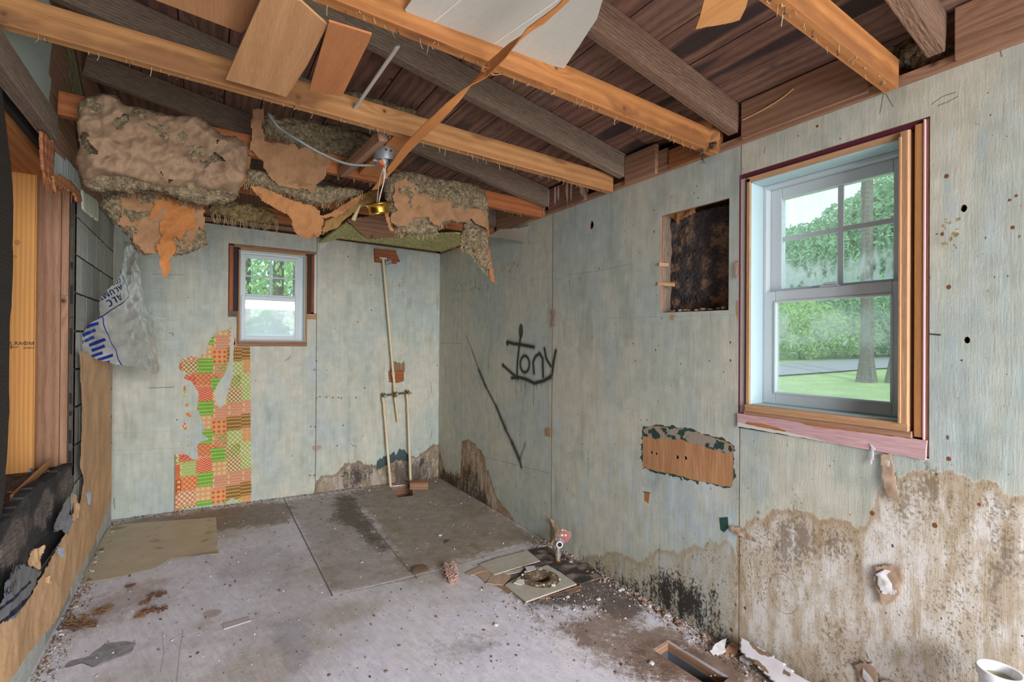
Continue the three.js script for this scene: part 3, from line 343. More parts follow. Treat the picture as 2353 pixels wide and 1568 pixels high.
// window in the right wall
const win1 = struct('window_1');
{
  const f = (z0, z1, y0, y1, d0, d1, r = 0.002) => span(XR + d0, XR + d1, y0, y1, z0, z1, r, z1 - z0 > y1 - y0 ? 2 : 1), wood = M.brownL;
  const jp = mat({ color: lin(172, 194, 198), roughness: 0.5 });
  // jambs: raw edge towards the room, painted white inside
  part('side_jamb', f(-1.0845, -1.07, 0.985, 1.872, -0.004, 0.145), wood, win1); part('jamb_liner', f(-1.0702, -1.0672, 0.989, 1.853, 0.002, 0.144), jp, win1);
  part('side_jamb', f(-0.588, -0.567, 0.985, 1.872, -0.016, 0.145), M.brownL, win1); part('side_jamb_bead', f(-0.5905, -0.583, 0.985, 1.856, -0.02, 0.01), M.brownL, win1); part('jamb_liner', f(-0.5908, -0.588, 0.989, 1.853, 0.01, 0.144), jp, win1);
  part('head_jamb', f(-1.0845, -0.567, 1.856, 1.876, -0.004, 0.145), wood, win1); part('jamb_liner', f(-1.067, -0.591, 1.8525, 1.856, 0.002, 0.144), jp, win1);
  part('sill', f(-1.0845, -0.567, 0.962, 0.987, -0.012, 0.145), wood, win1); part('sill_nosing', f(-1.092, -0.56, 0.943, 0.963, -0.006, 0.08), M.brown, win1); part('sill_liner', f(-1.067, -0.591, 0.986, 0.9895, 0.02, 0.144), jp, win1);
  // rough framing seen in the gap
  part('trimmer_stud', f(-1.117, -1.095, 0.945, 1.88, 0.004, 0.09), mat({ ...bump(brownT, 0.0008), map: null, color: lin(198, 186, 178) }), win1); part('trimmer_stud', f(-0.557, -0.536, 0.948, 1.885, 0.0, 0.09), M.pine, win1); part('paint_edge', f(-0.5355, -0.53, 0.905, 1.893, -0.003, 0.05), mat({ color: lin(208, 168, 172) }), win1); part('gap_filler', f(-0.53, -0.521, 0.893, 1.896, 0.004, 0.06), M.brown, win1);
  part('header_gap', f(-1.1165, -0.521, 1.877, 1.8965, 0.006, 0.02), M.darkRed, win1); part('header_gap', f(-1.1165, -1.112, 0.945, 1.8965, 0.0, 0.02), M.darkRed, win1);
  // pink painted apron with bare patches
  const ap = new Paint(0, 0.62, 0, 0.08, 1500); ap.base((u, v) => { const k = (N(u * 30, v * 300) - 0.5) * 24; return [190 + k, 152 + k, 152 + k]; });
  ap.stain(ap.mask([[[0.24, 0.052], [0.3, 0.045], [0.52, 0.05], [0.53, 0.072], [0.22, 0.08], [0.02, 0.085]], [[0.03, 0.01], [0.16, 0.004], [0.2, 0.016], [0.1, 0.03], [0.04, 0.028]]], 0.003), (u, v, k) => { const t = fbm(u * 9, v * 160, 3); return [...mixc([190, 126, 74], [132, 80, 46], t), sm(k + (fbm(u * 50, v * 120, 3) - 0.5) * 0.8, 0.4, 0.5)]; });
  ap.stain(ap.mask([[[0, -0.01], [0.36, -0.01], [0.3, 0.004], [0.18, 0.012], [0.06, 0.016], [0, 0.02]]], 0.003), (u, v, k) => [200, 200, 190, sm(k + (fbm(u * 60, v * 90, 3) - 0.5) * 0.6, 0.4, 0.5)]);
  const ag = slab(rough([[0.0, 0.004], [0.3, 0.0], [0.59, -0.006], [0.592, 0.05], [0.0, 0.056]], 0.0015, 0.012), 0.014); const am = part('apron', ag, mat({ map: ap.tex(), bumpMap: brownT[1], bumpScale: 0.001 }), win1); onRight(am, 0.006); am.position.y = 0.892; am.position.z = -1.116;
  // two sashes
  const S = (name, u0, u1, v0, v1, d) => sash(win1, name, (a, b, c, e, z0, z1) => f(a, b, c, e, z0, z1, 0.003), [u0, u1, v0, v1], 0.044, d, d + 0.03, vinyl);
  part('outer_frame', merged([f(-1.0668, -1.054, 0.99, 1.852, 0.085, 0.14), f(-0.604, -0.5912, 0.99, 1.852, 0.085, 0.14), f(-1.054, -0.604, 1.838, 1.852, 0.085, 0.14), f(-1.054, -0.604, 0.99, 1.0, 0.085, 0.14)]), vinyl, win1);
  const up = S('upper_sash', -1.054, -0.604, 1.398, 1.838, 0.115), lo = S('lower_sash', -1.062, -0.596, 0.992, 1.43, 0.084);
  part('grille_bar', f(-0.816, -0.798, 1.442, 1.794, 0.122, 0.132), vinyl, up); part('grille_bar', f(-1.01, -0.648, 1.627, 1.645, 0.1225, 0.1315), vinyl, up);
  for (const [a, b] of [[-1.01, -0.816], [-0.798, -0.648]]) for (const [c, d] of [[1.442, 1.627], [1.645, 1.794]]) part('pane', f(a, b, c, d, 0.126, 0.1275, 0.0004), glass, up);
  part('pane', f(-1.018, -0.64, 1.036, 1.386, 0.097, 0.0985, 0.0004), glass, lo);
  part('glazing_bead', merged([f(-1.02, -0.638, 1.384, 1.392, 0.08, 0.096), f(-1.02, -0.638, 1.03, 1.038, 0.08, 0.096), f(-1.022, -1.014, 1.036, 1.386, 0.08, 0.096), f(-0.644, -0.636, 1.036, 1.386, 0.08, 0.096)]), vinyl, lo);
  const lk = part('sash_lock', merged([f(-0.86, -0.80, 1.43, 1.437, 0.088, 0.108), f(-0.85, -0.815, 1.437, 1.445, 0.092, 0.104), f(-0.842, -0.8, 1.441, 1.447, 0.086, 0.092)]), mat({ color: lin(200, 206, 214), roughness: 0.3 }), lo);
  const plane = (a, b, c, d, dd) => { const g = new THREE.PlaneGeometry(b - a, d - c); g.rotateY(-Math.PI / 2); const uv = g.attributes.uv; return g.translate(XR + dd, (c + d) / 2, (a + b) / 2); };
  const fu = filmMat((u, v) => 0.12 + 0.2 * fbm(u * 50, v * 9, 3) * sm(N(u * 40, v * 3), 0.2, 0.8) + 0.1 * sm(fbm(u * 70, v * 60, 3), 0.5, 0.7) + 0.6 * sm(0.24 + 0.14 * N(u * 34, 2) - v, 0, 0.13) * sm(fbm(u * 22, v * 8, 3), 0.2, 0.5), 1, 1); part('condensation', plane(-1.01, -0.648, 1.442, 1.794, 0.1245), fu, up);
  const fl = filmMat((u, v) => { const r = Math.hypot((u - 0.52) * 1.1, (v - 0.66) * 1.5); return 0.17 + 0.34 * sm(v, 0.45, 0.62) * (1 - sm(v, 0.8, 0.97)) * sm(fbm(u * 5 + 2, v * 4, 4), 0.3, 0.62) * (0.6 + 0.6 * fbm(u * 60, v * 40, 3)) + 0.08 * sm(fbm(u * 60, v * 60, 3), 0.5, 0.72) + 0.14 * sm(0.3 - v, 0, 0.3) + 0.75 * sm(0.05 - Math.hypot((u - 0.63) * 1.2, v - 0.55), 0, 0.05) * sm(fbm(u * 60, v * 50, 2), 0.35, 0.6); }, 1, 1); part('condensation', plane(-1.016, -0.642, 1.038, 1.384, 0.0955), fl, lo);  // fogged pane, plus an even veil painted in for the pale outdoor haze
}
// window in the back wall
const win2 = struct('window_2');
{
  const f = (x0, x1, y0, y1, d0, d1, r = 0.002) => span(x0, x1, y0, y1, ZB - d1, ZB - d0, r, x1 - x0 > y1 - y0 ? 0 : 1), jp = mat({ color: lin(214, 228, 222), roughness: 0.5 });
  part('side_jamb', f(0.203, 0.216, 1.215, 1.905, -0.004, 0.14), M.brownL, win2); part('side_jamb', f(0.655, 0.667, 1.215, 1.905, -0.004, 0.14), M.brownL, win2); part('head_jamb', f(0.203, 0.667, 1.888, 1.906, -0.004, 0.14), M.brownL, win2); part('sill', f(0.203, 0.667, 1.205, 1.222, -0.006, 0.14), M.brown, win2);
  part('apron', f(0.194, 0.67, 1.186, 1.206, 0.0, 0.05), M.brown, win2); part('side_gap', f(0.194, 0.202, 1.186, 1.44, 0.004, 0.05), M.brown, win2); part('side_gap', f(0.667, 0.672, 1.186, 1.44, 0.004, 0.05), M.brown, win2);
  part('jamb_liner', merged([f(0.2162, 0.219, 1.222, 1.888, 0.004, 0.139), f(0.652, 0.6548, 1.222, 1.888, 0.004, 0.139), f(0.219, 0.652, 1.885, 1.888, 0.004, 0.139), f(0.219, 0.652, 1.222, 1.225, 0.004, 0.139)]), jp, win2);
  part('trimmer_stud', f(0.145, 0.171, 1.44, 1.915, 0.004, 0.09), M.pineRed, win2); part('trimmer_stud', f(0.7, 0.722, 1.45, 1.9, 0.004, 0.09), M.pineRed, win2); part('gap_board', f(0.171, 0.203, 1.44, 1.925, 0.02, 0.09), mat({ color: lin(52, 46, 54) }), win2); part('gap_board', f(0.667, 0.7, 1.44, 1.925, 0.012, 0.09), mat({ color: lin(66, 48, 44) }), win2); part('gap_edge', f(0.1395, 0.145, 1.44, 1.926, 0.002, 0.06), M.darkRed, win2); part('gap_edge', f(0.722, 0.741, 1.44, 1.926, 0.006, 0.06), mat({ color: lin(206, 204, 196) }), win2);
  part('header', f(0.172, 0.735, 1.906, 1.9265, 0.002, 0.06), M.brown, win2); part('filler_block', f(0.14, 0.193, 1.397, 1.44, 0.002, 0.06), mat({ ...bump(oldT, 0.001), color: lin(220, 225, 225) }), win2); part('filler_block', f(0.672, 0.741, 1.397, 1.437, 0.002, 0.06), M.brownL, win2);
  const S = (name, q, d) => sash(win2, name, (a, b, c, e, z0, z1) => f(a, b, c, e, z0, z1, 0.002), q, 0.026, d, d + 0.028, vinyl);
  part('outer_frame', merged([f(0.219, 0.228, 1.225, 1.885, 0.05, 0.13), f(0.618, 0.652, 1.225, 1.885, 0.07, 0.13), f(0.228, 0.618, 1.868, 1.885, 0.05, 0.13), f(0.228, 0.618, 1.225, 1.236, 0.05, 0.13)]), vinyl, win2);
  const up = S('upper_sash', [0.226, 0.62, 1.548, 1.868], 0.062), lo = S('lower_sash', [0.224, 0.616, 1.232, 1.556], 0.034);
  part('grille_bar', f(0.415, 0.427, 1.574, 1.842, 0.07, 0.08), vinyl, up); part('grille_bar', f(0.252, 0.594, 1.703, 1.714, 0.0705, 0.0795), vinyl, up);
  for (const [a, b] of [[0.252, 0.415], [0.427, 0.594]]) for (const [c, d] of [[1.574, 1.703], [1.714, 1.842]]) part('pane', f(a, b, c, d, 0.074, 0.0755, 0.0004), glass, up);
  part('pane', f(0.25, 0.59, 1.258, 1.53, 0.047, 0.0485, 0.0004), glass, lo);
  part('sash_lock', merged([f(0.39, 0.45, 1.556, 1.562, 0.036, 0.054), f(0.26, 0.31, 1.556, 1.56, 0.04, 0.05), f(0.54, 0.59, 1.556, 1.56, 0.04, 0.05)]), vinyl, lo);
  const plane = (a, b, c, d, dd) => new THREE.PlaneGeometry(b - a, d - c).translate((a + b) / 2, (c + d) / 2, ZB - dd);
  part('condensation', plane(0.252, 0.594, 1.574, 1.842, 0.073), filmMat((u, v) => 0.05 + 0.12 * sm(fbm(u * 30, v * 30, 3), 0.4, 0.8), 1, 1), up);
  part('condensation', plane(0.25, 0.59, 1.258, 1.53, 0.046), filmMat((u, v) => { const h = 0.78 - 1.25 * Math.abs(u - 0.4) ** 1.1 + 0.34 * (fbm(u * 5, v * 5, 4) - 0.5), k = sm(h - v, -0.14, 0.2); return 0.16 + 0.62 * k + 0.3 * (1 - k) * fbm(u * 16, v * 16, 4) * sm(v + 0.2, 0.2, 0.9) + 0.25 * sm(0.12 - v, 0, 0.1); }, 1, 1), lo);
}
// ------------------------------------------------------------------ rafters, ceiling joists, plates
const nailM = mat({ color: lin(92, 84, 78), metalness: 0.6, roughness: 0.5 });
function beam(A, B, w, h, m, r = 0.003) { // box from A to B, w across (z), h upwards; A and B run along its bottom centre line
  const d = B.clone().sub(A), L = d.length(), g = bb(L, h, w, r, 0); g.translate(L / 2, h / 2, 0);
  const x = d.normalize(), z = V(0, 0, 1).addScaledVector(x, -x.z).normalize(), y = new THREE.Vector3().crossVectors(z, x); g.applyMatrix4(new THREE.Matrix4().makeBasis(x, y, z)); return g.translate(A.x, A.y, A.z);
}
const rafterZ = [-3.6, -2.985, -2.363, -1.726, -1.117, -0.485, 0.13, 0.75, 1.37, 1.98];
const rafterSay = ['dark weathered roof rafter deepest over the back wall', 'dark weathered roof rafter behind the hanging insulation', 'dark grey rafter ending at the whitewashed blocking', 'grey weathered rafter ending beside the square blocking', 'thick rough-sawn rafter ending over the torn paper tuft', 'short visible rafter between orange joist and wide board', 'roof rafter above and behind the doorway side', 'roof rafter two bays before the rear doorway', 'roof rafter one bay before the rear doorway', 'roof rafter next to the rear doorway'];
rafterZ.forEach((z, i) => { const A = V(XR - 0.015, roofY(XR - 0.015) - 0.118, z - 0.018), B = V(XL + 0.004, roofY(XL + 0.004) - 0.118, z - 0.018); solo('rafter', beam(B, A, 0.042, 0.116, i === 4 || i === 5 ? M.oldPink : M.old, 0.003), i === 4 || i === 5 ? M.oldPink : M.old, rafterSay[i], 'rafter', 'roof rafters'); });
const joistZ = [-3.68, -3.07, -2.456, -1.845, -1.238, -0.63, 0.0 + 0.6];
const joistSay = ['orange ceiling joist above the back window', 'orange ceiling joist behind the torn insulation over the lamp', 'orange ceiling joist carrying the electrical box and hanging insulation', 'long orange ceiling joist holding the lower end of the plywood pieces', 'long bright orange ceiling joist with bent nails and twisted wood strip', 'pale orange ceiling joist with dark stain beside torn plywood', 'ceiling joist near the rear doorway'];
const joists = joistZ.map((z, i) => {
  const x0 = XL + 0.03, x1 = XR - 0.012, y = (x) => 2.008 + tilt(x); const t = thing('ceiling_joist', joistSay[i], 'joist', V(0, 0, 0), 'ceiling joists');
  const bm = part('beam', beam(V(x0, y(x0), z + 0.019), V(x1, y(x1), z + 0.019), 0.038, 0.089, i === 4 || i === 5 ? M.pineB : M.pine, 0.002), i === 4 || i === 5 ? M.pineB : i < 3 ? M.pineRed : M.pine, t);
  const q = rng(100 + i), n = i < 2 ? 5 : 14; for (let k = 0; k < n; k++) { const x = x0 + 0.05 + (x1 - x0 - 0.1) * ((k + q()) / n), l = 0.008 + 0.02 * q() * q(), b = V(x, y(x) + 0.004, z + 0.008 + 0.02 * q()), e = b.clone().add(V(0.01 * (q() - 0.5), -l - 0.004, 0.01 * (q() - 0.5))); part('nail', merged([rod(b, e, 0.0011, 0.0011, 5), rod(e, e.clone().add(V(0, -0.0012, 0)), 0.0032, 0.0032, 7)]), nailM, bm); }
  return t; });
{
  const t = struct('trim_1'); part('top_plate', span(XR - 0.004, XR + 0.1, TOP + 0.001, TOP + 0.036, ZB, ZR, 0.003, 2), M.brown, t); part('rim_board', span(XR + 0.075, XR + 0.1, TOP + 0.03, 2.3, ZB, ZR, 0.002, 2), M.brown, t);
  const B = (z0, z1, y0, y1, m, say, d = 0, nm = 'blocking_board') => solo(nm, span(XR - 0.02 - d, XR + 0.006 - d, y0, y1, z0, z1, 0.003, 2), m, say, 'board', 'blocking between the rafters');
  B(-1.722, -1.525, 2.022, 2.163, M.brown, 'square brown blocking board beside the grey rafter end'); B(-1.46, -1.2, 2.022, 2.11, mat({ ...bump(brownT, 0.0008), color: lin(255, 214, 170) }), 'light tan grainy blocking behind the joist end', -0.012); B(-1.525, -1.47, 2.022, 2.13, M.brown, 'narrow dark block in the gap between two rafters', -0.02);
  { const w = woodTex({ dark: [92, 60, 46], lite: [150, 106, 84], rings: 9, seed: 57, px: 512, py: 256, w: 0.5, h: 0.25, stain: (c, u, v) => mixc(c, [214, 196, 182], sm(N(u * 60, v * 6), 0.62, 0.78) * sm(N(u * 22 + 4, v * 3), 0.3, 0.6)) }); B(-2.36, -2.02, 2.022, 2.166, mat(bump(w, 0.0008)), 'brown blocking board streaked with whitewash drips'); }
  B(-1.1, -0.672, 2.03, 2.176, M.brown, 'long reddish brown blocking board split along its length'); B(-0.462, 0.1, 2.026, 2.175, M.brown, 'wide brown blocking board with swirling knots above the right window'); B(-2.98, -2.41, 2.022, 2.17, M.brown, 'dark blocking board behind the ragged insulation'); B(-3.59, -3.03, 2.022, 2.17, M.brown, 'dark blocking board over the back corner');
  solo('wood_splinter', (() => { const p = [V(XR - 0.022, 2.102, -1.09), V(XR - 0.024, 2.11, -1.0), V(XR - 0.024, 2.125, -0.93), V(XR - 0.022, 2.14, -0.9)]; return tubeG(p, 0.0022, 12, 5); })(), mat({ color: lin(226, 176, 124) }), 'thin bright splinter peeling off the long blocking board', 'splinter');
}

// ------------------------------------------------------------------ sheets and lumps cut to an outline on any plane
console.log('left wall');
function frame(p0, n) { // local u right, v up, w along n; conv turns a photo point into u, v on the plane
  const W = n.clone().normalize(), U = new THREE.Vector3().crossVectors(V(0, 1, 0), W); if (U.length() < 0.05) U.set(1, 0, 0).addScaledVector(W, -W.x); U.normalize(); const Y = new THREE.Vector3().crossVectors(W, U);
  return { W, U, Y, p0, conv: (a, b) => { const q = onPlane(a, b, p0, W).sub(p0); return [q.dot(U), q.dot(Y)]; }, M: new THREE.Matrix4().makeBasis(U, Y, W).setPosition(p0) };
}
const inside = (p, u, v) => { let c = false; for (let i = 0, j = p.length - 1; i < p.length; j = i++) { const [a, b] = p[i], [d, e] = p[j]; if ((b > v) !== (e > v) && u < (d - a) * (v - b) / (e - b) + a) c = !c; } return c; };
const edgeDist = (p, u, v) => { let m = 1e9; for (let i = 0, j = p.length - 1; i < p.length; j = i++) { const ax = p[j][0], ay = p[j][1], bx = p[i][0] - ax, by = p[i][1] - ay, t = cl(((u - ax) * bx + (v - ay) * by) / (bx * bx + by * by + 1e-12)); m = Math.min(m, Math.hypot(u - ax - bx * t, v - ay - by * t)); } return m; };
// grid of cells inside the outline; front and back give the depth at (u, v, distance to the edge)
function cut(poly, cell, front, back, holes = []) {
  let a = 1e9, b = -1e9, c = 1e9, d = -1e9; for (const [u, v] of poly) { a = Math.min(a, u); b = Math.max(b, u); c = Math.min(c, v); d = Math.max(d, v); }
  const nx = Math.ceil((b - a) / cell), ny = Math.ceil((d - c) / cell), on = new Uint8Array(nx * ny), ids = new Int32Array((nx + 1) * (ny + 1)).fill(-1), pos = [], uv = [], idx = [], list = [];
  for (let j = 0; j < ny; j++) for (let i = 0; i < nx; i++) { const u = a + (i + 0.5) * cell, v = c + (j + 0.5) * cell; if (inside(poly, u, v) && !holes.some((h) => inside(h, u, v))) on[j * nx + i] = 1; }
  const vert = (i, j) => { const k = j * (nx + 1) + i; if (ids[k] < 0) { ids[k] = list.length; const u = a + i * cell, v = c + j * cell; list.push([u, v, inside(poly, u, v) ? edgeDist(poly, u, v) : 0]); } return ids[k]; };
  const tri = []; for (let j = 0; j < ny; j++) for (let i = 0; i < nx; i++) if (on[j * nx + i]) { const p = vert(i, j), q = vert(i + 1, j), r = vert(i + 1, j + 1), s = vert(i, j + 1); tri.push(p, q, r, p, r, s); }
  const n = list.length; for (const [u, v, e] of list) { pos.push(u, v, front(u, v, e)); uv.push(u, v); } for (const [u, v, e] of list) { pos.push(u, v, back(u, v, e)); uv.push(u, v); }
  const O = (i, j) => i >= 0 && j >= 0 && i < nx && j < ny && on[j * nx + i];
  for (const t of tri) idx.push(t); for (let k = 0; k < tri.length; k += 3) idx.push(tri[k] + n, tri[k + 2] + n, tri[k + 1] + n);
  for (let j = 0; j < ny; j++) for (let i = 0; i < nx; i++) if (O(i, j)) { const e = (p, q) => idx.push(p, p + n, q, q, p + n, q + n); if (!O(i, j - 1)) e(vert(i, j), vert(i + 1, j)); if (!O(i + 1, j)) e(vert(i + 1, j), vert(i + 1, j + 1)); if (!O(i, j + 1)) e(vert(i + 1, j + 1), vert(i, j + 1)); if (!O(i - 1, j)) e(vert(i, j + 1), vert(i, j)); }
  const g = new THREE.BufferGeometry(); g.setAttribute('position', new THREE.Float32BufferAttribute(pos, 3)); g.setAttribute('uv', new THREE.Float32BufferAttribute(uv, 2)); g.setIndex(idx); g.computeVertexNormals(); return g;
}
const zm = (x0, y0, k, l) => l.map((q, i) => (i % 2 ? y0 : x0) + q / k); // points read off an enlarged crop
const torn = (F2, list, amp = 0.004, step = 0.014, s = 1) => rough(px(F2.conv, list), amp, step, s);
const crease = (u, v, s, k = 9) => { const r = (x, y) => 1 - Math.min(1, Math.abs(N(x, y) - 0.5) * 3.2), a = u * 0.8 + v * 0.6, b = v * 0.8 - u * 0.6; return 0.62 * worley(a * k * 0.9 + s, b * k * 0.5 + s) + 0.3 * worley(b * k * 2.1 + s + 7, a * k * 1.2) + 0.1 * worley(u * k * 4.3, v * k * 3.1 + s); };
const shiftUV = (g) => { const uv = g.attributes.uv; for (let i = 0; i < uv.count; i++) uv.setXY(i, uv.getX(i) + 3.37, uv.getY(i) + 3.21); return g; };
const worley = (x, y) => { const ix = Math.floor(x), iy = Math.floor(y); let m = 9; for (let a = -1; a < 2; a++) for (let b = -1; b < 2; b++) { const d = Math.hypot(ix + a + h2(ix + a, iy + b) - x, iy + b + h2(ix + a + 57, iy + b + 13) - y); if (d < m) m = d; } return m; };
const paperG = (F2, poly, amp, s, holes = [], cell = 0.006, lift = 0, k = 9) => { const f = (u, v, e) => lift + amp * 6 * (crease(u, v, s, k * 1.3) - 0.45) + amp * 0.8 * (fbm(u * 4 + s, v * 4, 2) - 0.5) * 2; return shiftUV(cut(poly, cell, f, (u, v, e) => f(u, v, e) - 0.0012, holes)).applyMatrix4(F2.M); };
const woolG = (F2, poly, thick, s, cell = 0.007, amp = 0.024) => { const dome = (e) => Math.sqrt(cl(1 - (1 - cl(e / (thick * 1.1))) ** 2)); return shiftUV(cut(poly, cell, (u, v, e) => thick * 0.5 * dome(e) + amp * dome(e) * (fbm(u * 26 + s, v * 26, 3) - 0.5) * 2.4 + 0.012 * (N(u * 110 + s, v * 110) - 0.5) * dome(e), (u, v, e) => -thick * 0.5 * dome(e) + amp * (fbm(u * 20 + s, v * 20, 2) - 0.5) * dome(e) - 0.004)).applyMatrix4(F2.M); };

const kraftT = tile(512, 512, 0.5, 0.5, (u, v) => { const k = 26 * (fbm(u * 5, v * 5, 4) - 0.5) + 10 * (N(u * 90, v * 50) - 0.5) - 26 * sm(fbm(u * 9 + 4, v * 9, 4), 0.62, 0.78); return [176 + k, 144 + k * 0.95, 116 + k * 0.85]; });
const kraftB = tile(512, 512, 0.5, 0.5, (u, v) => 255 * cl(crease(u * 0.5, v * 0.5, 3, 26)), false);
const woolT = tile(512, 512, 0.3, 0.3, (u, v) => { const f = fbm(u * 26, v * 26, 4), g = N(u * 150, v * 150), h = fbm(u * 90 + 3 * f, v * 60, 3), c = mixc([96, 82, 60], [158, 140, 108], sm(f * 0.5 + g * 0.15 + h * 0.35, 0.28, 0.74)); return c; });
const woolB = tile(512, 512, 0.3, 0.3, (u, v) => 255 * cl(fbm(u * 30, v * 30, 5)), false);
const wool = mat({ map: woolT, bumpMap: woolB, bumpScale: 0.012, roughness: 1 }), woolD = mat({ map: woolT, bumpMap: woolB, bumpScale: 0.012, roughness: 1, color: lin(190, 180, 176) });
const kraft = mat({ map: kraftT, bumpMap: kraftB, bumpScale: 0.0016, roughness: 0.9, color: lin(232, 196, 150) }), kraftGrey = mat({ map: kraftT, bumpMap: kraftB, bumpScale: 0.0012, roughness: 0.9, color: lin(204, 202, 196) }), kraftOr = mat({ map: kraftT, bumpMap: kraftB, bumpScale: 0.003, roughness: 0.85, color: lin(234, 182, 116) }), kraftPink = mat({ map: kraftT, bumpMap: kraftB, bumpScale: 0.0016, roughness: 0.95, color: lin(214, 196, 172) });

// ------------------------------------------------------------------ left wall: old outside wall with grit-faced mock brick siding and a broken opening
const wallL = struct('wall_left');
{
  const grit = tile(512, 512, 0.22, 0.22, (u, v) => { const f = N(u * 200, v * 200), g = fbm(u * 12, v * 12, 3), k = (f - 0.5) * 56 + (g - 0.5) * 26; return [186 + k, 188 + k, 182 + k]; });
  const gb = tile(256, 256, 0.22, 0.22, (u, v) => 255 * N(u * 120, v * 120), false), gm = [mat({ map: grit, bumpMap: gb, bumpScale: 0.0012, roughness: 0.95 }), mat({ map: grit, bumpMap: gb, bumpScale: 0.0012, roughness: 0.95, color: lin(226, 226, 222) })], tar = mat({ color: lin(34, 33, 32), roughness: 0.9, bumpMap: gb, bumpScale: 0.001 });
  const S = (u0, u1, y0, y1, d0, d1, m, name, r = 0.002, gr = 1) => part(name, span(XL - d1, XL - d0, y0, y1, -u1, -u0, r, gr), m, wallL);
  onLeft(part('siding_backing', slab(rough(rect(2.9, 4.02, 0.02, 2.06), 0.003, 0.02), 0.01), tar, wallL), 0.014);
  const q = rng(15), ch = 0.176; for (let r = 0; r < 12; r++) { const y0 = 0.03 + r * ch; let u = 2.905 + (r % 2 ? 0 : -0.13); while (u < 4.0) { const w = 0.24 + 0.03 * q(), a = Math.max(u, 2.902), b = Math.min(u + w, 4.0); if (b - a > 0.02) { const e = 0.004, g = slab(rough(rect(a + 0.003, b - 0.003, y0 + 0.004, Math.min(2.05, y0 + ch) - 0.006), 0.002, 0.02, r), e); onLeft(part('brick', g, gm[(q() * 2) | 0], wallL), 0.004); } u += w; } }
  // base of the siding below the opening and the near part of the wall
  for (let k = 0; k < 4; k++) { const a = 1.2 + k * 0.425; onLeft(part('brick', slab(rough(rect(a, a + 0.42, 0.03, 0.2), 0.001, 0.02, k), 0.004), gm[k % 2], wallL), 0.004); onLeft(part('brick', slab(rough(rect(a + 0.2, a + 0.62 > 2.9 ? 2.9 : a + 0.62, 0.206, 0.376), 0.001, 0.02, k), 0.004), gm[(k + 1) % 2], wallL), 0.004); }
  onLeft(part('siding_backing', slab(rect(-2.4, 2.9, 0.02, 0.5), 0.01), tar, wallL), 0.014);
  onLeft(part('tar_board', slab(rough([[-2.4, 0.38], [1.99, 0.38], [1.99, 0.66], [2.03, 0.8], [2.058, 1.0], [2.05, 1.2], [2.075, 1.45], [2.065, 1.7], [2.0, 1.86], [1.96, 1.95], [-2.4, 1.95]], 0.006, 0.03), 0.03), mat({ ...bump(oldT, 0.002), color: lin(92, 92, 92) }), wallL), 0.03);
  S(1.0, 2.95, -0.1, 2.0, 0.27, 0.29, M.brown, 'inner_lining'); S(2.86, 2.99, -0.1, 2.0, 0.2, 0.3, M.brown, 'inner_lining');
  // rotten sill of the opening, torn tar-paper edge boards
  const rot = woodTex({ dark: [56, 50, 48], lite: [128, 114, 104], rings: 20, rough: 0.9, streak: 0.6, seed: 66, stain: (c, u, v) => mixc(c, [38, 36, 38], sm(fbm(u * 6, v * 9, 3), 0.45, 0.65)) }), rm = mat(bump(rot, 0.004));
  const sillF = frame(V(XL + 0.012, 0.6, -2.4), V(1, 0, 0)); part('sill_board', cut(rough(px(sillF.conv, [-60, 1260, 0, 1206, 40, 1160, 80, 1118, 130, 1088, 168, 1062, 170, 1120, 160, 1150, 120, 1215, 105, 1232, 70, 1270, 64, 1300, 30, 1322, -60, 1400]), 0.006, 0.02), 0.006, (u, v) => 0.012 * (fbm(u * 9, v * 12, 3) - 0.5) + 0.006 * (N(u * 60, v * 20) - 0.5), () => -0.03).applyMatrix4(sillF.M), rm, wallL);
  S(1.6, 2.93, 0.6, 0.652, 0.0, 0.27, rm, 'sill', 0.003, 2);
  // far side of the opening, layer behind layer
  S(2.9, 2.935, 0.6, 2.05, 0.0, 0.018, mat({ ...bump(oldT, 0.001), color: lin(150, 156, 158) }), 'edge_strip'); S(2.905, 2.94, 0.64, 1.42, 0.02, 0.046, M.brown, 'edge_strip'); S(2.905, 2.94, 1.42, 2.0, 0.02, 0.046, M.brown, 'edge_strip'); S(2.91, 2.94, 0.62, 1.99, 0.048, 0.175, M.brown, 'jamb_plank');
  S(2.0, 2.9, 1.93, 2.03, 0.05, 0.25, M.pineB, 'header', 0.003, 2);
  // upper wall: pale green clapboards near, dark boards beyond
  const green = mat({ ...bump(oldT, 0.0006), map: null, color: lin(178, 196, 186) }); for (let k = 0; k < 5; k++) { const g = bb(4.84, 0.15, 0.016, 0.003, 0); g.rotateX(0.08); g.rotateY(Math.PI / 2); g.translate(XL - 0.002, 2.12 + k * 0.132, -0.01); part('clapboard', g, green, wallL); }
  for (let k = 0; k < 5; k++) S(2.44, 4.12, 2.03 + k * 0.14, 2.166 + k * 0.14, -0.004, 0.014, M.brown, 'dark_board', 0.003, 2);
  S(-2.4, 4.1, 1.96, 2.9, 0.03, 0.05, M.black, 'wall_core');
  const ledger = solo('ledger_beam', span(XL, XL + 0.045, 1.945, 2.035, -2.36, ZR, 0.003, 2), M.old, 'weathered wall ledger under the left ends of the ceiling joists', 'beam');
  solo('ledger_beam', span(XL, XL + 0.03, 1.93, 2.02, -3.3, -2.365, 0.003, 2), M.brown, 'dark ledger piece above the splintered panel end', 'beam');
}
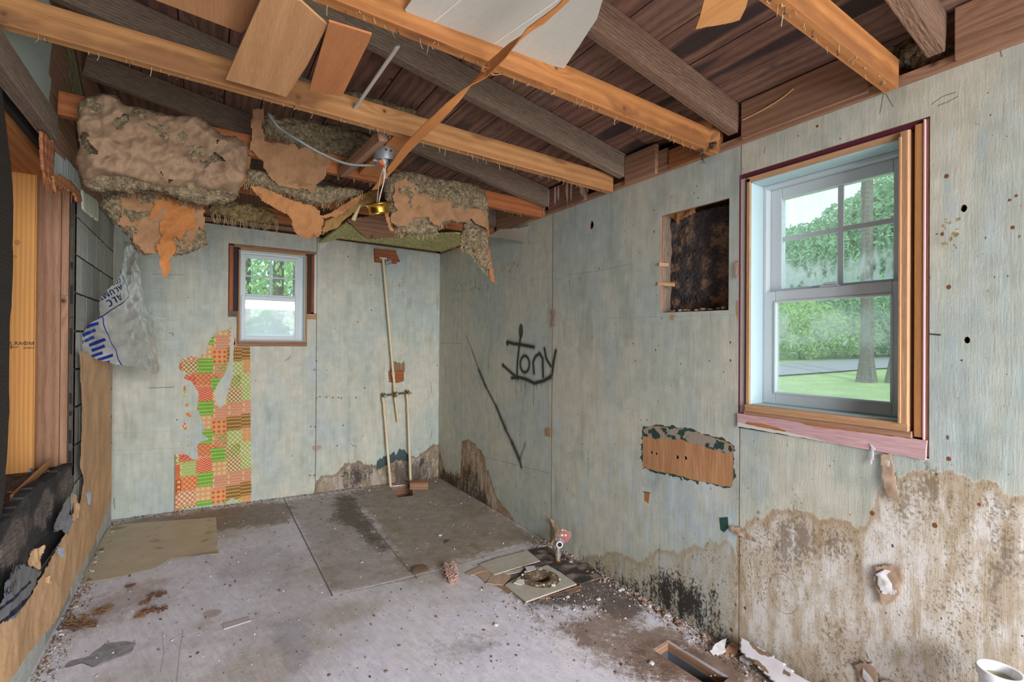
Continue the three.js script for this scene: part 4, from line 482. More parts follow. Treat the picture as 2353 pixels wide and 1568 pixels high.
// stud standing on the sill, loose slat, splintered pieces
{
  const st = thing('wall_stud', 'fresh orange wall stud standing on the rotten sill of the opening', 'stud', V(-0.668, 0.652, -2.86)); const T2 = new Paint(0, 0.1, 0, 1.3, 700); T2.base((u, v) => { const g = Math.sin((u + 0.012 * fbm(v * 1.2, u * 8, 3)) * 420) * 0.5 + 0.5, f = N(u * 800, v * 12); return mixc([226, 168, 96], [198, 130, 62], g * 0.45 + f * 0.4); });
  T2.dot(0.045, 0.98, 0.009, '#a8743a', 0.8, 0.012); T2.dot(0.04, 0.92, 0.007, '#b07a3e', 0.7); { const g = T2.g; g.fillStyle = 'rgba(40,32,26,0.8)'; g.font = 'bold 14px sans-serif'; const [a, b] = T2.P(0.004, 0.545); g.fillText('A.F.RAC', a, b); g.fillText('DM', a + 46, b); g.fillRect(a + 4, b + 5, 30, 2); g.fillRect(a + 18, b - 2, 2, 14); g.font = 'bold 8px sans-serif'; g.fillText('WWPA', a + 44, b + 12); }
  const face = bb(0.1, 1.3, 0.038, 0.002, 1); { const p = face.attributes.position, uv = face.attributes.uv; for (let i = 0; i < p.count; i++) uv.setXY(i, p.getX(i) + 0.05, p.getY(i) + 0.65); } face.translate(0, 0.65, 0); part('stud_body', face, mat({ map: T2.tex(), bumpMap: pineT[1], bumpScale: 0.0005, roughness: 0.7 }), st); part('chalk_mark', at(bb(0.008, 0.014, 0.002, 0.0005), 0.046, 0.01, 0.019), mat({ color: lin(40, 130, 190) }), st);
  part('pale_edge', span(0.0505, 0.0545, 0.012, 1.3, -0.015, 0.019, 0.001, 1), mat({ ...bump(plyT, 0.0003), color: lin(255, 246, 226) }), st);
  const Fs = frame(V(-0.53, 0.664, -2.5), V(0, 1, 0.0)); const A = onX(112, 1068, -0.56), B = onX(22, 1150, -0.56); A.y = 0.695; B.y = 0.672; const sg = beam(A, B, 0.03, 0.01, M.plyPale); solo('loose_slat', sg, M.plyPale, 'loose pale slat lying along the rotten sill', 'slat');
  for (let k = 0; k < 16; k++) { const z = R(-2.85, -2.1), a = R(-0.6, 0.6), l = R(0.02, 0.06), y = 0.656 + 0.006 * rnd(); const g = bb(l, 0.003, R(0.004, 0.012), 0.0008); g.rotateZ(R(-0.2, 0.2)); g.rotateY(1.2 + a); g.translate(R(-0.6, -0.53), y, z); solo('wood_chip', g, k % 3 ? M.brown : M.ply, 'splinter of rotten wood lying on the sill of the left opening', 'chip', 'splinters on the opening sill'); }
  // splintered red-brown board ends under the ledger and pale green scraps
  const sl = (l, m, say, s, nm = 'splintered_board', cat = 'board', th = 0.008) => { const Fp = frame(V(XL + 0.03 + 0.014 * (s % 4), 1.9, -2.6), V(1, 0, 0.1)); return solo(nm, cut(rough(px(Fp.conv, l), s > 5 ? 0.008 : 0.003, s > 5 ? 0.013 : 0.008, s), 0.003, (u, v) => th / 2 + 0.003 * (N(u * 130, v * 12) - 0.5), () => -th / 2).applyMatrix4(Fp.M), m, say, cat); }; const Fp = frame(V(XL + 0.06, 1.9, -2.6), V(1, 0, 0.1));
  sl([118, 330, 150, 362, 180, 400, 186, 440, 172, 425, 150, 410, 135, 398, 122, 404], mat({ ...bump(oldT, 0.0004), map: null, color: lin(176, 186, 178) }), 'grey green panel scrap under the ledger above the mock brick', 4, 'panel_scrap', 'panel');
  sl([188, 438, 200, 446, 224, 462, 225, 508, 214, 500, 190, 482], mat({ color: lin(196, 206, 180) }), 'pale green panel scrap with broken lower edge below the insulation', 5, 'panel_scrap', 'panel');
  sl([92, 302, 112, 318, 122, 340, 120, 400, 114, 425, 108, 402, 98, 395], mat({ ...bump(brownT, 0.002), color: lin(255, 214, 184) }), 'reddish splintered board end hanging under the ledger', 6); sl([118, 402, 140, 405, 165, 420, 180, 440, 186, 462, 176, 468, 168, 440, 150, 432, 140, 436, 132, 424, 126, 440], mat({ ...bump(brownT, 0.002), color: lin(255, 224, 180) }), 'frayed orange wood fibres along the broken panel edge', 7);
  for (let k = 0; k < 34; k++) { const sx = R(96, 182), p = onPlane(sx, 398 + (sx - 96) * 0.5 + R(-8, 14), Fp.p0, Fp.W); if (p.x > -0.44) continue; solo('wood_splinter', rod(p, p.clone().add(V(R(-0.005, 0.01), -R(0.02, 0.06), R(-0.01, 0.01))), 0.003, 0.0006, 5), M.pineRed, 'sharp wood splinter hanging from the broken panel edge', 'splinter', 'splinters of the broken panel edge'); }
  // mossy brace in the dark roof corner
  solo('diagonal_brace', beam(V(XL + 0.06, 2.1, -2.95), V(XL + 0.03, 2.5, -2.6), 0.05, 0.05, M.old), mat({ ...bump(oldT, 0.001), color: lin(190, 200, 160) }), 'mossy grey brace in the dark corner under the roof', 'brace');
}
// kraft-faced building paper peeling off the left wall, with foil print
{
  const T3 = tile(1024, 512, 2, 1, (u, v) => { const k = 34 * (fbm(u * 12, v * 6, 4) - 0.5) + 18 * (N(u * 400, v * 120) - 0.5), s = sm(fbm(u * 40, v * 3 + fbm(u * 7, v * 7, 2), 3), 0.6, 0.75) * 8; return [208 + k - s, 168 + k - s, 126 + k - s]; });
  const km = mat({ map: T3, bumpMap: kraftB, bumpScale: 0.002, roughness: 0.8 }), Fk = frame(V(XL + 0.028, 0.6, -3.0), V(1, 0, 0)); const t = thing('building_paper', 'tan building paper peeling off the left wall above the mock brick base', 'paper');
  part('sheet', paperG(Fk, torn(Fk, [186, 808, 215, 816, 253, 834, 254, 1152, 236, 1200, 205, 1270, 168, 1340, 128, 1424, 60, 1512, -40, 1640, -90, 1640, -60, 1480, 0, 1420, 40, 1412, 72, 1370, 92, 1330, 110, 1302, 130, 1262, 168, 1180, 186, 1158, 192, 1110, 182, 1066, 186, 980, 190, 900], 0.004, 0.02, 3), 0.0035, 5, [], 0.008, 0, 3), km, t);
  const foil = (w, h, rot, txt) => { const P = new Paint(0, w, 0, h, 1600), g = P.g; P.base((u, v) => { const k = 24 * (fbm(u * 30, v * 30, 3) - 0.5); return [196 + k, 198 + k, 200 + k]; }); g.save(); g.fillStyle = '#232a5c'; txt(g, P.w, P.h); g.restore(); return P; };
  const f1 = foil(0.3, 0.3, 0, (g, w, h) => { g.translate(w * 0.06, h * 0.5); g.rotate(0.12); g.font = 'bold 92px sans-serif'; g.fillText('CORPOR', -110, -40); g.font = 'bold 44px sans-serif'; g.fillText('KEARNY', 40, 20); g.fillRect(-60, 56, 460, 16); g.fillRect(-60, 120, 460, 30); });
  const grey = (P, s) => mat({ map: P.tex(), bumpMap: kraftB, bumpScale: 0.002, metalness: 0.45, roughness: 0.42, color: s });
  const scrap = (list, P, s, name, off, rotUV = 0) => { const Fq = frame(V(XL + 0.036, 0.6, -2.4), V(1, 0, 0)), poly = torn(Fq, list, 0.003, 0.015, s); const g = paperG(Fq, poly, 0.004, s, [], 0.006); { const w = g.attributes.uv; for (let i = 0; i < w.count; i++) w.setXY(i, w.getX(i) - 3.37, w.getY(i) - 3.21); } let a = 1e9, c = 1e9; for (const [u, v] of poly) { a = Math.min(a, u); c = Math.min(c, v); } const uv = g.attributes.uv; for (let i = 0; i < uv.count; i++) { const x = uv.getX(i) - a, y = uv.getY(i) - c; uv.setXY(i, x * Math.cos(rotUV) - y * Math.sin(rotUV) + off[0], x * Math.sin(rotUV) + y * Math.cos(rotUV) + off[1]); } part(name, g, grey(P, lin(170, 172, 176)), t); };
  scrap([16, 1338, 34, 1296, 62, 1300, 96, 1316, 84, 1340, 58, 1385, 38, 1420, 6, 1432, 2, 1400, 14, 1370], f1, 4, 'printed_foil_scrap', [0.0, 0.03]);
  const f2 = foil(0.2, 0.2, 0, (g, w, h) => { g.translate(w * 0.3, h * 0.75); g.rotate(-1.25); g.font = 'bold 56px sans-serif'; g.fillText('NDUS', 0, 0); g.fillText('AL', 30, 60); }); f2.each((u, v, i, d) => { d[i] += 20; d[i + 1] += 24; d[i + 2] += 34; });
  scrap([150, 1152, 164, 1140, 160, 1180, 166, 1196, 158, 1226, 140, 1218, 118, 1224, 134, 1190], f2, 6, 'printed_foil_scrap', [0.0, 0.0]);
  const flap = (list, s, m = km) => { const Fq = frame(V(XL + 0.05, 0.6, -2.5), V(1, 0.1, 0.25)); part('torn_flap', paperG(Fq, torn(Fq, list, 0.003, 0.012, s), 0.006, s, [], 0.005), m, t); };
  flap([36, 1282, 72, 1264, 112, 1252, 104, 1270, 86, 1300, 84, 1312, 60, 1298], 8); flap([122, 1256, 146, 1262, 150, 1278, 138, 1280, 128, 1272], 9, grey(f2, lin(230, 232, 236))); flap([104, 1338, 116, 1322, 120, 1340, 96, 1336], 10); flap([194, 1134, 204, 1130, 202, 1164, 196, 1158], 11, grey(f2, lin(200, 206, 212))); flap([158, 1140, 176, 1136, 182, 1176, 184, 1168, 180, 1190, 164, 1196, 162, 1172], 12); flap([2, 1440, 22, 1444, 28, 1456, 8, 1466], 13, grey(f2, lin(190, 200, 210)));
}
// silver sheet hanging out of the corner
{
  const P = new Paint(0, 0.8, 0, 0.8, 900), g = P.g; P.base((u, v) => { const k = 30 * (fbm(u * 14, v * 14, 4) - 0.5) - 26 * sm(fbm(u * 9 + 4, v * 9, 3), 0.55, 0.75); return [206 + k, 206 + k, 200 + k]; });
  g.save(); g.strokeStyle = g.fillStyle = '#27336e'; g.translate(360, 300); g.rotate(2.55); g.font = 'bold 44px sans-serif'; g.fillText('ALC', -150, -44); g.font = 'bold 34px sans-serif'; g.fillText('ALUMINUM', -165, -8); g.font = 'bold 24px sans-serif'; g.fillText('CORPORATION', -175, 22); g.lineWidth = 4; g.strokeRect(-200, -90, 330, 140); g.restore();
  g.save(); g.strokeStyle = g.fillStyle = '#2c40a0'; g.translate(300, 470); g.rotate(1.25); g.lineWidth = 4; g.strokeRect(-60, -150, 300, 250); g.font = 'bold 40px sans-serif'; for (let k = 0; k < 9; k++) { g.fillRect(-40 + 26 * k, -130 + 18 * (k % 3), 14, 60 + 20 * (k % 2)); g.fillRect(-40 + 26 * k, 20 + 12 * (k % 4), 12, 44); } g.beginPath(); g.moveTo(-20, 20); g.lineTo(20, -30); g.lineTo(60, 20); g.closePath(); g.stroke(); g.fillRect(120, -60, 90, 26); g.fillRect(120, 0, 90, 18); g.restore();
  const Fq = frame(V(-0.44, 1.4, -3.15), V(0.93, 0.1, 0.36)), poly = rough(px(Fq.conv, [260, 555, 291, 562, 303, 584, 331, 653, 341, 676, 350, 724, 351, 750, 346, 857, 330, 864, 303, 850, 295, 845, 270, 836, 246, 824, 224, 811, 204, 806, 187, 797, 204, 780, 224, 752, 239, 724, 235, 692, 246, 660, 259, 604]), 0.003, 0.02, 2);
  const f = (u, v) => 0.045 * Math.sin(u * 7 + v * 2.2) + 0.05 * (crease(u, v, 3, 6) - 0.5) + 0.05 * (fbm(u * 3, v * 3, 2) - 0.5); const geo = cut(poly, 0.006, f, (u, v) => f(u, v) - 0.001).applyMatrix4(Fq.M), uv = geo.attributes.uv; for (let i = 0; i < uv.count; i++) uv.setXY(i, uv.getX(i) + 0.45, uv.getY(i) + 0.45);
  solo('foil_sheet', geo, mat({ map: P.tex(), bumpMap: kraftB, bumpScale: 0.004, metalness: 0.6, roughness: 0.3 }), 'crumpled silver foil sheet with blue print curling out of the left corner', 'foil');
}

// ------------------------------------------------------------------ torn insulation hanging between the joists
console.log('ceiling');
const Z1 = (l) => zm(160, 190, 3.485, l), Z2 = (l) => zm(500, 0, 2.375, l), Z4 = (l) => zm(780, 320, 4.6125, l);
function fringe(F2, list, n, s, len, m, parent, name = 'loose_fibres') { // tufts of fibre along an edge
  const q = rng(s), P = px(F2.conv, list), out = []; n = Math.round(n * 0.7); for (let k = 0; k < n; k++) { const t = q() * (P.length - 1), i = Math.floor(t), f = t - i, u = mix(P[i][0], P[i + 1][0], f), v = mix(P[i][1], P[i + 1][1], f); const a = V(u, v + 0.006, 0.01 * (q() - 0.5)), b = V(u + 0.012 * (q() - 0.5), v - len * q() * 0.5, 0.02 * (q() - 0.3)), c = V(u + 0.03 * (q() - 0.5), v - len * (0.5 + q() * 0.6), 0.03 * (q() - 0.3)); out.push(tubeG([a, b, c], 0.0005 + 0.0007 * q(), 5, 4)); }
  const g = merged(out).applyMatrix4(F2.M), o = part(name, g, m, parent); o.userData.kind = 'stuff'; return o;
}
{ // 1: long batt with crumpled grey-brown facing
  const t = thing('insulation_batt', 'long sagging insulation batt with crumpled brown paper face beside the left wall', 'insulation', V(0, 0, 0)), F1 = frame(V(-0.13, 2.0, -2.34), V(0.08, -0.22, 1));
  const all = Z1([130, 130, 260, 84, 300, 92, 370, 122, 420, 172, 500, 192, 600, 208, 740, 248, 830, 272, 1000, 268, 1080, 302, 1160, 372, 1240, 432, 1330, 428, 1400, 482, 1440, 532, 1436, 622, 1406, 742, 1368, 832, 1330, 935, 1200, 962, 1100, 985, 1000, 965, 900, 938, 780, 902, 640, 868, 540, 880, 430, 882, 300, 872, 200, 868, 130, 838, 92, 800, 66, 700, 56, 600, 90, 480, 66, 380, 68, 250, 78, 190]);
  part('wool', woolG(F1, torn(F1, all, 0.008, 0.016, 4), 0.12, 3), wool, t);
  const paper = Z1([126, 128, 260, 78, 300, 90, 372, 118, 424, 170, 500, 188, 600, 204, 742, 244, 832, 268, 1002, 264, 1084, 298, 1164, 368, 1240, 425, 1330, 424, 1402, 478, 1446, 530, 1440, 624, 1412, 744, 1372, 834, 1356, 910, 1300, 890, 1230, 850, 1100, 862, 1020, 850, 960, 830, 880, 850, 760, 850, 640, 800, 520, 760, 400, 740, 300, 740, 220, 760, 150, 790, 90, 770, 62, 700, 50, 600, 88, 480, 62, 380, 66, 250, 74, 190]);
  const H = (l) => torn(F1, Z1(l), 0.003, 0.008, 2); const holes = [H([362, 358, 380, 310, 420, 296, 440, 266, 470, 284, 478, 330, 440, 380, 392, 410]), H([108, 440, 140, 416, 176, 436, 170, 500, 230, 548, 242, 590, 180, 596, 120, 530]), H([1024, 630, 1060, 640, 1110, 600, 1150, 572, 1180, 610, 1220, 640, 1120, 656, 1076, 690, 1074, 740, 1060, 680, 1034, 660]), H([1158, 474, 1180, 480, 1176, 510, 1160, 506]), H([716, 712, 728, 722, 746, 756, 730, 750]), H([790, 780, 830, 790, 800, 812, 780, 806]), H([800, 840, 860, 830, 880, 846, 820, 860]), H([846, 430, 880, 440, 860, 450])];
  const F1p = frame(V(-0.13, 2.0, -2.34).addScaledVector(F1.W, 0.062), V(0.08, -0.22, 1)); const pp = px(F1p.conv, paper), dome = (e) => Math.sqrt(cl(1 - (1 - cl(e / 0.1)) ** 2)); const H2 = holes; const ff = (u, v, e) => -0.03 + 0.055 * dome(e) + 0.13 * (crease(u, v, 7, 9) - 0.42) + 0.03 * (crease(u, v, 2, 22) - 0.5) + 0.03 * (fbm(u * 5, v * 5, 2) - 0.5);
  part('paper_facing', shiftUV(cut(rough(pp, 0.003, 0.015, 9), 0.005, ff, (u, v, e) => ff(u, v, e) - 0.0012, H2)).applyMatrix4(F1p.M), kraftGrey, t); fringe(F1, Z1([130, 840, 300, 872, 540, 880, 780, 902, 1000, 965, 1200, 962]), 90, 5, 0.03, wool, t);
}
{ // 2: lower batt hanging in front of the back wall
  const t = thing('insulation_batt', 'hanging insulation flap with bright orange torn paper tongue left of the back window', 'insulation'), F1 = frame(V(-0.17, 1.7, -2.52), V(0.05, -0.1, 1));
  part('wool', woolG(F1, torn(F1, Z1([230, 720, 430, 700, 760, 700, 1010, 740, 1060, 970, 1080, 1120, 1100, 1300, 1010, 1352, 900, 1384, 800, 1396, 700, 1366, 600, 1390, 520, 1330, 490, 1260, 440, 1210, 380, 1140, 310, 1080, 270, 1000]), 0.007, 0.014, 2), 0.08, 5), wool, t);
  const Fp = frame(V(-0.17, 1.7, -2.52).addScaledVector(F1.W, 0.046), F1.W.clone()); part('paper_facing', paperG(Fp, torn(Fp, Z1([390, 870, 760, 880, 1010, 940, 1070, 980, 1080, 1120, 1060, 1180, 1030, 1150, 1010, 1230, 960, 1290, 900, 1330, 850, 1290, 780, 1350, 700, 1366, 600, 1360, 520, 1280, 500, 1220, 540, 1190, 520, 1150, 440, 1150, 390, 1130, 420, 1060, 400, 980, 420, 920]), 0.005, 0.014, 5), 0.008, 4), kraftPink, t);
  const Fo = frame(V(-0.17, 1.7, -2.52).addScaledVector(F1.W, 0.066), V(0.1, 0.02, 1)); part('orange_paper', paperG(Fo, torn(Fo, Z1([640, 1096, 660, 1010, 700, 900, 830, 936, 960, 962, 1012, 1000, 990, 1080, 1020, 1150, 930, 1180, 890, 1270, 850, 1230, 828, 1262, 856, 1330, 840, 1380, 800, 1410, 812, 1490, 790, 1520, 770, 1562, 745, 1572, 742, 1500, 720, 1440, 730, 1400, 690, 1322, 700, 1290, 742, 1250, 720, 1180, 728, 1110, 770, 1060, 730, 1040, 690, 1070, 650, 1100]), 0.004, 0.01, 6), 0.006, 8, [], 0.005), kraftOr, t);
  const side = frame(V(-0.02, 1.75, -2.52), V(0.75, 0, 0.6)); part('paper_edge', paperG(side, torn(side, Z1([1040, 985, 1066, 990, 1078, 1100, 1108, 1290, 1100, 1325, 1070, 1290, 1050, 1150]), 0.003, 0.014, 6), 0.004, 3), mat({ map: kraftT, bumpMap: kraftB, bumpScale: 0.002, color: lin(232, 204, 150) }), t);
}
{ // 3: middle batt, paper torn open over the wool
  const t = thing('insulation_batt', 'torn open insulation batt with pinkish paper patch beside the electrical cable', 'insulation'), F1 = frame(V(0.35, 2.0, -2.54), V(0, -0.35, 1));
  part('wool', woolG(F1, torn(F1, Z2([215, 600, 330, 640, 480, 650, 560, 670, 700, 690, 850, 740, 835, 800, 770, 850, 730, 910, 640, 935, 600, 910, 450, 830, 300, 780, 240, 740]), 0.008, 0.016, 5), 0.1, 8), wool, t);
  const Fw = frame(V(0.35, 1.9, -2.44), V(0, -0.1, 1)); part('wool', woolG(Fw, torn(Fw, Z2([165, 915, 280, 950, 330, 1000, 440, 1030, 540, 1010, 700, 1025, 800, 1045, 700, 1092, 600, 1112, 480, 1112, 380, 1066, 260, 1032, 150, 1000]), 0.007, 0.014, 6), 0.07, 12), wool, t);
  const Fp = frame(V(0.3, 2.0, -2.39), V(0, -0.2, 1)); part('paper_facing', paperG(Fp, torn(Fp, Z2([190, 596, 252, 600, 250, 660, 242, 700, 262, 772, 340, 780, 420, 792, 440, 810, 520, 800, 580, 850, 616, 876, 622, 910, 590, 930, 596, 962, 545, 1010, 520, 1056, 490, 1032, 440, 1034, 380, 1024, 330, 1010, 280, 962, 244, 880, 200, 830, 176, 820, 190, 760, 182, 680]), 0.004, 0.014, 7), 0.012, 11, [], 0.006, 0, 6), kraftPink, t);
  const Fq = frame(V(0.35, 1.9, -2.34), V(0.02, -0.15, 1)); part('torn_paper', paperG(Fq, torn(Fq, Z2([176, 1010, 230, 1018, 300, 1044, 420, 1100, 500, 1118, 540, 1134, 560, 1178, 620, 1160, 700, 1110, 790, 1058, 776, 1100, 690, 1160, 640, 1186, 580, 1192, 574, 1260, 556, 1296, 490, 1304, 440, 1290, 412, 1240, 400, 1184, 330, 1142, 240, 1092, 200, 1050]), 0.004, 0.01, 8), 0.009, 15, [], 0.005), kraft, t);
  const Fs = frame(V(0.1, 2.0, -2.36), V(0.8, 0, 0.6)); part('paper_edge', paperG(Fs, torn(Fs, Z2([190, 600, 205, 620, 212, 760, 186, 830, 178, 900, 160, 980, 126, 1040, 124, 1084, 108, 1060, 150, 960, 165, 860, 182, 780]), 0.003, 0.012, 4), 0.004, 2), kraft, t);
  fringe(Fw, Z2([150, 1000, 260, 1032, 380, 1066, 480, 1112, 600, 1112, 700, 1092, 800, 1046]), 110, 8, 0.035, mat({ color: lin(178, 162, 120) }), t);
  const Fr = frame(V(0.1, 1.9, -2.86), V(0, -0.2, 1)); part('wool', woolG(Fr, torn(Fr, Z2([-40, 1060, 60, 1100, 170, 1110, 300, 1150, 340, 1200, 250, 1222, 140, 1210, 20, 1180, -50, 1150]), 0.008, 0.012, 9), 0.07, 14), mat({ map: woolT, bumpMap: woolB, bumpScale: 0.01, roughness: 1, color: lin(255, 246, 214) }), t); fringe(Fr, Z2([-50, 1150, 20, 1180, 140, 1210, 250, 1222, 340, 1210]), 80, 9, 0.05, mat({ color: lin(182, 166, 122) }), t);
  part('straw_paper', paperG(Fr, torn(Fr, Z2([700, 1110, 780, 1060, 860, 1040, 900, 1050, 880, 1090, 760, 1140, 700, 1200, 640, 1250, 570, 1280, 590, 1210, 640, 1180]), 0.004, 0.01, 3), 0.012, 5, [], 0.006), mat({ map: kraftT, bumpMap: kraftB, bumpScale: 0.003, color: lin(240, 226, 170) }), t);
}
{ // 4: right batt with the long tail
  const t = thing('insulation_batt', 'ragged insulation batt with dangling wool tail next to the brass lamp', 'insulation'), F1 = frame(V(1.05, 1.9, -2.36), V(0, -0.12, 1));
  part('wool', woolG(F1, torn(F1, Z4([480, 420, 560, 362, 700, 340, 860, 360, 1000, 410, 1100, 420, 1250, 440, 1450, 480, 1540, 560, 1570, 700, 1582, 940, 1500, 950, 1400, 890, 1240, 880, 1120, 890, 1040, 930, 1010, 1000, 880, 1010, 700, 1000, 600, 990, 560, 900, 540, 800, 490, 620, 470, 500]), 0.008, 0.014, 7), 0.11, 21), wool, t);
  const Ft = frame(V(1.3, 1.72, -2.33), V(-0.1, 0, 1)); part('tail', woolG(Ft, torn(Ft, Z4([1310, 900, 1390, 850, 1500, 930, 1570, 950, 1580, 1120, 1600, 1250, 1636, 1480, 1612, 1500, 1590, 1420, 1500, 1350, 1440, 1270, 1400, 1170, 1320, 1165, 1280, 1090, 1300, 980]), 0.007, 0.012, 8), 0.06, 23, 0.006), wool, t);
  const Fs = frame(V(1.36, 1.7, -2.3), V(-0.4, 0, 1)); part('paper_strip', paperG(Fs, torn(Fs, Z4([1556, 940, 1584, 960, 1580, 1120, 1604, 1240, 1640, 1440, 1650, 1510, 1632, 1524, 1600, 1500, 1586, 1400, 1560, 1140, 1544, 1000]), 0.002, 0.012, 3), 0.003, 2), mat({ map: kraftT, bumpMap: kraftB, bumpScale: 0.002, color: lin(214, 166, 130) }), t);
  const Fp = frame(V(1.05, 1.9, -2.36).addScaledVector(F1.W, 0.066), V(0, -0.12, 1)); part('paper_facing', paperG(Fp, torn(Fp, Z4([590, 462, 640, 446, 706, 400, 730, 450, 786, 470, 830, 578, 900, 580, 960, 592, 1100, 616, 1190, 680, 1200, 720, 1250, 706, 1330, 712, 1450, 740, 1572, 762, 1588, 940, 1572, 980, 1530, 930, 1460, 900, 1404, 836, 1370, 884, 1250, 884, 1180, 856, 1090, 880, 1050, 932, 950, 880, 940, 830, 880, 820, 790, 842, 722, 912, 620, 936, 548, 880, 560, 800, 622, 758, 588, 690, 576, 600, 606, 560]), 0.004, 0.012, 9), 0.013, 17, [torn(Fp, Z4([752, 690, 776, 686, 780, 716, 756, 720]), 0.001, 0.005)], 0.005, 0, 6), kraftPink, t);
  part('paper_strap', paperG(Fp, torn(Fp, Z4([480, 790, 516, 780, 540, 900, 578, 970, 540, 976, 520, 940]), 0.002, 0.012, 3), 0.002, 2), kraft, t); fringe(F1, Z4([600, 990, 700, 1000, 880, 1010, 1010, 1000, 1040, 930, 1120, 890]), 70, 11, 0.03, mat({ color: lin(196, 176, 124) }), t); fringe(Ft, Z4([1280, 1090, 1320, 1165, 1400, 1170, 1440, 1270, 1500, 1350, 1590, 1420]), 70, 12, 0.03, mat({ color: lin(196, 172, 116) }), t);
}
{ // 5: piece lying on top of the joists, loose tuft over the right wall, wool in the wall niche and at the eaves
  const F1 = frame(V(0.55, 2.19, -2.2), V(0, -0.3, 1)); solo('insulation_scrap', woolG(F1, torn(F1, Z2([520, 540, 640, 545, 690, 500, 740, 495, 830, 520, 960, 570, 1060, 590, 1110, 640, 1118, 700, 1000, 670, 900, 660, 780, 630, 640, 600]), 0.007, 0.014, 4), 0.09, 31), wool, 'flat scrap of wool insulation lying above the long lower joist', 'insulation');
  const Ft = frame(V(1.7, 2.02, -1.21), V(-0.6, 0, 0.8)), t = thing('insulation_scrap', 'brown paper tuft stuffed between thick rafter and bright joist end', 'insulation'); part('paper', paperG(Ft, torn(Ft, [1603, 280, 1620, 276, 1652, 292, 1654, 322, 1640, 332, 1600, 330, 1594, 322], 0.003, 0.012), 0.01, 3, [], 0.005), kraft, t); fringe(Ft, [1596, 332, 1612, 334, 1630, 332, 1652, 326], 60, 3, 0.03, wool, t); fringe(Ft, [1608, 336, 1612, 350, 1614, 368], 26, 4, 0.02, wool, t, 'dangling_fibres');
  const Fe = frame(V(XR + 0.055, 2.1, -0.58), V(-1, -0.1, 0)); solo('insulation_scrap', woolG(Fe, torn(Fe, [1995, 110, 2060, 84, 2110, 70, 2150, 110, 2200, 90, 2230, 60, 2220, 140, 2150, 170, 2080, 160, 2030, 150], 0.006, 0.014), 0.05, 41), wool, 'grey wool insulation tucked behind the rafter end over the right wall', 'insulation');
  const Fn = frame(V(XR + 0.07, 1.6, -1.33), V(-1, 0, 0)), n = thing('insulation_batt', 'dark dusty insulation filling the square niche in the right wall', 'insulation'); const nt = tile(512, 512, 0.35, 0.45, (u, v) => { const f = fbm(u * 9, v * 11, 5), g = fbm(u * 34 + 3, v * 34, 3); let c = mixc([62, 56, 56], [128, 104, 82], sm(f, 0.38, 0.7)); c = mixc(c, [150, 124, 96], sm(g, 0.58, 0.78) * 0.5 * sm(f, 0.45, 0.6)); if (N(u * 300, v * 300) > 0.975) c = [206, 206, 204]; return c; }); part('wool', shiftUV(cut(rect(-0.2, 0.172, -0.235, 0.222), 0.008, (u, v) => 0.012 * (fbm(u * 16 + 30, v * 16 + 30, 4) - 0.5) * 2.4, () => -0.03)).applyMatrix4(Fn.M), mat({ map: nt, bumpMap: woolB, bumpScale: 0.012, roughness: 1 }), n);
  const Fp = frame(V(XR + 0.05, 1.8, -1.4), V(-1, 0, 0)); part('torn_paper', paperG(Fp, torn(Fp, [1524, 492, 1560, 480, 1600, 470, 1594, 490, 1575, 500, 1556, 510, 1545, 502], 0.003, 0.01), 0.006, 4, [], 0.005), kraft, n);
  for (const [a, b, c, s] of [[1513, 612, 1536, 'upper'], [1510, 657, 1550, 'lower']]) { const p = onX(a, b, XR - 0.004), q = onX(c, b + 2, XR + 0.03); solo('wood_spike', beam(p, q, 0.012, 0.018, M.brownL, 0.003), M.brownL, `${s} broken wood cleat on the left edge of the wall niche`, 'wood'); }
  for (let k = 0; k < 12; k++) { const z = -1.49 + 0.32 * ((k + rnd()) / 12); solo('rubble_chip', chip(R(0.012, 0.03), R(0.006, 0.014), k).translate(XR + 0.03, 1.368, z), k % 4 === 2 ? mat({ color: lin(206, 208, 206) }) : M.brown, 'crumb of rubble on the bottom edge of the wall niche', 'rubble', 'crumbs in the wall niche'); }
}
function chip(w, h, s) { const g = new THREE.IcosahedronGeometry(1, 1), p = g.attributes.position; for (let i = 0; i < p.count; i++) { const x = p.getX(i), y = p.getY(i), z = p.getZ(i), k = 0.72 + 0.56 * N(x * 1.7 + s * 3.1 + 9, y * 1.7 + z * 2.3 + s); p.setXYZ(i, x * w / 2 * k, y * h / 2 * k, z * w / 2 * k); } g.computeVertexNormals(); return uvBox(g, 0).translate(0, h * 0.42, 0); }

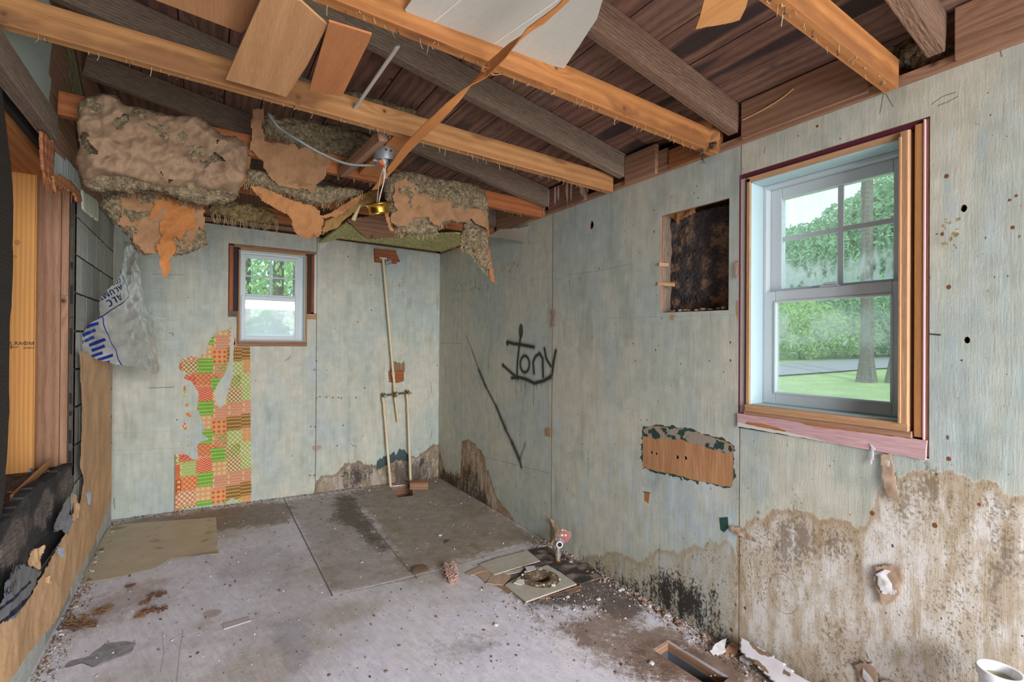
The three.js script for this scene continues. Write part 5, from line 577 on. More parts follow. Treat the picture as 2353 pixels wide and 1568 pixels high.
// ------------------------------------------------------------------ loose ceiling boards and panels
const yJ = (x) => 2.006 + tilt(x);
function flat(list, y, th, m, name, say, cat = 'panel', amp = 0, step = 0.02, holes) { // panel lying level at height y, outline given in the photo
  const F2 = frame(V(0.5, y, -1.5), V(0, -1, 0)); let poly = px(F2.conv, list); if (amp) poly = rough(poly, amp, step, list[0]); if (THREE.ShapeUtils.isClockWise(poly.map((p) => new THREE.Vector2(...p)))) poly.reverse(); const g = uvBox(slab(poly, th), 1, [R(0, 2), R(0, 2)]); g.applyMatrix4(F2.M.clone().setPosition(F2.p0.clone().add(V(0, th, 0)))); return solo(name, g, m, say, cat);
}
{
  flat([605, -14, 690, 2, 752, 58, 706, 150, 658, 223, 518, 183], 2.036, 0.006, M.ply, 'plywood_piece', 'large tan plywood piece spanning from bright joist to long lower joist'); flat([756, 50, 854, 80, 846, 100, 786, 222, 710, 208], 2.028, 0.006, mat({ ...bump(plyT, 0.0004), color: lin(236, 206, 186) }), 'plywood_piece', 'narrow tan plywood piece with darker stripe next to the white lath');
  flat([330, -10, 555, 76, 574, 60, 602, -14], 2.112, 0.006, M.plyPale, 'plywood_piece', 'pale plywood sheet with seam lying high at the top edge behind the tan piece'); flat([1622, -14, 1722, -14, 1714, 18, 1700, 46, 1682, 52, 1660, 56, 1640, 60, 1622, 62, 1598, 68, 1608, 40], 2.004, 0.006, mat({ ...bump(plyT, 0.0005), color: lin(255, 240, 206) }), 'plywood_piece', 'torn pale plywood stub with frayed end under the stained joist');
  for (let k = 0; k < 26; k++) { const sx = R(1602, 1698), a = onY(sx, 64 - (sx - 1600) * 0.2 - R(0, 6), 2.006); a.y = 2.008; solo('wood_splinter', rod(a, a.clone().add(V(R(-0.006, 0.006), R(-0.004, 0.001), -R(0.006, 0.02))), 0.0011, 0.0004, 4), M.plyPale, 'hair-thin splinter at the frayed plywood stub', 'splinter', 'frayed splinters of the plywood stub'); }
  // white grooved panel above the bright joist
  const P = new Paint(0, 1, 0, 1, 600); P.base((u, v) => { const k = 20 * (fbm(u * 3, v * 3, 3) - 0.5) + 8 * (N(u * 300, v * 60) - 0.5); return [190 + k, 186 + k, 174 + k]; }); for (const u of [0.12, 0.3, 0.44, 0.7]) { P.line([[u, 0], [u, 1]], 0.003, '#eceade', 0.9); P.line([[u + 0.003, 0], [u + 0.003, 1]], 0.0016, '#9a968a', 0.7); }
  const pm = mat({ map: P.tex(), roughness: 0.55 }); const Fw = frame(V(0.9, 2.125, -0.95), V(0.03, -1, 0.1)); let pl = px(Fw.conv, [958, -20, 1390, -20, 1372, 40, 1296, 154, 1240, 146, 1180, 134, 1040, 86, 950, 42, 930, 20]); pl = rough(pl, 0.001, 0.05); const sag = (u, v) => 0.014 * Math.sin(u * 9) * 0.5 + 0.01 * (fbm(u * 3, v * 3, 2) - 0.5); if (THREE.ShapeUtils.isClockWise(pl.map((p) => new THREE.Vector2(...p)))) pl.reverse(); solo('wall_panel', slab(pl, 0.004).applyMatrix4(Fw.M), pm, 'bent white grooved panel resting over the bright joist', 'panel');
  // white peeling lath
  const a = onY(912, 104, 2.1), b = onY(812, 250, 2.09); solo('lath', beam(a, b, 0.018, 0.008, M.old), mat({ color: lin(196, 188, 176), bumpMap: oldT[1], bumpScale: 0.002 }), 'narrow white peeling lath hanging between the two long joists', 'lath');
  // twisted strip of veneer
  const pts = [[1340, -60, 1.96], [1300, 0, 1.975], [1230, 60, 1.985], [1165, 118, 1.995], [1118, 162, 2.0], [1085, 190, 1.992], [1040, 236, 1.975], [990, 286, 1.972], [940, 336, 1.99], [905, 380, 1.99], [860, 436, 1.96]].map(([x, y, h]) => onY(x, y, h)); const tw = [0.9, 0.7, 0.5, 1.3, 1.5, 0.9, 0.35, 0.1, 0.05, 0.15, 0.4], wd = [0.06, 0.055, 0.05, 0.046, 0.044, 0.044, 0.046, 0.044, 0.042, 0.036, 0.03];
  const cv = new THREE.CatmullRomCurve3(pts), n = 90, pos = [], uv = [], id = []; for (let i = 0; i <= n; i++) { const t = i / n, p = cv.getPoint(t), d = cv.getTangent(t), k = t * (tw.length - 1), j = Math.min(tw.length - 2, Math.floor(k)), f = k - j, an = mix(tw[j], tw[j + 1], f), w = mix(wd[j], wd[j + 1], f) / 2; const s0 = new THREE.Vector3().crossVectors(d, V(0, 1, 0)).normalize(), s1 = new THREE.Vector3().crossVectors(s0, d).normalize(), s = s0.multiplyScalar(Math.cos(an)).addScaledVector(s1, Math.sin(an)), nn = new THREE.Vector3().crossVectors(d, s).normalize(); for (const [e, o] of [[-1, 0.0012], [1, 0.0012], [1, -0.0012], [-1, -0.0012]]) { const q = p.clone().addScaledVector(s, e * w * (1 + 0.06 * (N(t * 60, e + 2) - 0.5))).addScaledVector(nn, o); pos.push(q.x, q.y, q.z); uv.push(t * 1.6, e * w + o); } if (i < n) for (let c = 0; c < 4; c++) { const A = i * 4 + c, B = i * 4 + (c + 1) % 4; id.push(A, B, A + 4, B, B + 4, A + 4); } }
  const rg = new THREE.BufferGeometry(); rg.setAttribute('position', new THREE.Float32BufferAttribute(pos, 3)); rg.setAttribute('uv', new THREE.Float32BufferAttribute(uv, 2)); rg.setIndex(id); const rn = rg.toNonIndexed(); rn.computeVertexNormals(); const tst = thing('veneer_strip', 'long twisted wood veneer strip nailed under the bright joist and hanging to the lamp box', 'strip'); part('strip', rn, mat({ ...bump(plyT, 0.0006), color: lin(255, 222, 178) }), tst);
  for (let k = 0; k < 10; k++) { const c = pts[4].clone(); part('splinter', rod(c.clone().add(V(R(-0.02, 0.03), -0.002, R(-0.02, 0.02))), c.clone().add(V(R(-0.02, 0.07), R(-0.016, 0.012), R(-0.02, 0.03))), 0.0016, 0.0005, 4), M.plyPale, tst); }
  // board between joists behind the lamp box, short cross cleats
  solo('backing_board', (() => { const g = bb(0.11, 0.02, 0.56, 0.002, 2); return g.translate(0.69, 2.062, -2.12); })(), mat({ ...bump(plyT, 0.0005), color: lin(255, 226, 190) }), 'short tan backing board holding the metal lamp box between joists', 'board'); solo('cleat', beam(V(0.56, 2.02, -2.39), V(0.6, 2.03, -1.9), 0.04, 0.04, M.brown), M.brown, 'brown wooden cleat next to the lamp box', 'cleat');
  // patterned ceiling tile left in the back corner, brown flap above it, curled scrap by the right wall
  const tp = tile(512, 512, 0.3, 0.3, (u, v) => { const f = fbm(u * 30, v * 30, 3), d = Math.abs(((u + v) * 5) % 1 - 0.5), e = Math.abs(((u - v + 4) * 5) % 1 - 0.5); let c = mixc([160, 156, 98], [206, 200, 138], sm(f, 0.35, 0.65)); c = mixc(c, [84, 78, 44], Math.max(sm(0.05 - d, 0, 0.04), sm(0.05 - e, 0, 0.04)) * sm(N(u * 40, v * 40), 0.35, 0.6)); return c; }), tb = tile(256, 256, 0.3, 0.3, (u, v) => 255 * fbm(u * 40, v * 40, 3), false);
  const ct = flat([730, 560, 795, 513, 845, 551, 921, 543, 1047, 537, 1110, 545, 1062, 562, 1014, 579, 880, 561, 780, 549], 2.0, 0.012, mat({ map: tp, bumpMap: tb, bumpScale: 0.003 }), 'ceiling_tile', 'mossy green patterned ceiling tile still hanging in the back corner', 'ceiling tile'); 
  const Ff = frame(V(1.05, 2.08, -3.3), V(0, -0.55, 0.84)); solo('hardboard_flap', cut(px(Ff.conv, [794, 505, 850, 497, 900, 488, 1000, 494, 1060, 520, 1040, 538, 921, 544, 845, 550]), 0.008, (u, v) => 0.006 * Math.sin(u * 12), (u, v) => 0.006 * Math.sin(u * 12) - 0.005).applyMatrix4(Ff.M), M.brown, 'dark brown hardboard flap above the mossy ceiling tile', 'panel');
  const Fc = frame(V(1.62, 2.0, -2.75), V(-0.5, -0.45, 0.7)); solo('curled_panel', cut(px(Fc.conv, [1118, 548, 1150, 526, 1200, 520, 1246, 508, 1240, 530, 1234, 556, 1230, 570, 1210, 558, 1180, 550]), 0.006, (u, v) => 0.04 * Math.sin(u * 9 + v * 8), (u, v) => 0.04 * Math.sin(u * 9 + v * 8) - 0.003).applyMatrix4(Fc.M), mat({ color: lin(120, 110, 98), ...{ bumpMap: oldT[1], bumpScale: 0.001 } }), 'curled grey hardboard scrap peeling off the top of the right wall', 'panel');
}
// ------------------------------------------------------------------ electrical box, cable and dangling brass lamp
{
  const c = onY(885, 372, 2.0), t = thing('electrical_box', 'round grey metal ceiling box with open wiring', 'electrical box', c); const zinc = mat({ color: lin(176, 182, 184), metalness: 0.75, roughness: 0.42 });
  const pts = [[0.046, 0.05], [0.05, 0.05], [0.05, 0.0], [0.047, 0.0], [0.047, 0.047], [0.0, 0.047], [0, 0.05], [0.046, 0.05]].map((p) => new THREE.Vector2(...p)); part('can', new THREE.LatheGeometry(pts, 8).rotateY(0.39), zinc, t); part('rim_tab', merged([at(bb(0.02, 0.004, 0.012), 0.04, -0.001, 0.012), at(bb(0.02, 0.004, 0.012), -0.04, -0.001, -0.008)]), zinc, t); part('knockout', merged([0, 1].map((k) => rod(V(-0.012 + k * 0.022, 0.034, 0.046), V(-0.012 + k * 0.022, 0.034, 0.0505), 0.005, 0.005, 8))), mat({ color: lin(60, 58, 56) }), t);
  for (let k = 0; k < 6; k++) { const a = k * 1.05, r = 0.03; part('wire', tubeG([V(r * Math.cos(a), 0.03, r * Math.sin(a)), V(r * 0.6 * Math.cos(a + 0.5), 0.0, r * 0.6 * Math.sin(a + 0.5)), V(0.01 * Math.cos(a * 2), -0.02 - 0.006 * k, 0.02 * Math.sin(a)), V(-0.012 + 0.005 * k, -0.05 - 0.012 * (k % 3), 0.01)], 0.0016, 14, 5), mat({ color: k % 3 === 0 ? lin(40, 38, 36) : lin(196, 188, 172) }), t); }
  part('wire_nut', rod(V(-0.034, -0.012, 0.03), V(-0.012, -0.03, 0.034), 0.007, 0.004, 8), mat({ color: lin(222, 92, 48) }), t);
  const cb = [[618, 262, 2.1], [640, 292, 2.08], [690, 325, 2.03], [745, 356, 2.0], [800, 377, 1.99], [850, 380, 2.0], [868, 378, 2.01]].map(([x, y, h]) => onY(x, y, h)); solo('electrical_cable', tubeG(cb, 0.0055, 50, 8), mat({ color: lin(120, 126, 124), roughness: 0.6 }), 'grey electrical cable running over insulation to the ceiling box', 'cable');
  const L0 = onZ(870, 478, c.z - 0.02), l = thing('brass_lamp', 'brass lamp holder dangling on wires under the ceiling box', 'lamp', L0); l.rotation.set(0.15, 0, 0.22); const brass = mat({ color: lin(214, 170, 74), metalness: 1, roughness: 0.22 });
  part('canopy', new THREE.LatheGeometry([[0.0, 0.022], [0.02, 0.022], [0.05, 0.02], [0.058, 0.017], [0.058, 0.012], [0.05, 0.01], [0.044, 0.0], [0.043, -0.018], [0.041, -0.024], [0.038, -0.022], [0.04, -0.004], [0.0, 0.004]].map((p) => new THREE.Vector2(...p)), 40), brass, l); part('socket', rod(V(0.005, 0.004, 0), V(0.005, -0.02, 0), 0.017, 0.016, 20), mat({ color: lin(226, 226, 220), roughness: 0.4 }), l.children[0]);
  for (const s of [-1, 1]) { const pA = c.clone().add(V(-0.01, -0.03, 0.01)).sub(L0), pB = V(0.004 * s, 0.022, 0); const inv = l.quaternion.clone().invert(); pA.applyQuaternion(inv); part('lamp_wire', tubeG([pA, pA.clone().lerp(pB, 0.35).add(V(0.008 * s, 0, 0.006)), pA.clone().lerp(pB, 0.7).add(V(0.004 * s, 0, 0)), pB], 0.0022, 16, 6), mat({ color: s > 0 ? lin(206, 200, 186) : lin(150, 140, 120) }), l); }
  solo('broken_bulb', (() => { const a = onZ(828, 470, -2.8), b = onZ(812, 505, -2.86); return rod(b, a, 0.014, 0.005, 10); })(), mat({ color: lin(222, 206, 150), roughness: 0.4 }), 'pale broken bulb stub lodged in straw beside the brass lamp', 'bulb');
  // wispy threads under the joists
}
// dust threads and fluff caught along the undersides of the joists
joists.forEach((t, i) => { if (i < 2 || i > 5) return; const z = joistZ[i] + 0.004, F2 = frame(V(0.6, 2.004 + tilt(0.6), z), V(0, 0, 1)), q = rng(70 + i), out = []; for (let k = 0; k < 70; k++) { const x = mix(-0.4, 1.7, q()), y = 2.009 + tilt(x), l = 0.006 + 0.026 * q() ** 3, p = V(x, y, z + 0.03 * q()); out.push(tubeG([p, p.clone().add(V(0.006 * (q() - 0.5), -l * 0.5, 0.004 * (q() - 0.5))), p.clone().add(V(0.014 * (q() - 0.5), -l, 0.008 * (q() - 0.5)))], 0.0006 + 0.0008 * q(), 4, 4)); } const o = part('dust_threads', merged(out), mat({ color: lin(176, 152, 116), roughness: 1 }), t); o.userData.kind = 'stuff'; });

// ------------------------------------------------------------------ back wall: wallpaper remnant, shower pipes
console.log('fittings');
const floorN = V(TILT, 1, 0).normalize(), FL = frame(V(0.6, 0 + tilt(0.6), -2.4), floorN); // u right, v towards the back wall
{
  const P = new Paint(0, 0.72, 0, 1.5, 700), g = P.g, q = rng(88), or = '#e0512c', gr = '#74b02e', br = '#94691e', pk = '#dca468', wh = '#e0cba4', rd = '#cc5636', tn = '#cf9c66', s = 0.1;
  P.base(() => [222, 172, 118]);
  const motif = { zig(x, y, w, h, a, b) { g.fillStyle = a; g.fillRect(x, y, w, h); g.strokeStyle = b; g.lineWidth = 2.6; for (let k = -1; k < 7; k++) { g.beginPath(); for (let i = 0; i <= 6; i++) g.lineTo(x + w * i / 6, y + k * h / 6 + (i % 2 ? h / 6 : 0)); g.stroke(); } },
    flo(x, y, w, h, a, b) { g.fillStyle = a; g.fillRect(x, y, w, h); g.fillStyle = b; for (let i = 0; i < 3; i++) for (let j = 0; j < 3; j++) for (let k = 0; k < 5; k++) { g.beginPath(); g.ellipse(x + w * (i + 0.5) / 3 + 5 * Math.cos(k * 1.257), y + h * (j + 0.5) / 3 + 5 * Math.sin(k * 1.257), 4, 2.2, k * 1.257, 0, 7); g.fill(); } },
    hex(x, y, w, h, a, b) { g.fillStyle = b; g.fillRect(x, y, w, h); for (let i = 0; i < 5; i++) for (let j = 0; j < 5; j++) { g.strokeStyle = a; g.fillStyle = a; g.lineWidth = 2.2; g.beginPath(); for (let k = 0; k <= 6; k++) g.lineTo(x + w * (i + 0.5 + (j % 2) * 0.5) / 5 + 6 * Math.cos(k * 1.047), y + h * (j + 0.5) / 5 + 6 * Math.sin(k * 1.047)); g.stroke(); g.beginPath(); g.arc(x + w * (i + 0.5 + (j % 2) * 0.5) / 5, y + h * (j + 0.5) / 5, 2, 0, 7); g.fill(); } },
    lat(x, y, w, h, a, b) { g.fillStyle = b; g.fillRect(x, y, w, h); g.strokeStyle = a; g.lineWidth = 3; for (let k = -6; k < 7; k += 2) { g.beginPath(); g.moveTo(x + k * w / 6, y); g.lineTo(x + k * w / 6 + w, y + h); g.moveTo(x + k * w / 6 + w, y); g.lineTo(x + k * w / 6, y + h); g.stroke(); } },
    wea(x, y, w, h, a, b) { g.fillStyle = b; g.fillRect(x, y, w, h); g.strokeStyle = a; g.lineWidth = 3.2; for (let i = 0; i < 7; i++) for (let j = 0; j < 7; j++) { g.beginPath(); const X = x + w * i / 7, Y = y + h * j / 7; if ((i + j) % 2) { g.moveTo(X, Y); g.lineTo(X + w / 7, Y + h / 7); } else { g.moveTo(X + w / 7, Y); g.lineTo(X, Y + h / 7); } g.stroke(); } },
    bow(x, y, w, h, a, b) { g.fillStyle = a; g.fillRect(x, y, w, h); g.fillStyle = b; for (let i = 0; i < 4; i++) for (let j = 0; j < 4; j++) { const X = x + w * (i + 0.5) / 4, Y = y + h * (j + 0.5) / 4; g.beginPath(); g.moveTo(X - 6, Y - 4); g.lineTo(X + 6, Y + 4); g.lineTo(X + 6, Y - 4); g.lineTo(X - 6, Y + 4); g.closePath(); g.fill(); } },
    dia(x, y, w, h, a, b) { g.fillStyle = b; g.fillRect(x, y, w, h); g.fillStyle = a; for (let i = 0; i < 3; i++) for (let j = 0; j < 3; j++) { const X = x + w * (i + 0.5) / 3, Y = y + h * (j + 0.5) / 3; g.beginPath(); g.moveTo(X - 8, Y); g.lineTo(X, Y - 8); g.lineTo(X + 8, Y); g.lineTo(X, Y + 8); g.closePath(); g.fill(); } } };
  const cols = [['flo', or, wh], ['bow', gr, wh], ['wea', pk, tn], ['hex', gr, wh], ['zig', or, wh], ['dia', gr, wh], ['flo', or, wh], ['wea', gr, wh]];
  const rows = [[['flo', pk, wh], ['dia', gr, wh], ['zig', rd, wh], ['lat', or, tn], ['bow', gr, wh], ['wea', br, wh], ['lat', gr, wh], ['flo', or, wh]], [['flo', br, wh], ['zig', rd, pk], ['hex', gr, wh], ['zig', or, wh], ['flo', pk, wh], ['wea', br, wh], ['wea', gr, wh], ['flo', br, wh]], [['zig', or, gr], ['flo', br, wh], ['lat', or, pk], ['bow', gr, wh], ['hex', rd, wh], ['hex', rd, wh], ['hex', rd, wh], ['flo', pk, tn]], [['lat', or, wh], ['wea', pk, wh], ['lat', rd, wh], ['flo', pk, wh], ['dia', or, pk], ['bow', br, wh], ['bow', br, wh], ['flo', pk, tn]], [['flo', or, wh], ['zig', rd, pk], ['wea', br, wh], ['bow', gr, wh], ['hex', rd, wh], ['lat', gr, wh], ['flo', pk, tn], ['flo', pk, tn]]];
  for (let j = 0; j < 15; j++) for (let i = 0; i < 8; i++) { const [m, a, b] = rows[j % 5][i]; const x = i * s * 0.92 * P.ppm + ((j * 7) % 5 - 2) * 3, y = j * s * P.ppm + ((i * 5) % 7 - 3) * 5; motif[m](x, y, s * 0.93 * P.ppm, s * 1.02 * P.ppm, a, b); }
  P.each((u, v, i, d) => { const k = 14 * (fbm(u * 8, v * 8, 3) - 0.5) + 10 * (N(u * 300, v * 300) - 0.5) - 10; d[i] += k; d[i + 1] += k; d[i + 2] += k; });
  const ZW = (l) => px(UB, zm(350, 740, 3.409, l)), wp = ZW([617, 38, 600, 60, 540, 70, 510, 88, 490, 110, 465, 118, 440, 170, 420, 235, 428, 268, 388, 250, 365, 285, 330, 262, 290, 272, 244, 290, 212, 320, 216, 380, 262, 398, 250, 446, 300, 466, 330, 498, 360, 560, 366, 600, 350, 650, 346, 690, 372, 706, 380, 740, 396, 790, 412, 830, 392, 880, 432, 908, 444, 928, 380, 940, 350, 960, 354, 1020, 366, 1082, 310, 1076, 270, 1044, 220, 1036, 180, 1046, 178, 1300, 176, 1470, 200, 1476, 330, 1452, 470, 1432, 590, 1420, 612, 1382, 636, 1380, 656, 1422, 775, 1406, 772, 900, 768, 420, 765, 192, 657, 190, 644, 140, 640, 200, 632, 330, 632, 420, 614, 480, 590, 560, 574, 640, 530, 682, 505, 650, 494, 600, 478, 556, 504, 498, 560, 420, 590, 350, 606, 260, 610, 180]);
  const t = thing('wallpaper_remnant', 'torn patchwork wallpaper remnant in orange, green and brown below the back window', 'wallpaper', V(0, 0, ZB + 0.0006)), wm = mat({ map: P.tex(), roughness: 0.75 }), sheet = (poly, s) => { const g2 = slab(rough(poly, 0.0035, 0.011, s), 0.0014), uv = g2.attributes.uv; for (let i = 0; i < uv.count; i++) uv.setXY(i, uv.getX(i) + 0.32, uv.getY(i) + 0.02); part('paper', g2, wm, t); };
  sheet(wp, 3); for (const f of [[184, 264, 214, 258, 216, 272, 190, 276], [244, 506, 262, 500, 266, 560, 252, 570, 244, 540], [238, 574, 262, 572, 258, 594, 240, 590], [258, 640, 280, 640, 286, 664, 262, 666], [264, 716, 300, 712, 302, 744, 268, 744], [240, 786, 262, 784, 270, 820, 296, 840, 260, 848, 234, 836], [312, 794, 328, 792, 326, 808, 312, 806], [640, 120, 656, 130, 652, 186, 638, 180]]) sheet(ZW(f), f[0]);
  part('curled_edge', at(bb(0.006, 0.42, 0.012, 0.003, 1), UB(402, 1120)[0], UB(402, 1115)[1], 0.006), mat({ color: lin(150, 128, 100) }), t);
}
{
  const ZP = (x, y, z = ZB + 0.055) => onZ(680 + x / 2.45, 540 + y / 2.45, z), cp = mat({ color: lin(216, 200, 164), roughness: 0.5 }), cpd = mat({ color: lin(206, 188, 150), roughness: 0.5 }), chrome = mat({ color: lin(210, 214, 218), metalness: 1, roughness: 0.2 }), brs = mat({ color: lin(120, 104, 74), metalness: 0.8, roughness: 0.45 });
  const t = thing('shower_plumbing', 'cream plastic shower pipes with brass mixing valve standing off the back wall', 'plumbing'); const pipe = (a, b, n = 'riser_pipe', r = 0.0105) => part(n, rod(a, b, r, r, 14), cp, t), sock = (c, d, r = 0.0145) => { const a = c.clone().addScaledVector(d, -0.018), b = c.clone().addScaledVector(d, 0.018); part('coupling', rod(a, b, r, r, 14), cpd, t); };
  const top = ZP(492, 150), mid = ZP(548, 785), bot = ZP(556, 872), dir = mid.clone().sub(top).normalize(); pipe(top, bot); sock(mid, dir); sock(bot, dir);
  part('elbow', merged([rod(top, top.clone().add(V(0, 0.024, 0)), 0.0135, 0.0135, 14), rod(top.clone().add(V(0, 0.022, 0.006)), top.clone().add(V(0.0, 0.022, -0.04)), 0.013, 0.013, 14), rod(top.clone().add(V(-0.03, 0.03, -0.01)), top.clone().add(V(0.03, 0.03, -0.01)), 0.009, 0.009, 10)]), cp, t);
  const fl = ZP(521, 150, ZB + 0.05); part('shower_flange', merged([rod(fl.clone().add(V(0, 0, -0.02)), fl.clone().add(V(0.002, -0.002, 0.002)), 0.03, 0.026, 24), rod(fl, fl.clone().add(V(0.004, -0.004, 0.014)), 0.016, 0.013, 18), rod(fl, fl.clone().add(V(0.006, -0.006, 0.022)), 0.008, 0.008, 12)]), chrome, t);
  const L = ZP(492, 906), C = ZP(557, 897), Rr = ZP(627, 889); part('valve_body', merged([rod(L, C, 0.0085, 0.0085, 12), rod(C, Rr, 0.0085, 0.0085, 12)]), brs, t);
  for (const [c, s] of [[L, 1], [C, 1], [Rr, 1]]) { part('valve_tee', merged([rod(c.clone().add(V(0, 0.022, 0)), c.clone().add(V(0, -0.028, 0)), 0.015, 0.014, 12), rod(c, c.clone().add(V(0.006, 0, 0.03)), 0.014, 0.013, 12)]), brs, t); part('valve_stem', merged([rod(c.clone().add(V(0.004, 0, 0.026)), c.clone().add(V(0.012, 0.001, 0.05)), 0.011, 0.01, 12), rod(c.clone().add(V(0.012, 0.001, 0.05)), c.clone().add(V(0.014, 0.001, 0.058)), 0.005, 0.005, 8)]), chrome, t); }
  const dn = (c, x0, y0, x1, y1, x2, y2) => { const a = c.clone().add(V(0, -0.026, 0)), b = ZP(x1, y1), e = ZP(x2, y2, ZB + 0.1); e.y = -0.12; const d = e.clone().sub(b).normalize(); pipe(a, b, 'supply_pipe'); sock(a, V(0, 1, 0)); sock(b, d); pipe(b, e, 'supply_pipe'); };
  dn(L, 490, 930, 499, 1003, 541, 1445); dn(Rr, 628, 915, 631, 985, 649, 1460); const sp0 = C.clone().add(V(0, -0.026, 0)); pipe(sp0, ZP(575, 1056, ZB + 0.045), 'spout_pipe', 0.009);
  const cl1 = px(UB, [858.5, 573, 908, 577, 908, 582, 917, 603, 909, 602, 909, 607, 860, 603]); onBack(solo('wood_cleat', uvBox(slab(cl1, 0.03), 0), mat({ ...bump(brownT, 0.001), color: lin(255, 200, 160) }), 'split reddish wood cleat behind the top of the shower riser', 'cleat'), 0).position.z = ZB + 0.001;
  const cl2 = px(UB, [892, 853, 927, 851, 927, 876, 912, 880, 894, 878]); onBack(solo('wood_cleat', uvBox(slab(cl2, 0.012), 0), mat({ ...bump(brownT, 0.001), color: lin(255, 200, 150) }), 'small orange-brown wood cleat behind the middle of the shower riser', 'cleat'), 0).position.z = ZB + 0.001;
  // block beside the floor hole
  const b = onFloor(966, 1124), g = bb(0.15, 0.055, 0.085, 0.003, 0); g.rotateY(-0.5); solo('wood_block', g.translate(b.x, b.y + 0.029, b.z - 0.02), M.brown, 'sawn wood block lying beside the pipe hole in the floor', 'block');
}
// ------------------------------------------------------------------ things on the floor
function lay(list, th, m, name, say, cat, o = {}) { // flat piece lying on the floor, outline from the photo
  let mx = 0, my = 0; list.forEach((q, i) => (i % 2 ? (my += q) : (mx += q))); const F2 = frame((o.n ? onFloor(mx * 2 / list.length, my * 2 / list.length) : FL.p0.clone()).addScaledVector(floorN, o.lift ?? 0), o.n ?? floorN); let poly = px(F2.conv, list); if (o.amp) poly = rough(poly, o.amp, o.step ?? 0.012, o.seed ?? 1); if (THREE.ShapeUtils.isClockWise(poly.map((p) => new THREE.Vector2(...p)))) poly.reverse(); const g = uvBox(slab(poly, th, o.holes?.(F2)), o.grain ?? 0, [R(0, 2), R(0, 2)]); g.applyMatrix4(F2.M); return solo(name, g, m, say, cat, o.group);
}
const tileM = mat({ map: tile(256, 256, 0.3, 0.3, (u, v) => { const k = 26 * (fbm(u * 12, v * 12, 4) - 0.5); return [176 + k, 168 + k, 152 + k]; }), roughness: 0.6 });
const sooty = mat({ map: tile(256, 256, 0.4, 0.4, (u, v) => { const f = fbm(u * 8, v * 8, 4), c = mixc([52, 44, 40], [132, 116, 106], sm(f, 0.35, 0.72)); return c; }), roughness: 0.8 });
const tanCard = mat({ map: tile(256, 256, 0.25, 0.25, (u, v) => { const k = 34 * (fbm(u * 14, v * 14, 4) - 0.5); return [172 + k, 146 + k, 122 + k]; }), roughness: 0.9 }), plaster = mat({ map: tile(256, 256, 0.2, 0.2, (u, v) => { const k = 40 * (fbm(u * 20, v * 20, 4) - 0.5); return [190 + k, 186 + k, 184 + k]; }), roughness: 0.9 });
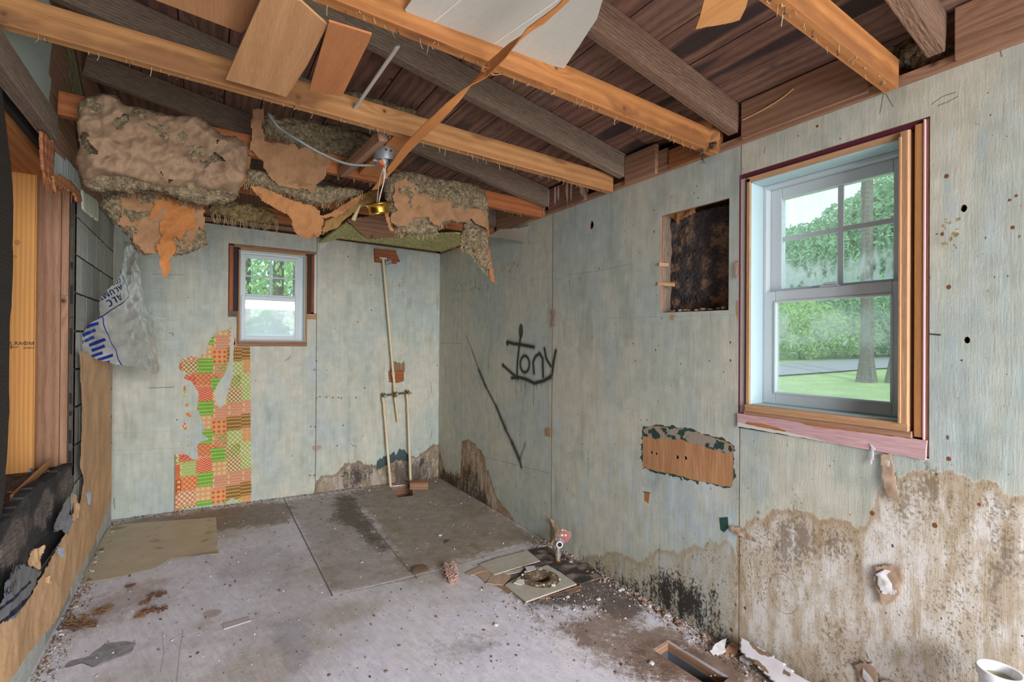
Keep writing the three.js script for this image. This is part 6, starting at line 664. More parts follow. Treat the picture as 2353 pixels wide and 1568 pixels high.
{
  { // leftover linoleum with curled front edge
    const F2 = frame(FL.p0.clone().addScaledVector(floorN, 0.002), floorN), poly = rough(px(F2.conv, [250, 1212, 300, 1204, 497, 1190, 500, 1282, 486, 1285, 440, 1282, 402, 1284, 384, 1290, 372, 1300, 350, 1310, 300, 1322, 196, 1342, 190, 1332, 216, 1280]), 0.003, 0.03); const lift = px(F2.conv, [470, 1286])[0]; const f = (u, v, e) => 0.003 + 0.022 * Math.exp(-(((u - lift[0]) / 0.11) ** 2 + ((v - lift[1]) / 0.05) ** 2)) + 0.0015 * (fbm(u * 8, v * 8, 2) - 0.5);
    const lt = tile(512, 512, 0.7, 0.7, (u, v) => { const k = 22 * (fbm(u * 9, v * 9, 4) - 0.5) + 10 * (N(u * 200, v * 200) - 0.5) - 40 * sm(fbm(u * 6 + 3, v * 6, 4), 0.66, 0.8) - (N(u * 170, v * 170) > 0.93 ? 46 : 0); return [188 + k, 173 + k, 147 + k]; }); solo('linoleum_scrap', cut(poly, 0.009, f, (u, v, e) => f(u, v, e) - 0.0025).applyMatrix4(F2.M), mat({ map: lt, roughness: 0.6 }), 'tan linoleum remnant with lifted torn edge on the floor by the left corner', 'linoleum'); }
  lay([512, 1436, 572, 1420, 577, 1428, 514, 1448], 0.004, mat({ color: lin(178, 168, 168), roughness: 0.9 }), 'loose_slat', 'thin dusty slat lying on the bare floor', 'slat', { lift: 0.0005 });
  // toilet flange
  const fc = onFloor(1241, 1336), fx = frame(fc.clone().addScaledVector(floorN, 0.007), floorN), t = thing('toilet_flange', 'stained square floor plate with crusted round toilet flange and open drain', 'toilet flange');
  { const poly = px(fx.conv, [1160, 1348, 1180, 1336, 1236, 1308, 1258, 1302, 1290, 1320, 1325, 1345, 1260, 1368, 1209, 1386]); if (THREE.ShapeUtils.isClockWise(poly.map((p) => new THREE.Vector2(...p)))) poly.reverse(); const g = slab(poly, 0.007, [ring(0, 0, 0.05, 24)]); g.applyMatrix4(fx.M); part('plate', uvBox(g, 0), tileM, t);
    const rg = new THREE.LatheGeometry([[0.044, -0.05], [0.047, 0.0], [0.05, 0.006], [0.064, 0.009], [0.08, 0.008], [0.096, 0.003], [0.102, 0.0]].map((p) => new THREE.Vector2(...p)), 48, 0, 6.2832), p = rg.attributes.position; for (let i = 0; i < p.count; i++) { const x = p.getX(i), y = p.getY(i), z = p.getZ(i), k = y > 0.002 ? 0.7 + 0.8 * fbm(x * 40 + 5, z * 40 + 2, 3) : 1; p.setY(i, y * k); } rg.computeVertexNormals(); rg.applyMatrix4(new THREE.Matrix4().makeBasis(fx.U, floorN, fx.Y.clone().negate()).setPosition(fx.p0.clone().addScaledVector(floorN, 0.006))); part('wax_ring', rg, mat({ map: tile(256, 256, 0.3, 0.1, (u, v) => mixc([70, 54, 38], [166, 144, 114], sm(fbm(u * 26, v * 10, 4), 0.3, 0.7))), roughness: 0.7, bumpMap: woolB, bumpScale: 0.004 }), t);
    for (let k = 0; k < 26; k++) { const a = R(0, 6.28), r = R(0.06, 0.105), c = fx.p0.clone().addScaledVector(fx.U, r * Math.cos(a)).addScaledVector(fx.Y, r * Math.sin(a)).addScaledVector(floorN, 0.009); part('crust', chip(R(0.008, 0.026), R(0.005, 0.014), k).rotateY(R(0, 6)).translate(c.x, c.y, c.z), k % 3 ? mat({ color: lin(128, 106, 80) }) : plaster, t); } }
  const GP = 'floor pieces round the toilet drain';
  lay([1102, 1299, 1140, 1286, 1212, 1267, 1241, 1291, 1190, 1306, 1136, 1323], 0.005, tileM, 'floor_scrap', 'grey rectangular board scrap lying behind the toilet flange', 'scrap', { lift: 0.008 }); lay([1262, 1298, 1300, 1290, 1350, 1296, 1386, 1328, 1330, 1346, 1320, 1340], 0.006, sooty, 'floor_scrap', 'blackened board between toilet flange and right wall', 'scrap', { lift: 0.002, amp: 0.003 }); lay([1214, 1266, 1256, 1258, 1300, 1276, 1296, 1292, 1262, 1298, 1242, 1290], 0.004, sooty, 'floor_scrap', 'sooty board scrap behind the grey rectangular scrap', 'scrap', { lift: 0.002, amp: 0.003 });
  lay([1098, 1318, 1112, 1304, 1128, 1298, 1120, 1310, 1100, 1324], 0.003, tanCard, 'floor_scrap', 'thin tan sliver left of the grey board scrap', 'scrap', { lift: 0.002, amp: 0.002 }); lay([1070, 1318, 1096, 1306, 1108, 1300, 1120, 1312, 1082, 1324], 0.003, tanCard, 'floor_scrap', 'tan cardboard scrap at the far side of the pink fluff', 'scrap', { lift: 0.005, amp: 0.002 }); lay([1096, 1322, 1122, 1312, 1132, 1322, 1116, 1338], 0.003, tanCard, 'floor_scrap', 'small tan scrap under the grey board edge', 'scrap', { lift: 0.004, amp: 0.002 }); lay([1116, 1342, 1130, 1322, 1150, 1318, 1174, 1324, 1168, 1334, 1156, 1346], 0.003, tanCard, 'floor_scrap', 'pale tan square scrap touching the flange plate', 'scrap', { lift: 0.006, amp: 0.002 });
  lay([1140, 1346, 1160, 1348, 1180, 1362, 1170, 1366], 0.004, M.brown, 'floor_scrap', 'brown splintered strip beside the flange plate', 'scrap', { lift: 0.002, amp: 0.003 }); lay([1158, 1318, 1180, 1312, 1206, 1304, 1198, 1316, 1160, 1322], 0.004, tileM, 'floor_scrap', 'broken grey tile sliver behind the flange plate', 'scrap', { lift: 0.004, amp: 0.003 }); lay([1240, 1378, 1270, 1368, 1330, 1348, 1334, 1358, 1290, 1374], 0.004, M.brown, 'floor_scrap', 'brown strip sticking out under the flange plate', 'scrap', { lift: 0.001, amp: 0.003 }); lay([1264, 1374, 1300, 1362, 1328, 1358, 1310, 1370, 1280, 1378], 0.003, sooty, 'floor_scrap', 'dark splintered strip in front of the flange plate', 'scrap', { lift: 0.006, amp: 0.003 });
  lay([1206, 1306, 1228, 1304, 1232, 1312, 1212, 1318], 0.008, plaster, 'plaster_chunk', 'white plaster chip on the back corner of the flange plate', 'chip', { lift: 0.016, amp: 0.002 }); lay([1180, 1342, 1190, 1334, 1208, 1334, 1214, 1340, 1198, 1346], 0.006, tileM, 'plaster_chunk', 'pale shard leaning on the crusted ring', 'chip', { lift: 0.02, amp: 0.002, n: V(0.2, 1, 0.3).normalize() });
  // stop valve with red tag
  const vb = onFloor(1282, 1290), v = thing('stop_valve', 'grey water stop valve with faded red tag beside the toilet flange', 'valve', vb); const gm = mat({ color: lin(158, 152, 142), metalness: 0.6, roughness: 0.5 }); part('pipe', merged([rod(V(0, 0, 0), V(0, 0.1, 0), 0.014, 0.012, 14), rod(V(0, 0.03, 0), V(0, 0.055, 0), 0.019, 0.019, 14)]), gm, v); part('nut', rod(V(0, 0, 0), V(0, 0.014, 0), 0.022, 0.02, 6), mat({ color: lin(160, 120, 60), metalness: 0.7, roughness: 0.4 }), v);
  part('valve_head', merged([rod(V(0, 0.09, 0), V(0, 0.125, 0), 0.017, 0.017, 14), rod(V(0, 0.108, 0), V(-0.02, 0.11, 0.04), 0.018, 0.019, 18)]), mat({ color: lin(196, 196, 192), roughness: 0.4 }), v); part('valve_port', rod(V(-0.0195, 0.11, 0.039), V(-0.021, 0.11, 0.042), 0.012, 0.012, 16), mat({ color: lin(22, 22, 22) }), v.children[2]);
  { const P = new Paint(0, 0.07, 0, 0.06, 2400); P.base((u, w) => { const k = 24 * (N(u * 400, w * 400) - 0.5); return [140 + k, 80 + k, 76 + k]; }); P.fill([[0.018, 0.05], [0.03, 0.05], [0.03, 0.04], [0.018, 0.04]], '#cdbfa8'); P.fill([[0.037, 0.05], [0.049, 0.05], [0.049, 0.04], [0.037, 0.04]], '#c4b69e'); P.line([[0.004, 0.03], [0.02, 0.024], [0.03, 0.012], [0.034, 0.0]], 0.005, '#5b90a0'); P.line([[0.0, 0.026], [0.015, 0.02], [0.024, 0.01], [0.028, 0]], 0.004, '#b03030');
    const Ft = frame(vb.clone().add(V(0.02, 0.13, 0.02)), V(-0.5, 0.1, 0.85)), poly = px(Ft.conv, [1282, 1232, 1292, 1216, 1312, 1224, 1313, 1232, 1304, 1247, 1294, 1250]), g = cut(poly, 0.003, (a, b) => 0.002 * Math.sin(a * 60), (a, b) => 0.002 * Math.sin(a * 60) - 0.001); const bx = new THREE.Box3().setFromBufferAttribute(g.attributes.position), uv = g.attributes.uv; for (let i = 0; i < uv.count; i++) uv.setXY(i, uv.getX(i) - bx.min.x, uv.getY(i) - bx.min.y); g.applyMatrix4(Ft.M).translate(-vb.x, -vb.y, -vb.z); part('red_tag', g, mat({ map: P.tex(), roughness: 0.5 }), v); }
  const wr = onX(1272, 1215, XR - 0.006); solo('peeled_wallpaper', (() => { const Fw = frame(V(XR - 0.012, 0.15, -2.3), V(-1, 0, 0.1)); return paperG(Fw, torn(Fw, [1266, 1192, 1276, 1200, 1284, 1222, 1280, 1252, 1290, 1276, 1276, 1280, 1266, 1250, 1268, 1224], 0.004, 0.012, 4), 0.006, 5, [], 0.004); })(), tanCard, 'curl of peeled board paper behind the water stop valve', 'paper');
  // drifts of rubble along the right wall, one chip at a time where they show
  const q = rng(31), kinds = [plaster, mat({ color: lin(150, 128, 104), roughness: 0.95 }), mat({ color: lin(116, 92, 74), roughness: 0.95 }), mat({ color: lin(176, 160, 150), roughness: 0.95 })];
  const pick = (where, n = 4) => { const i = (q() * n) | 0; return [kinds[i], ['white plaster', 'tan plaster', 'dark brown wood', 'pinkish grey'][i] + (where.startsWith('flake') ? ' ' : ' crumb ') + where]; };
  for (let k = 0; k < 130; k++) { const t2 = q() ** 0.8, x = mix(1296, 1720, t2), y = mix(1284, 1520, t2) - 4 + 10 * q() * (0.6 + t2), c = onFloor(x, y), w = mix(0.008, 0.034, q() ** 3); if (c.x > XR - 0.014) c.x = XR - 0.014 - 0.02 * q(); c.y = tilt(c.x); const g = chip(w, w * mix(0.35, 0.8, q()), k); g.rotateY(q() * 6).translate(c.x, c.y, c.z); solo('rubble_chip', g, ...pick('in the rubble along the right wall'), 'rubble', 'rubble along the right wall'); }
  for (let k = 0; k < 26; k++) { const c = onFloor(mix(1230, 1290, q()), mix(1236, 1262, q())); if (c.x > XR - 0.02) c.x = XR - 0.03; c.y = tilt(c.x); const g = bb(mix(0.02, 0.06, q()), 0.003, 0.006, 0.0008).rotateY(q() * 6); solo('wood_chip', g.translate(c.x, c.y + 0.004, c.z), q() < 0.5 ? M.brown : plaster, 'wood splinter in the sweepings behind the stop valve', 'chip', 'sweepings behind the stop valve'); }
  for (let k = 0; k < 40; k++) { const x = mix(1130, 1420, q()), y = mix(1370, 1420, q()), c = onFloor(x, y), w = mix(0.004, 0.014, q() ** 2); solo('rubble_chip', chip(w, w * 0.6, k + 200).rotateY(q() * 6).translate(c.x, c.y, c.z), ...pick('scattered in front of the toilet flange', 2), 'rubble', 'crumbs before the toilet flange'); }
  for (let k = 0; k < 46; k++) { const t2 = q(), x = mix(700, 1004, t2), y = mix(1146, 1104, t2) + 5 * q(), c = onFloor(x, y), w = mix(0.006, 0.02, q() ** 2); if (c.z < ZB + 0.014) c.z = ZB + 0.02; c.y = tilt(c.x); solo('rubble_chip', chip(w, w * 0.7, k + 300).rotateY(q() * 6).translate(c.x, c.y, c.z), ...pick('in the dust along the foot of the back wall'), 'rubble', 'crumbs along the back wall'); }
  for (let k = 0; k < 60; k++) { const t2 = q(), x = mix(258, 70, t2) + 8 * q(), y = mix(1200, 1540, t2), c = onFloor(x, y), w = mix(0.006, 0.022, q() ** 2); c.x = Math.max(c.x, XL + 0.02 + 0.02 * q()); c.y = tilt(c.x); solo('rubble_chip', chip(w, w * 0.6, k + 400).rotateY(q() * 6).translate(c.x, c.y, c.z), ...pick('in the gap along the left wall'), 'rubble', 'crumbs along the left wall'); }
  for (let k = 0; k < 70; k++) { const x = mix(230, 1450, q()), y = mix(1240, 1560, q()), c = onFloor(x, y), w = mix(0.005, 0.013, q() ** 2), h = w * 0.35; solo('debris_flake', chip(w * 1.4, h, k + 500).rotateY(q() * 6).translate(c.x, c.y, c.z), ...pick('flake lying loose on the open floor'), 'flake', 'flakes scattered on the floor'); }
  // fine crumbs swept along the feet of the walls: nobody could count them
  { const cg = new THREE.IcosahedronGeometry(0.5, 0), mk = (name, say, n, f) => { const im = new THREE.InstancedMesh(cg, mat({ color: lin(255, 255, 255), roughness: 1 }), n), d = new THREE.Object3D(), c = new THREE.Color(), pal = [[186, 180, 174], [150, 126, 102], [104, 82, 64], [78, 66, 56], [168, 150, 138]]; for (let i = 0; i < n; i++) { const [x, z] = f(q); d.position.set(x, tilt(x) + 0.0012, z); d.rotation.set(q() * 6, q() * 6, q() * 6); const w = 0.0025 + 0.008 * q() ** 3; d.scale.set(w * (1 + q()), w * 0.7, w); d.updateMatrix(); im.setMatrixAt(i, d.matrix); const p = pal[(q() * 5) | 0]; im.setColorAt(i, c.setRGB(p[0] / 255, p[1] / 255, p[2] / 255, THREE.SRGBColorSpace)); } im.name = name; im.castShadow = im.receiveShadow = true; scene.add(im); tag(im, say, 'debris', null, 'stuff'); };
    mk('crumb_drift', 'fine drift of crumbs along the foot of the right wall', 2600, (q) => [XR - 0.006 - 0.1 * q() ** 2.4, mix(-2.4, -0.8, q())]); mk('crumb_drift_001', 'fine drift of crumbs along the foot of the back wall', 1500, (q) => [mix(-0.4, 1.75, q()), ZB + 0.006 + 0.07 * q() ** 2.4]); mk('crumb_drift_002', 'fine dark drift of crumbs along the foot of the left wall', 1800, (q) => [XL + 0.012 + 0.07 * q() ** 2.2, mix(-3.98, -2.2, q())]); mk('crumb_drift_003', 'fine grit scattered over the whole floor', 1500, (q) => [mix(XL + 0.05, XR - 0.02, q()), mix(-3.95, -0.95, q())]); mk('crumb_drift_004', 'white grit scattered round the toilet flange', 500, (q) => [1.45 + 0.3 * (q() + q() - 1), -1.78 + 0.3 * (q() + q() - 1)]); }
  // brown bark-like clumps
  const clumps = [[178, 1436, 0.075, 'largest shredded brown clump near the left wall'], [200, 1446, 0.05, 'shredded brown clump beside the largest one'], [168, 1446, 0.05, 'ragged brown clump at the left of the largest one'], [236, 1408, 0.05, 'flat shredded clump behind the largest one'], [228, 1416, 0.03, 'small shredded bit beside the flat clump'], [360, 1376, 0.055, 'shredded brown clump in front of the linoleum'], [333, 1392, 0.028, 'small brown shred between two clumps'], [338, 1410, 0.05, 'shredded clump nearest the flat slat'], [366, 1408, 0.04, 'light brown shred beside the clump near the slat'], [320, 1423, 0.025, 'tan crumb in front of the shredded clumps'], [120, 1370, 0.05, 'dark shredded bit at the mock brick base'], [300, 1352, 0.03, 'dark brown crumb before the linoleum edge']];
  clumps.forEach(([x, y, s, say], k) => { const c = onFloor(x, y), out = []; for (let i = 0; i < 26; i++) { const g = bb(R(0.012, 0.035) * s / 0.055, 0.002, R(0.004, 0.009), 0.0006); g.rotateX(R(-0.5, 0.5)); g.rotateZ(R(-0.5, 0.5)); g.rotateY(R(0, 6.28)); out.push(g.translate(R(-s, s) * 0.6, 0.003 + 0.012 * rnd() * s / 0.06, R(-s, s) * 0.45)); } solo('shredded_clump', merged(out).translate(c.x, c.y + 0.006, c.z), mat({ color: lin(132 - (k % 3) * 12, 96 - (k % 3) * 10, 62), roughness: 0.9 }), say, 'clump'); });
  { const c = onFloor(1034, 1330), t4 = thing('pink_fluff', 'tuft of salmon pink insulation fluff on the floor', 'fluff', c), pm = mat({ color: lin(214, 176, 160), roughness: 1 }), core = [], fib = []; for (let i = 0; i < 7; i++) core.push(chip(0.05, 0.036, i + 60).translate(-0.012 + i * 0.008 + R(-0.008, 0.008), 0.002, 0.05 - i * 0.022)); part('core', merged(core), mat({ color: lin(190, 150, 134), roughness: 1, bumpMap: woolB, bumpScale: 0.02 }), t4);
    for (let i = 0; i < 420; i++) { const k = R(0, 6), p = V(-0.012 + k * 0.008 + R(-0.026, 0.026), R(0.004, 0.036), 0.05 - k * 0.022 + R(-0.024, 0.024)); fib.push(tubeG([p, p.clone().add(V(R(-0.01, 0.01), R(-0.004, 0.012), R(-0.01, 0.01))), p.clone().add(V(R(-0.018, 0.018), R(-0.004, 0.01), R(-0.018, 0.018)))], R(0.0006, 0.0014), 3, 3)); } part('fibres', merged(fib), pm, t4).userData.kind = 'stuff'; }
  { const c = onFloor(966, 1312), g = chip(0.09, 0.016, 7); solo('leaf_scrap', g.translate(c.x, c.y, c.z), kinds[2], 'dry brown leafy scrap left of the pink fluff', 'scrap'); const d = onFloor(1029, 1248); solo('stone_chip', bb(0.05, 0.012, 0.022, 0.005).rotateY(0.6).translate(d.x, d.y + 0.006, d.z), mat({ color: lin(96, 90, 84) }), 'dark flat chip lying alone on the back floor', 'chip'); for (const [x, y, say] of [[1012, 1232, 'white chip behind the dark flat chip'], [740, 1138, 'white plaster crumb on the dark floor joint'], [1304, 1374, 'round white plaster ball in front of the flange'], [1140, 1438, 'flat white flake alone on the pale floor'], [1375, 1380, 'large white plaster flake near the right wall rubble'], [1497, 1527, 'small white flake beside the floor vent hole']]) { const e = onFloor(x, y); solo('plaster_chip', chip(0.022, 0.01, x).translate(e.x, e.y, e.z), plaster, say, 'chip'); } }
  // broken plaster slabs and fallen baseboard by the near part of the right wall
  lay([1630, 1500, 1650, 1478, 1668, 1472, 1666, 1500, 1640, 1512], 0.01, plaster, 'plaster_chunk', 'grey plaster slab leaning against the rubble by the vent hole', 'chunk', { lift: 0.02, amp: 0.004, n: V(-0.35, 0.85, 0.35).normalize() }); lay([1700, 1518, 1712, 1512, 1728, 1514, 1730, 1530, 1716, 1528], 0.014, plaster, 'plaster_chunk', 'angular white plaster chunk in front of the fallen baseboard', 'chunk', { lift: 0.004, amp: 0.002 }); lay([1664, 1500, 1682, 1478, 1700, 1490, 1694, 1506, 1672, 1514], 0.008, M.brown, 'wood_chip', 'brown broken wood shard between plaster slab and baseboard', 'chip', { lift: 0.02, amp: 0.004, n: V(-0.5, 0.8, 0.2).normalize() });
  { const Fb = frame(V(XR - 0.05, 0.06, -1.0), V(-0.82, 0.56, 0)), poly = rough(px(Fb.conv, [1700, 1464, 1730, 1480, 1760, 1498, 1800, 1526, 1850, 1562, 1960, 1640, 1900, 1660, 1800, 1590, 1760, 1550, 1720, 1514, 1700, 1500]), 0.003, 0.03); solo('baseboard_piece', cut(poly, 0.006, (u, v) => 0.004 * (fbm(u * 10, v * 10, 2) - 0.5), () => -0.012).applyMatrix4(Fb.M), mat({ map: tile(256, 256, 0.3, 0.3, (u, v) => { const k = 20 * (fbm(u * 10, v * 10, 4) - 0.5), s = sm(fbm(u * 9 + 3, v * 14, 4), 0.62, 0.72); return mixc([212 + k, 206 + k, 208 + k], [128, 104, 80], s); }), roughness: 0.7 }), 'broken white baseboard piece leaning at the foot of the right wall', 'baseboard'); }
  // white drain pipe stub
  { const c = onX(2298, 1540, 1.7), t3 = thing('drain_pipe_stub', 'white plastic drain pipe stub with open collar near the right window', 'pipe', V(c.x, 0, c.z)); const w = mat({ color: lin(232, 234, 236), roughness: 0.35 }), h = c.y; t3.scale.set(0.8, 1, 0.8); part('pipe', new THREE.LatheGeometry([[0.038, 0], [0.044, 0], [0.044, h - 0.05], [0.038, h - 0.05]].map((p) => new THREE.Vector2(...p)), 40), w, t3); part('collar', new THREE.LatheGeometry([[0.0435, h - 0.07], [0.05, h - 0.07], [0.05, h - 0.022], [0.056, h - 0.02], [0.057, h - 0.002], [0.054, h], [0.047, h], [0.045, h - 0.004], [0.044, h - 0.02], [0.038, h - 0.03], [0.036, h - 0.07]].map((p) => new THREE.Vector2(...p)), 48), w, t3); part('inner_ring', new THREE.LatheGeometry([[0.0, h - 0.03], [0.037, h - 0.028], [0.0375, h - 0.022], [0.034, h - 0.02], [0.03, h - 0.026], [0, h - 0.034]].map((p) => new THREE.Vector2(...p)), 32), mat({ color: lin(150, 146, 124), roughness: 0.6 }), t3); }
}
// ------------------------------------------------------------------ peeled scraps on the right wall
{
  const Fw = frame(V(XR - 0.006, 0.7, -0.9), V(-1, 0, 0)); const sc = (l, m, say, s, amp = 0.005, nm = 'peeled_scrap') => solo(nm, paperG(Fw, torn(Fw, l, 0.003, 0.01, s), amp * 0.4, s, [], 0.004, 0.004), m, say, 'scrap');
  const card = tanCard;
  sc([2022, 1046, 2048, 1044, 2056, 1080, 2066, 1130, 2072, 1160, 2056, 1150, 2040, 1140, 2030, 1110], card, 'long strip of peeled brown cardboard below the pink window apron', 3); sc([2030, 1050, 2044, 1056, 2052, 1110, 2044, 1146, 2036, 1120], plaster, 'white paper layer on the long peeled cardboard strip', 8, 0.006); sc([2012, 1304, 2030, 1298, 2050, 1296, 2072, 1308, 2076, 1330, 2068, 1364, 2050, 1384, 2024, 1388, 2018, 1360, 2008, 1330], card, 'round torn cardboard patch on the stained board', 4); sc([2014, 1318, 2036, 1306, 2056, 1318, 2066, 1340, 2056, 1368, 2030, 1362, 2020, 1344], plaster, 'white plaster remnant in the round torn patch', 5, 0.012); sc([1966, 1530, 1990, 1520, 2012, 1534, 2020, 1568, 2040, 1560, 2056, 1568, 2040, 1590, 1980, 1590], card, 'low torn cardboard patch above the fallen baseboard', 6); sc([1986, 1528, 2008, 1524, 2014, 1560, 2000, 1580, 1984, 1556], plaster, 'white remnant on the low torn patch', 7, 0.01);
  sc([1674, 1210, 1700, 1212, 1716, 1224, 1742, 1244, 1736, 1246, 1712, 1238, 1694, 1226, 1676, 1220], tanCard, 'curled tan strip peeling away beside the dark green mark', 9, 0.012); sc([2000, 1022, 2010, 1026, 2006, 1066, 2000, 1068, 2002, 1044], plaster, 'thin white paint drip under the window apron', 10, 0.002); sc([1270, 712, 1278, 712, 1276, 750, 1269, 754], card, 'narrow torn strip on the board seam above the spray writing', 11, 0.003); sc([1258, 984, 1267, 985, 1267, 1004, 1257, 1002], mat({ color: lin(176, 130, 84) }), 'small bare wood chip on the board seam', 12, 0.003); sc([1688, 606, 1697, 602, 1696, 638, 1690, 640], card, 'torn scrap between the wall niche and the window', 13, 0.003);
}

// ------------------------------------------------------------------ outdoors: lawn, drive, trees
console.log('outdoors');
const hill = (x, z) => -0.42 + 0.035 * Math.max(0, x - 2) + 0.0 * z;
{
  const grassT = tile(512, 512, 6, 6, (u, v) => { const f = fbm(u * 10, v * 10, 4), g = N(u * 200, v * 200); return mixc([128, 156, 88], [190, 204, 140], cl(f * 0.8 + g * 0.35 - 0.1)); }); const gm = mat({ map: grassT, roughness: 1 });
  const mk = (x0, x1, z0, z1, n, m, lift, name) => { const g = new THREE.PlaneGeometry(1, 1, n, n), p = g.attributes.position, uv = g.attributes.uv; for (let i = 0; i < p.count; i++) { const x = mix(x0, x1, p.getX(i) + 0.5), z = mix(z0, z1, p.getY(i) + 0.5); p.setXYZ(i, x, hill(x, z) + lift + 0.06 * (fbm(x * 0.6, z * 0.6, 2) - 0.5), z); uv.setXY(i, x, z); } g.index.array.reverse(); g.computeVertexNormals(); const o = solo(name, g, m, null, null, null, 'structure'); return o; };
  mk(2.2, 70, -60, 40, 60, gm, 0, 'lawn'); mk(-40, 2.2, -60, -4.4, 40, gm, -0.02, 'lawn_back');
  const rd = new THREE.BufferGeometry(), pos = [], id = [], uv = []; const n = 40; for (let i = 0; i <= n; i++) { const t = i / n, c = onPlane2(mix(1700, 2300, t), mix(838, 806, t) + 4), c2 = onPlane2(mix(1700, 2300, t), mix(868, 826, t) + 4); for (const q of [c, c2]) { pos.push(q.x, q.y + 0.05, q.z); uv.push(q.x, q.z); } if (i < n) id.push(i * 2, i * 2 + 1, i * 2 + 2, i * 2 + 1, i * 2 + 3, i * 2 + 2); } rd.setAttribute('position', new THREE.Float32BufferAttribute(pos, 3)); rd.setAttribute('uv', new THREE.Float32BufferAttribute(uv, 2)); rd.setIndex(id); rd.computeVertexNormals();
  solo('driveway', rd, mat({ color: lin(150, 150, 152), roughness: 1 }), 'pale gravel driveway crossing the lawn outside the right window', 'driveway');
}
function onPlane2(a, b) { const d = ray(a, b); let k = 4; for (let i = 0; i < 60; i++) { const p = EYE.clone().addScaledVector(d, k), e = p.y - hill(p.x, p.z); k += e / Math.max(0.02, 0.035 * d.x - d.y); } return EYE.clone().addScaledVector(d, k); }
const leafG = (() => { const s = new THREE.Shape(); s.moveTo(0, -0.5); s.quadraticCurveTo(0.32, 0, 0, 0.5); s.quadraticCurveTo(-0.32, 0, 0, -0.5); return new THREE.ShapeGeometry(s, 3); })();
const leafM = new THREE.MeshPhysicalMaterial({ color: lin(168, 200, 132), roughness: 0.9, transmission: 0.35, thickness: 0, side: THREE.DoubleSide }), leafM2 = new THREE.MeshPhysicalMaterial({ color: lin(148, 184, 146), roughness: 0.9, transmission: 0.35, thickness: 0, side: THREE.DoubleSide }), bark = mat({ map: tile(128, 256, 0.6, 1.2, (u, v) => { const f = fbm(u * 30, v * 8, 4), k = 50 * (f - 0.5); return [108 + k, 98 + k, 92 + k]; }), bumpMap: oldT[1], bumpScale: 0.03, roughness: 1 });
function foliage(name, parent, blobs, n, size, s, m) { // leaves through the given ellipsoids, as one uncounted mass
  const q = rng(s), im = new THREE.InstancedMesh(leafG, m, n), d = new THREE.Object3D(), tot = blobs.reduce((a, b) => a + b[3] * b[4], 0); let k = 0; const c = new THREE.Color();
  for (const [x, y, z, rx, ry] of blobs) { const m2 = Math.round(n * rx * ry / tot); for (let i = 0; i < m2 && k < n; i++) { let a, b, e; do { a = q() * 2 - 1; b = q() * 2 - 1; e = q() * 2 - 1; } while (a * a + b * b + e * e > 1); const r = Math.hypot(a, b, e), f = (0.45 + 0.55 * Math.sqrt(r)) / (r || 1) * r ** 0.5; d.position.set(x + a * f * rx, y + b * f * ry, z + e * f * rx); d.rotation.set(q() * 6.3, q() * 6.3, q() * 6.3); d.scale.setScalar(size * (0.6 + 0.8 * q())); d.updateMatrix(); im.setMatrixAt(k, d.matrix); const h = 0.8 + 0.4 * q(); im.setColorAt(k, c.setRGB(h * (0.9 + 0.2 * q()), h, h * 0.9)); k++; } }
  im.count = k; im.name = name; im.userData.kind = 'stuff'; im.castShadow = im.receiveShadow = true; parent.add(im); return im;
}
function trunkG(base, h, r, lean = 0, flare = 1.5) { const g = new THREE.CylinderGeometry(r * 0.75, r, h, 18, 12); const p = g.attributes.position; for (let i = 0; i < p.count; i++) { const y = p.getY(i) + h / 2, k = 1 + (flare - 1) * Math.exp(-y / (r * 1.1)), a = Math.atan2(p.getZ(i), p.getX(i)), w = k * (1 + 0.07 * Math.sin(a * 5 + y)); p.setXYZ(i, p.getX(i) * w + lean * y, y, p.getZ(i) * w); } g.computeVertexNormals(); return g.translate(base.x, base.y, base.z); }
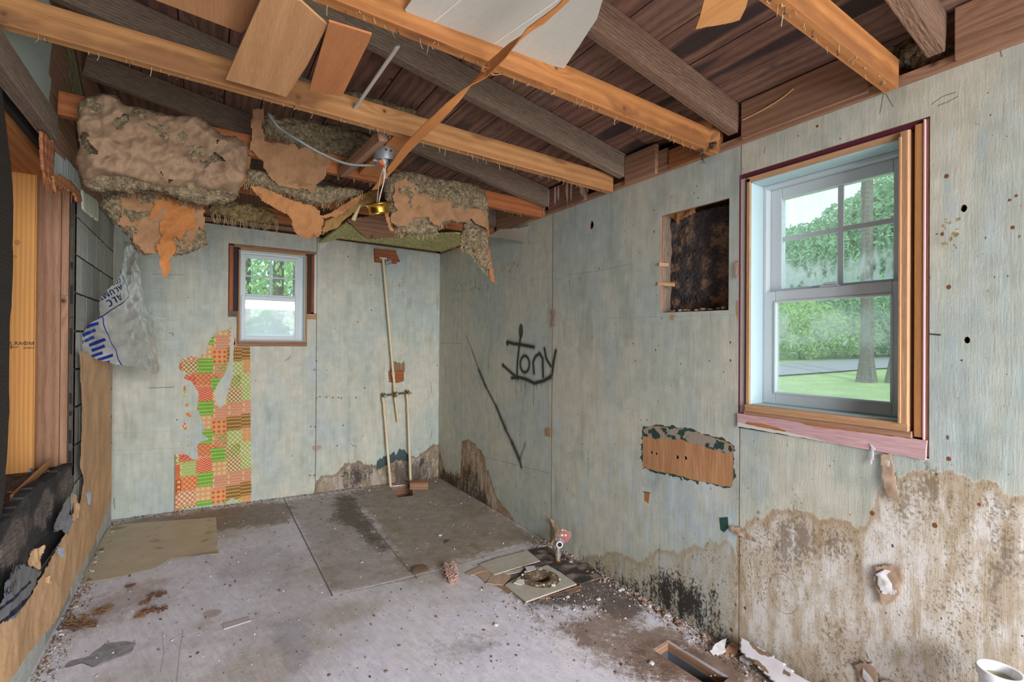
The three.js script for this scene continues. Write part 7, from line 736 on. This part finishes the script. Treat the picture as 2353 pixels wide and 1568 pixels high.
{
  const tree = (name, b, h, r, blobs, n, size, s, say, m = leafM, lean = 0) => { const t = thing(name, say, 'tree', V(0, 0, 0)); part('trunk', trunkG(b.clone().setY(b.y - 0.1), h, r, lean, 1.7), bark, t); foliage('foliage', t, blobs.map(([x, y, z, rx, ry]) => [b.x + x, b.y + y, b.z + z, rx, ry]), n, size, s, m); return t; };
  const t1 = onPlane2(1991, 878), t2 = onPlane2(2062, 880);
  tree('yard_tree', t1, 11, 0.17, [[0, 12, 0, 3, 1.6], [1, 13.5, 1, 2.6, 1.6]], 5000, 0.22, 3, 'grey tree trunk with broken stub standing on the lawn outside the right window'); tree('yard_tree', t2, 11, 0.19, [[5, 16, 7, 2.6, 1.6]], 4000, 0.22, 5, 'second grey tree trunk half hidden by the right window jamb', leafM2, 0.05);
  // background trees and shrubs beyond the drive
  const put = (a, b, dist, list, n, size, s, say, name, m = leafM, cat = 'tree') => { const d = ray(a, b), p = EYE.clone().addScaledVector(d, dist / d.length()), t = thing(name, say, cat); p.y = hill(p.x, p.z); part('trunk', trunkG(p, list[0][1], 0.16, 0, 1.3), bark, t); foliage('foliage', t, list.map(([x, y, z, rx, ry]) => [p.x + x, p.y + y, p.z + z, rx, ry]), n, size, s, m); };
  put(1840, 800, 30, [[0, 1.6, 0, 2.2, 1.6], [-1.6, 1.2, -1.6, 1.6, 1.2], [1.6, 1.3, 1.4, 1.7, 1.1]], 12000, 0.2, 11, 'bright green shrub beside the driveway outside the right window', 'shrub', leafM, 'shrub'); put(1960, 790, 33, [[0, 2.4, 0, 3, 2.4], [2, 1.6, 2.6, 2.2, 1.5]], 11000, 0.24, 12, 'darker shrub behind the grey tree trunk', 'shrub', leafM2, 'shrub'); put(2080, 790, 34, [[0, 2.2, 0, 3.2, 2.2]], 9000, 0.24, 13, 'shrub mass behind the half hidden trunk', 'shrub', leafM2, 'shrub'); put(1730, 790, 36, [[0, 2.6, 0, 3.2, 2.6]], 8000, 0.24, 15, 'shrub at the far bend of the driveway', 'shrub', leafM2, 'shrub');
  put(1850, 600, 44, [[0, 5.5, 0, 5, 4.2], [-4, 4, -3, 4, 3]], 16000, 0.4, 21, 'broad tree rising behind the bright shrub', 'background_tree', leafM2); put(2010, 560, 46, [[0, 7, 0, 5, 5], [2, 10, 2, 3.6, 3.2]], 18000, 0.4, 22, 'tall full tree behind the window grille', 'background_tree', leafM2); put(2130, 560, 45, [[0, 8, 0, 5, 6], [3, 12, 3, 4, 3.4]], 17000, 0.4, 23, 'tall tree at the right jamb side of the right window', 'background_tree', leafM2); put(1760, 640, 48, [[0, 6, 0, 4.6, 4.4]], 14000, 0.4, 24, 'round tree at the left side of the right window view', 'background_tree', leafM2);
  // behind the back window
  put(640, 700, 15, [[0, 4.6, 0, 3.2, 2.6], [-2, 5.6, -1, 2.4, 1.8]], 2600, 0.2, 31, 'leafy tree filling the middle of the back window', 'background_tree'); put(690, 700, 11, [[0.3, 5.6, 0, 1.6, 1.2], [0.4, 3.2, 0, 1.0, 0.9]], 900, 0.16, 32, 'slim dark trunk seen through the right panes of the back window', 'background_tree'); put(565, 700, 17, [[0, 4.6, 0, 3, 2.8]], 2000, 0.2, 33, 'tree at the left panes of the back window', 'background_tree'); put(600, 760, 24, [[0, 2.4, 0, 6, 2.6], [5, 3, 2, 4, 3]], 16000, 0.32, 34, 'far hedge of trees low behind the back window', 'background_tree', leafM2); put(760, 740, 22, [[0, 4, 0, 4, 3.6]], 4000, 0.24, 35, 'tree beyond the right edge of the back window', 'background_tree', leafM2);
}
renderer.render(scene, camera);
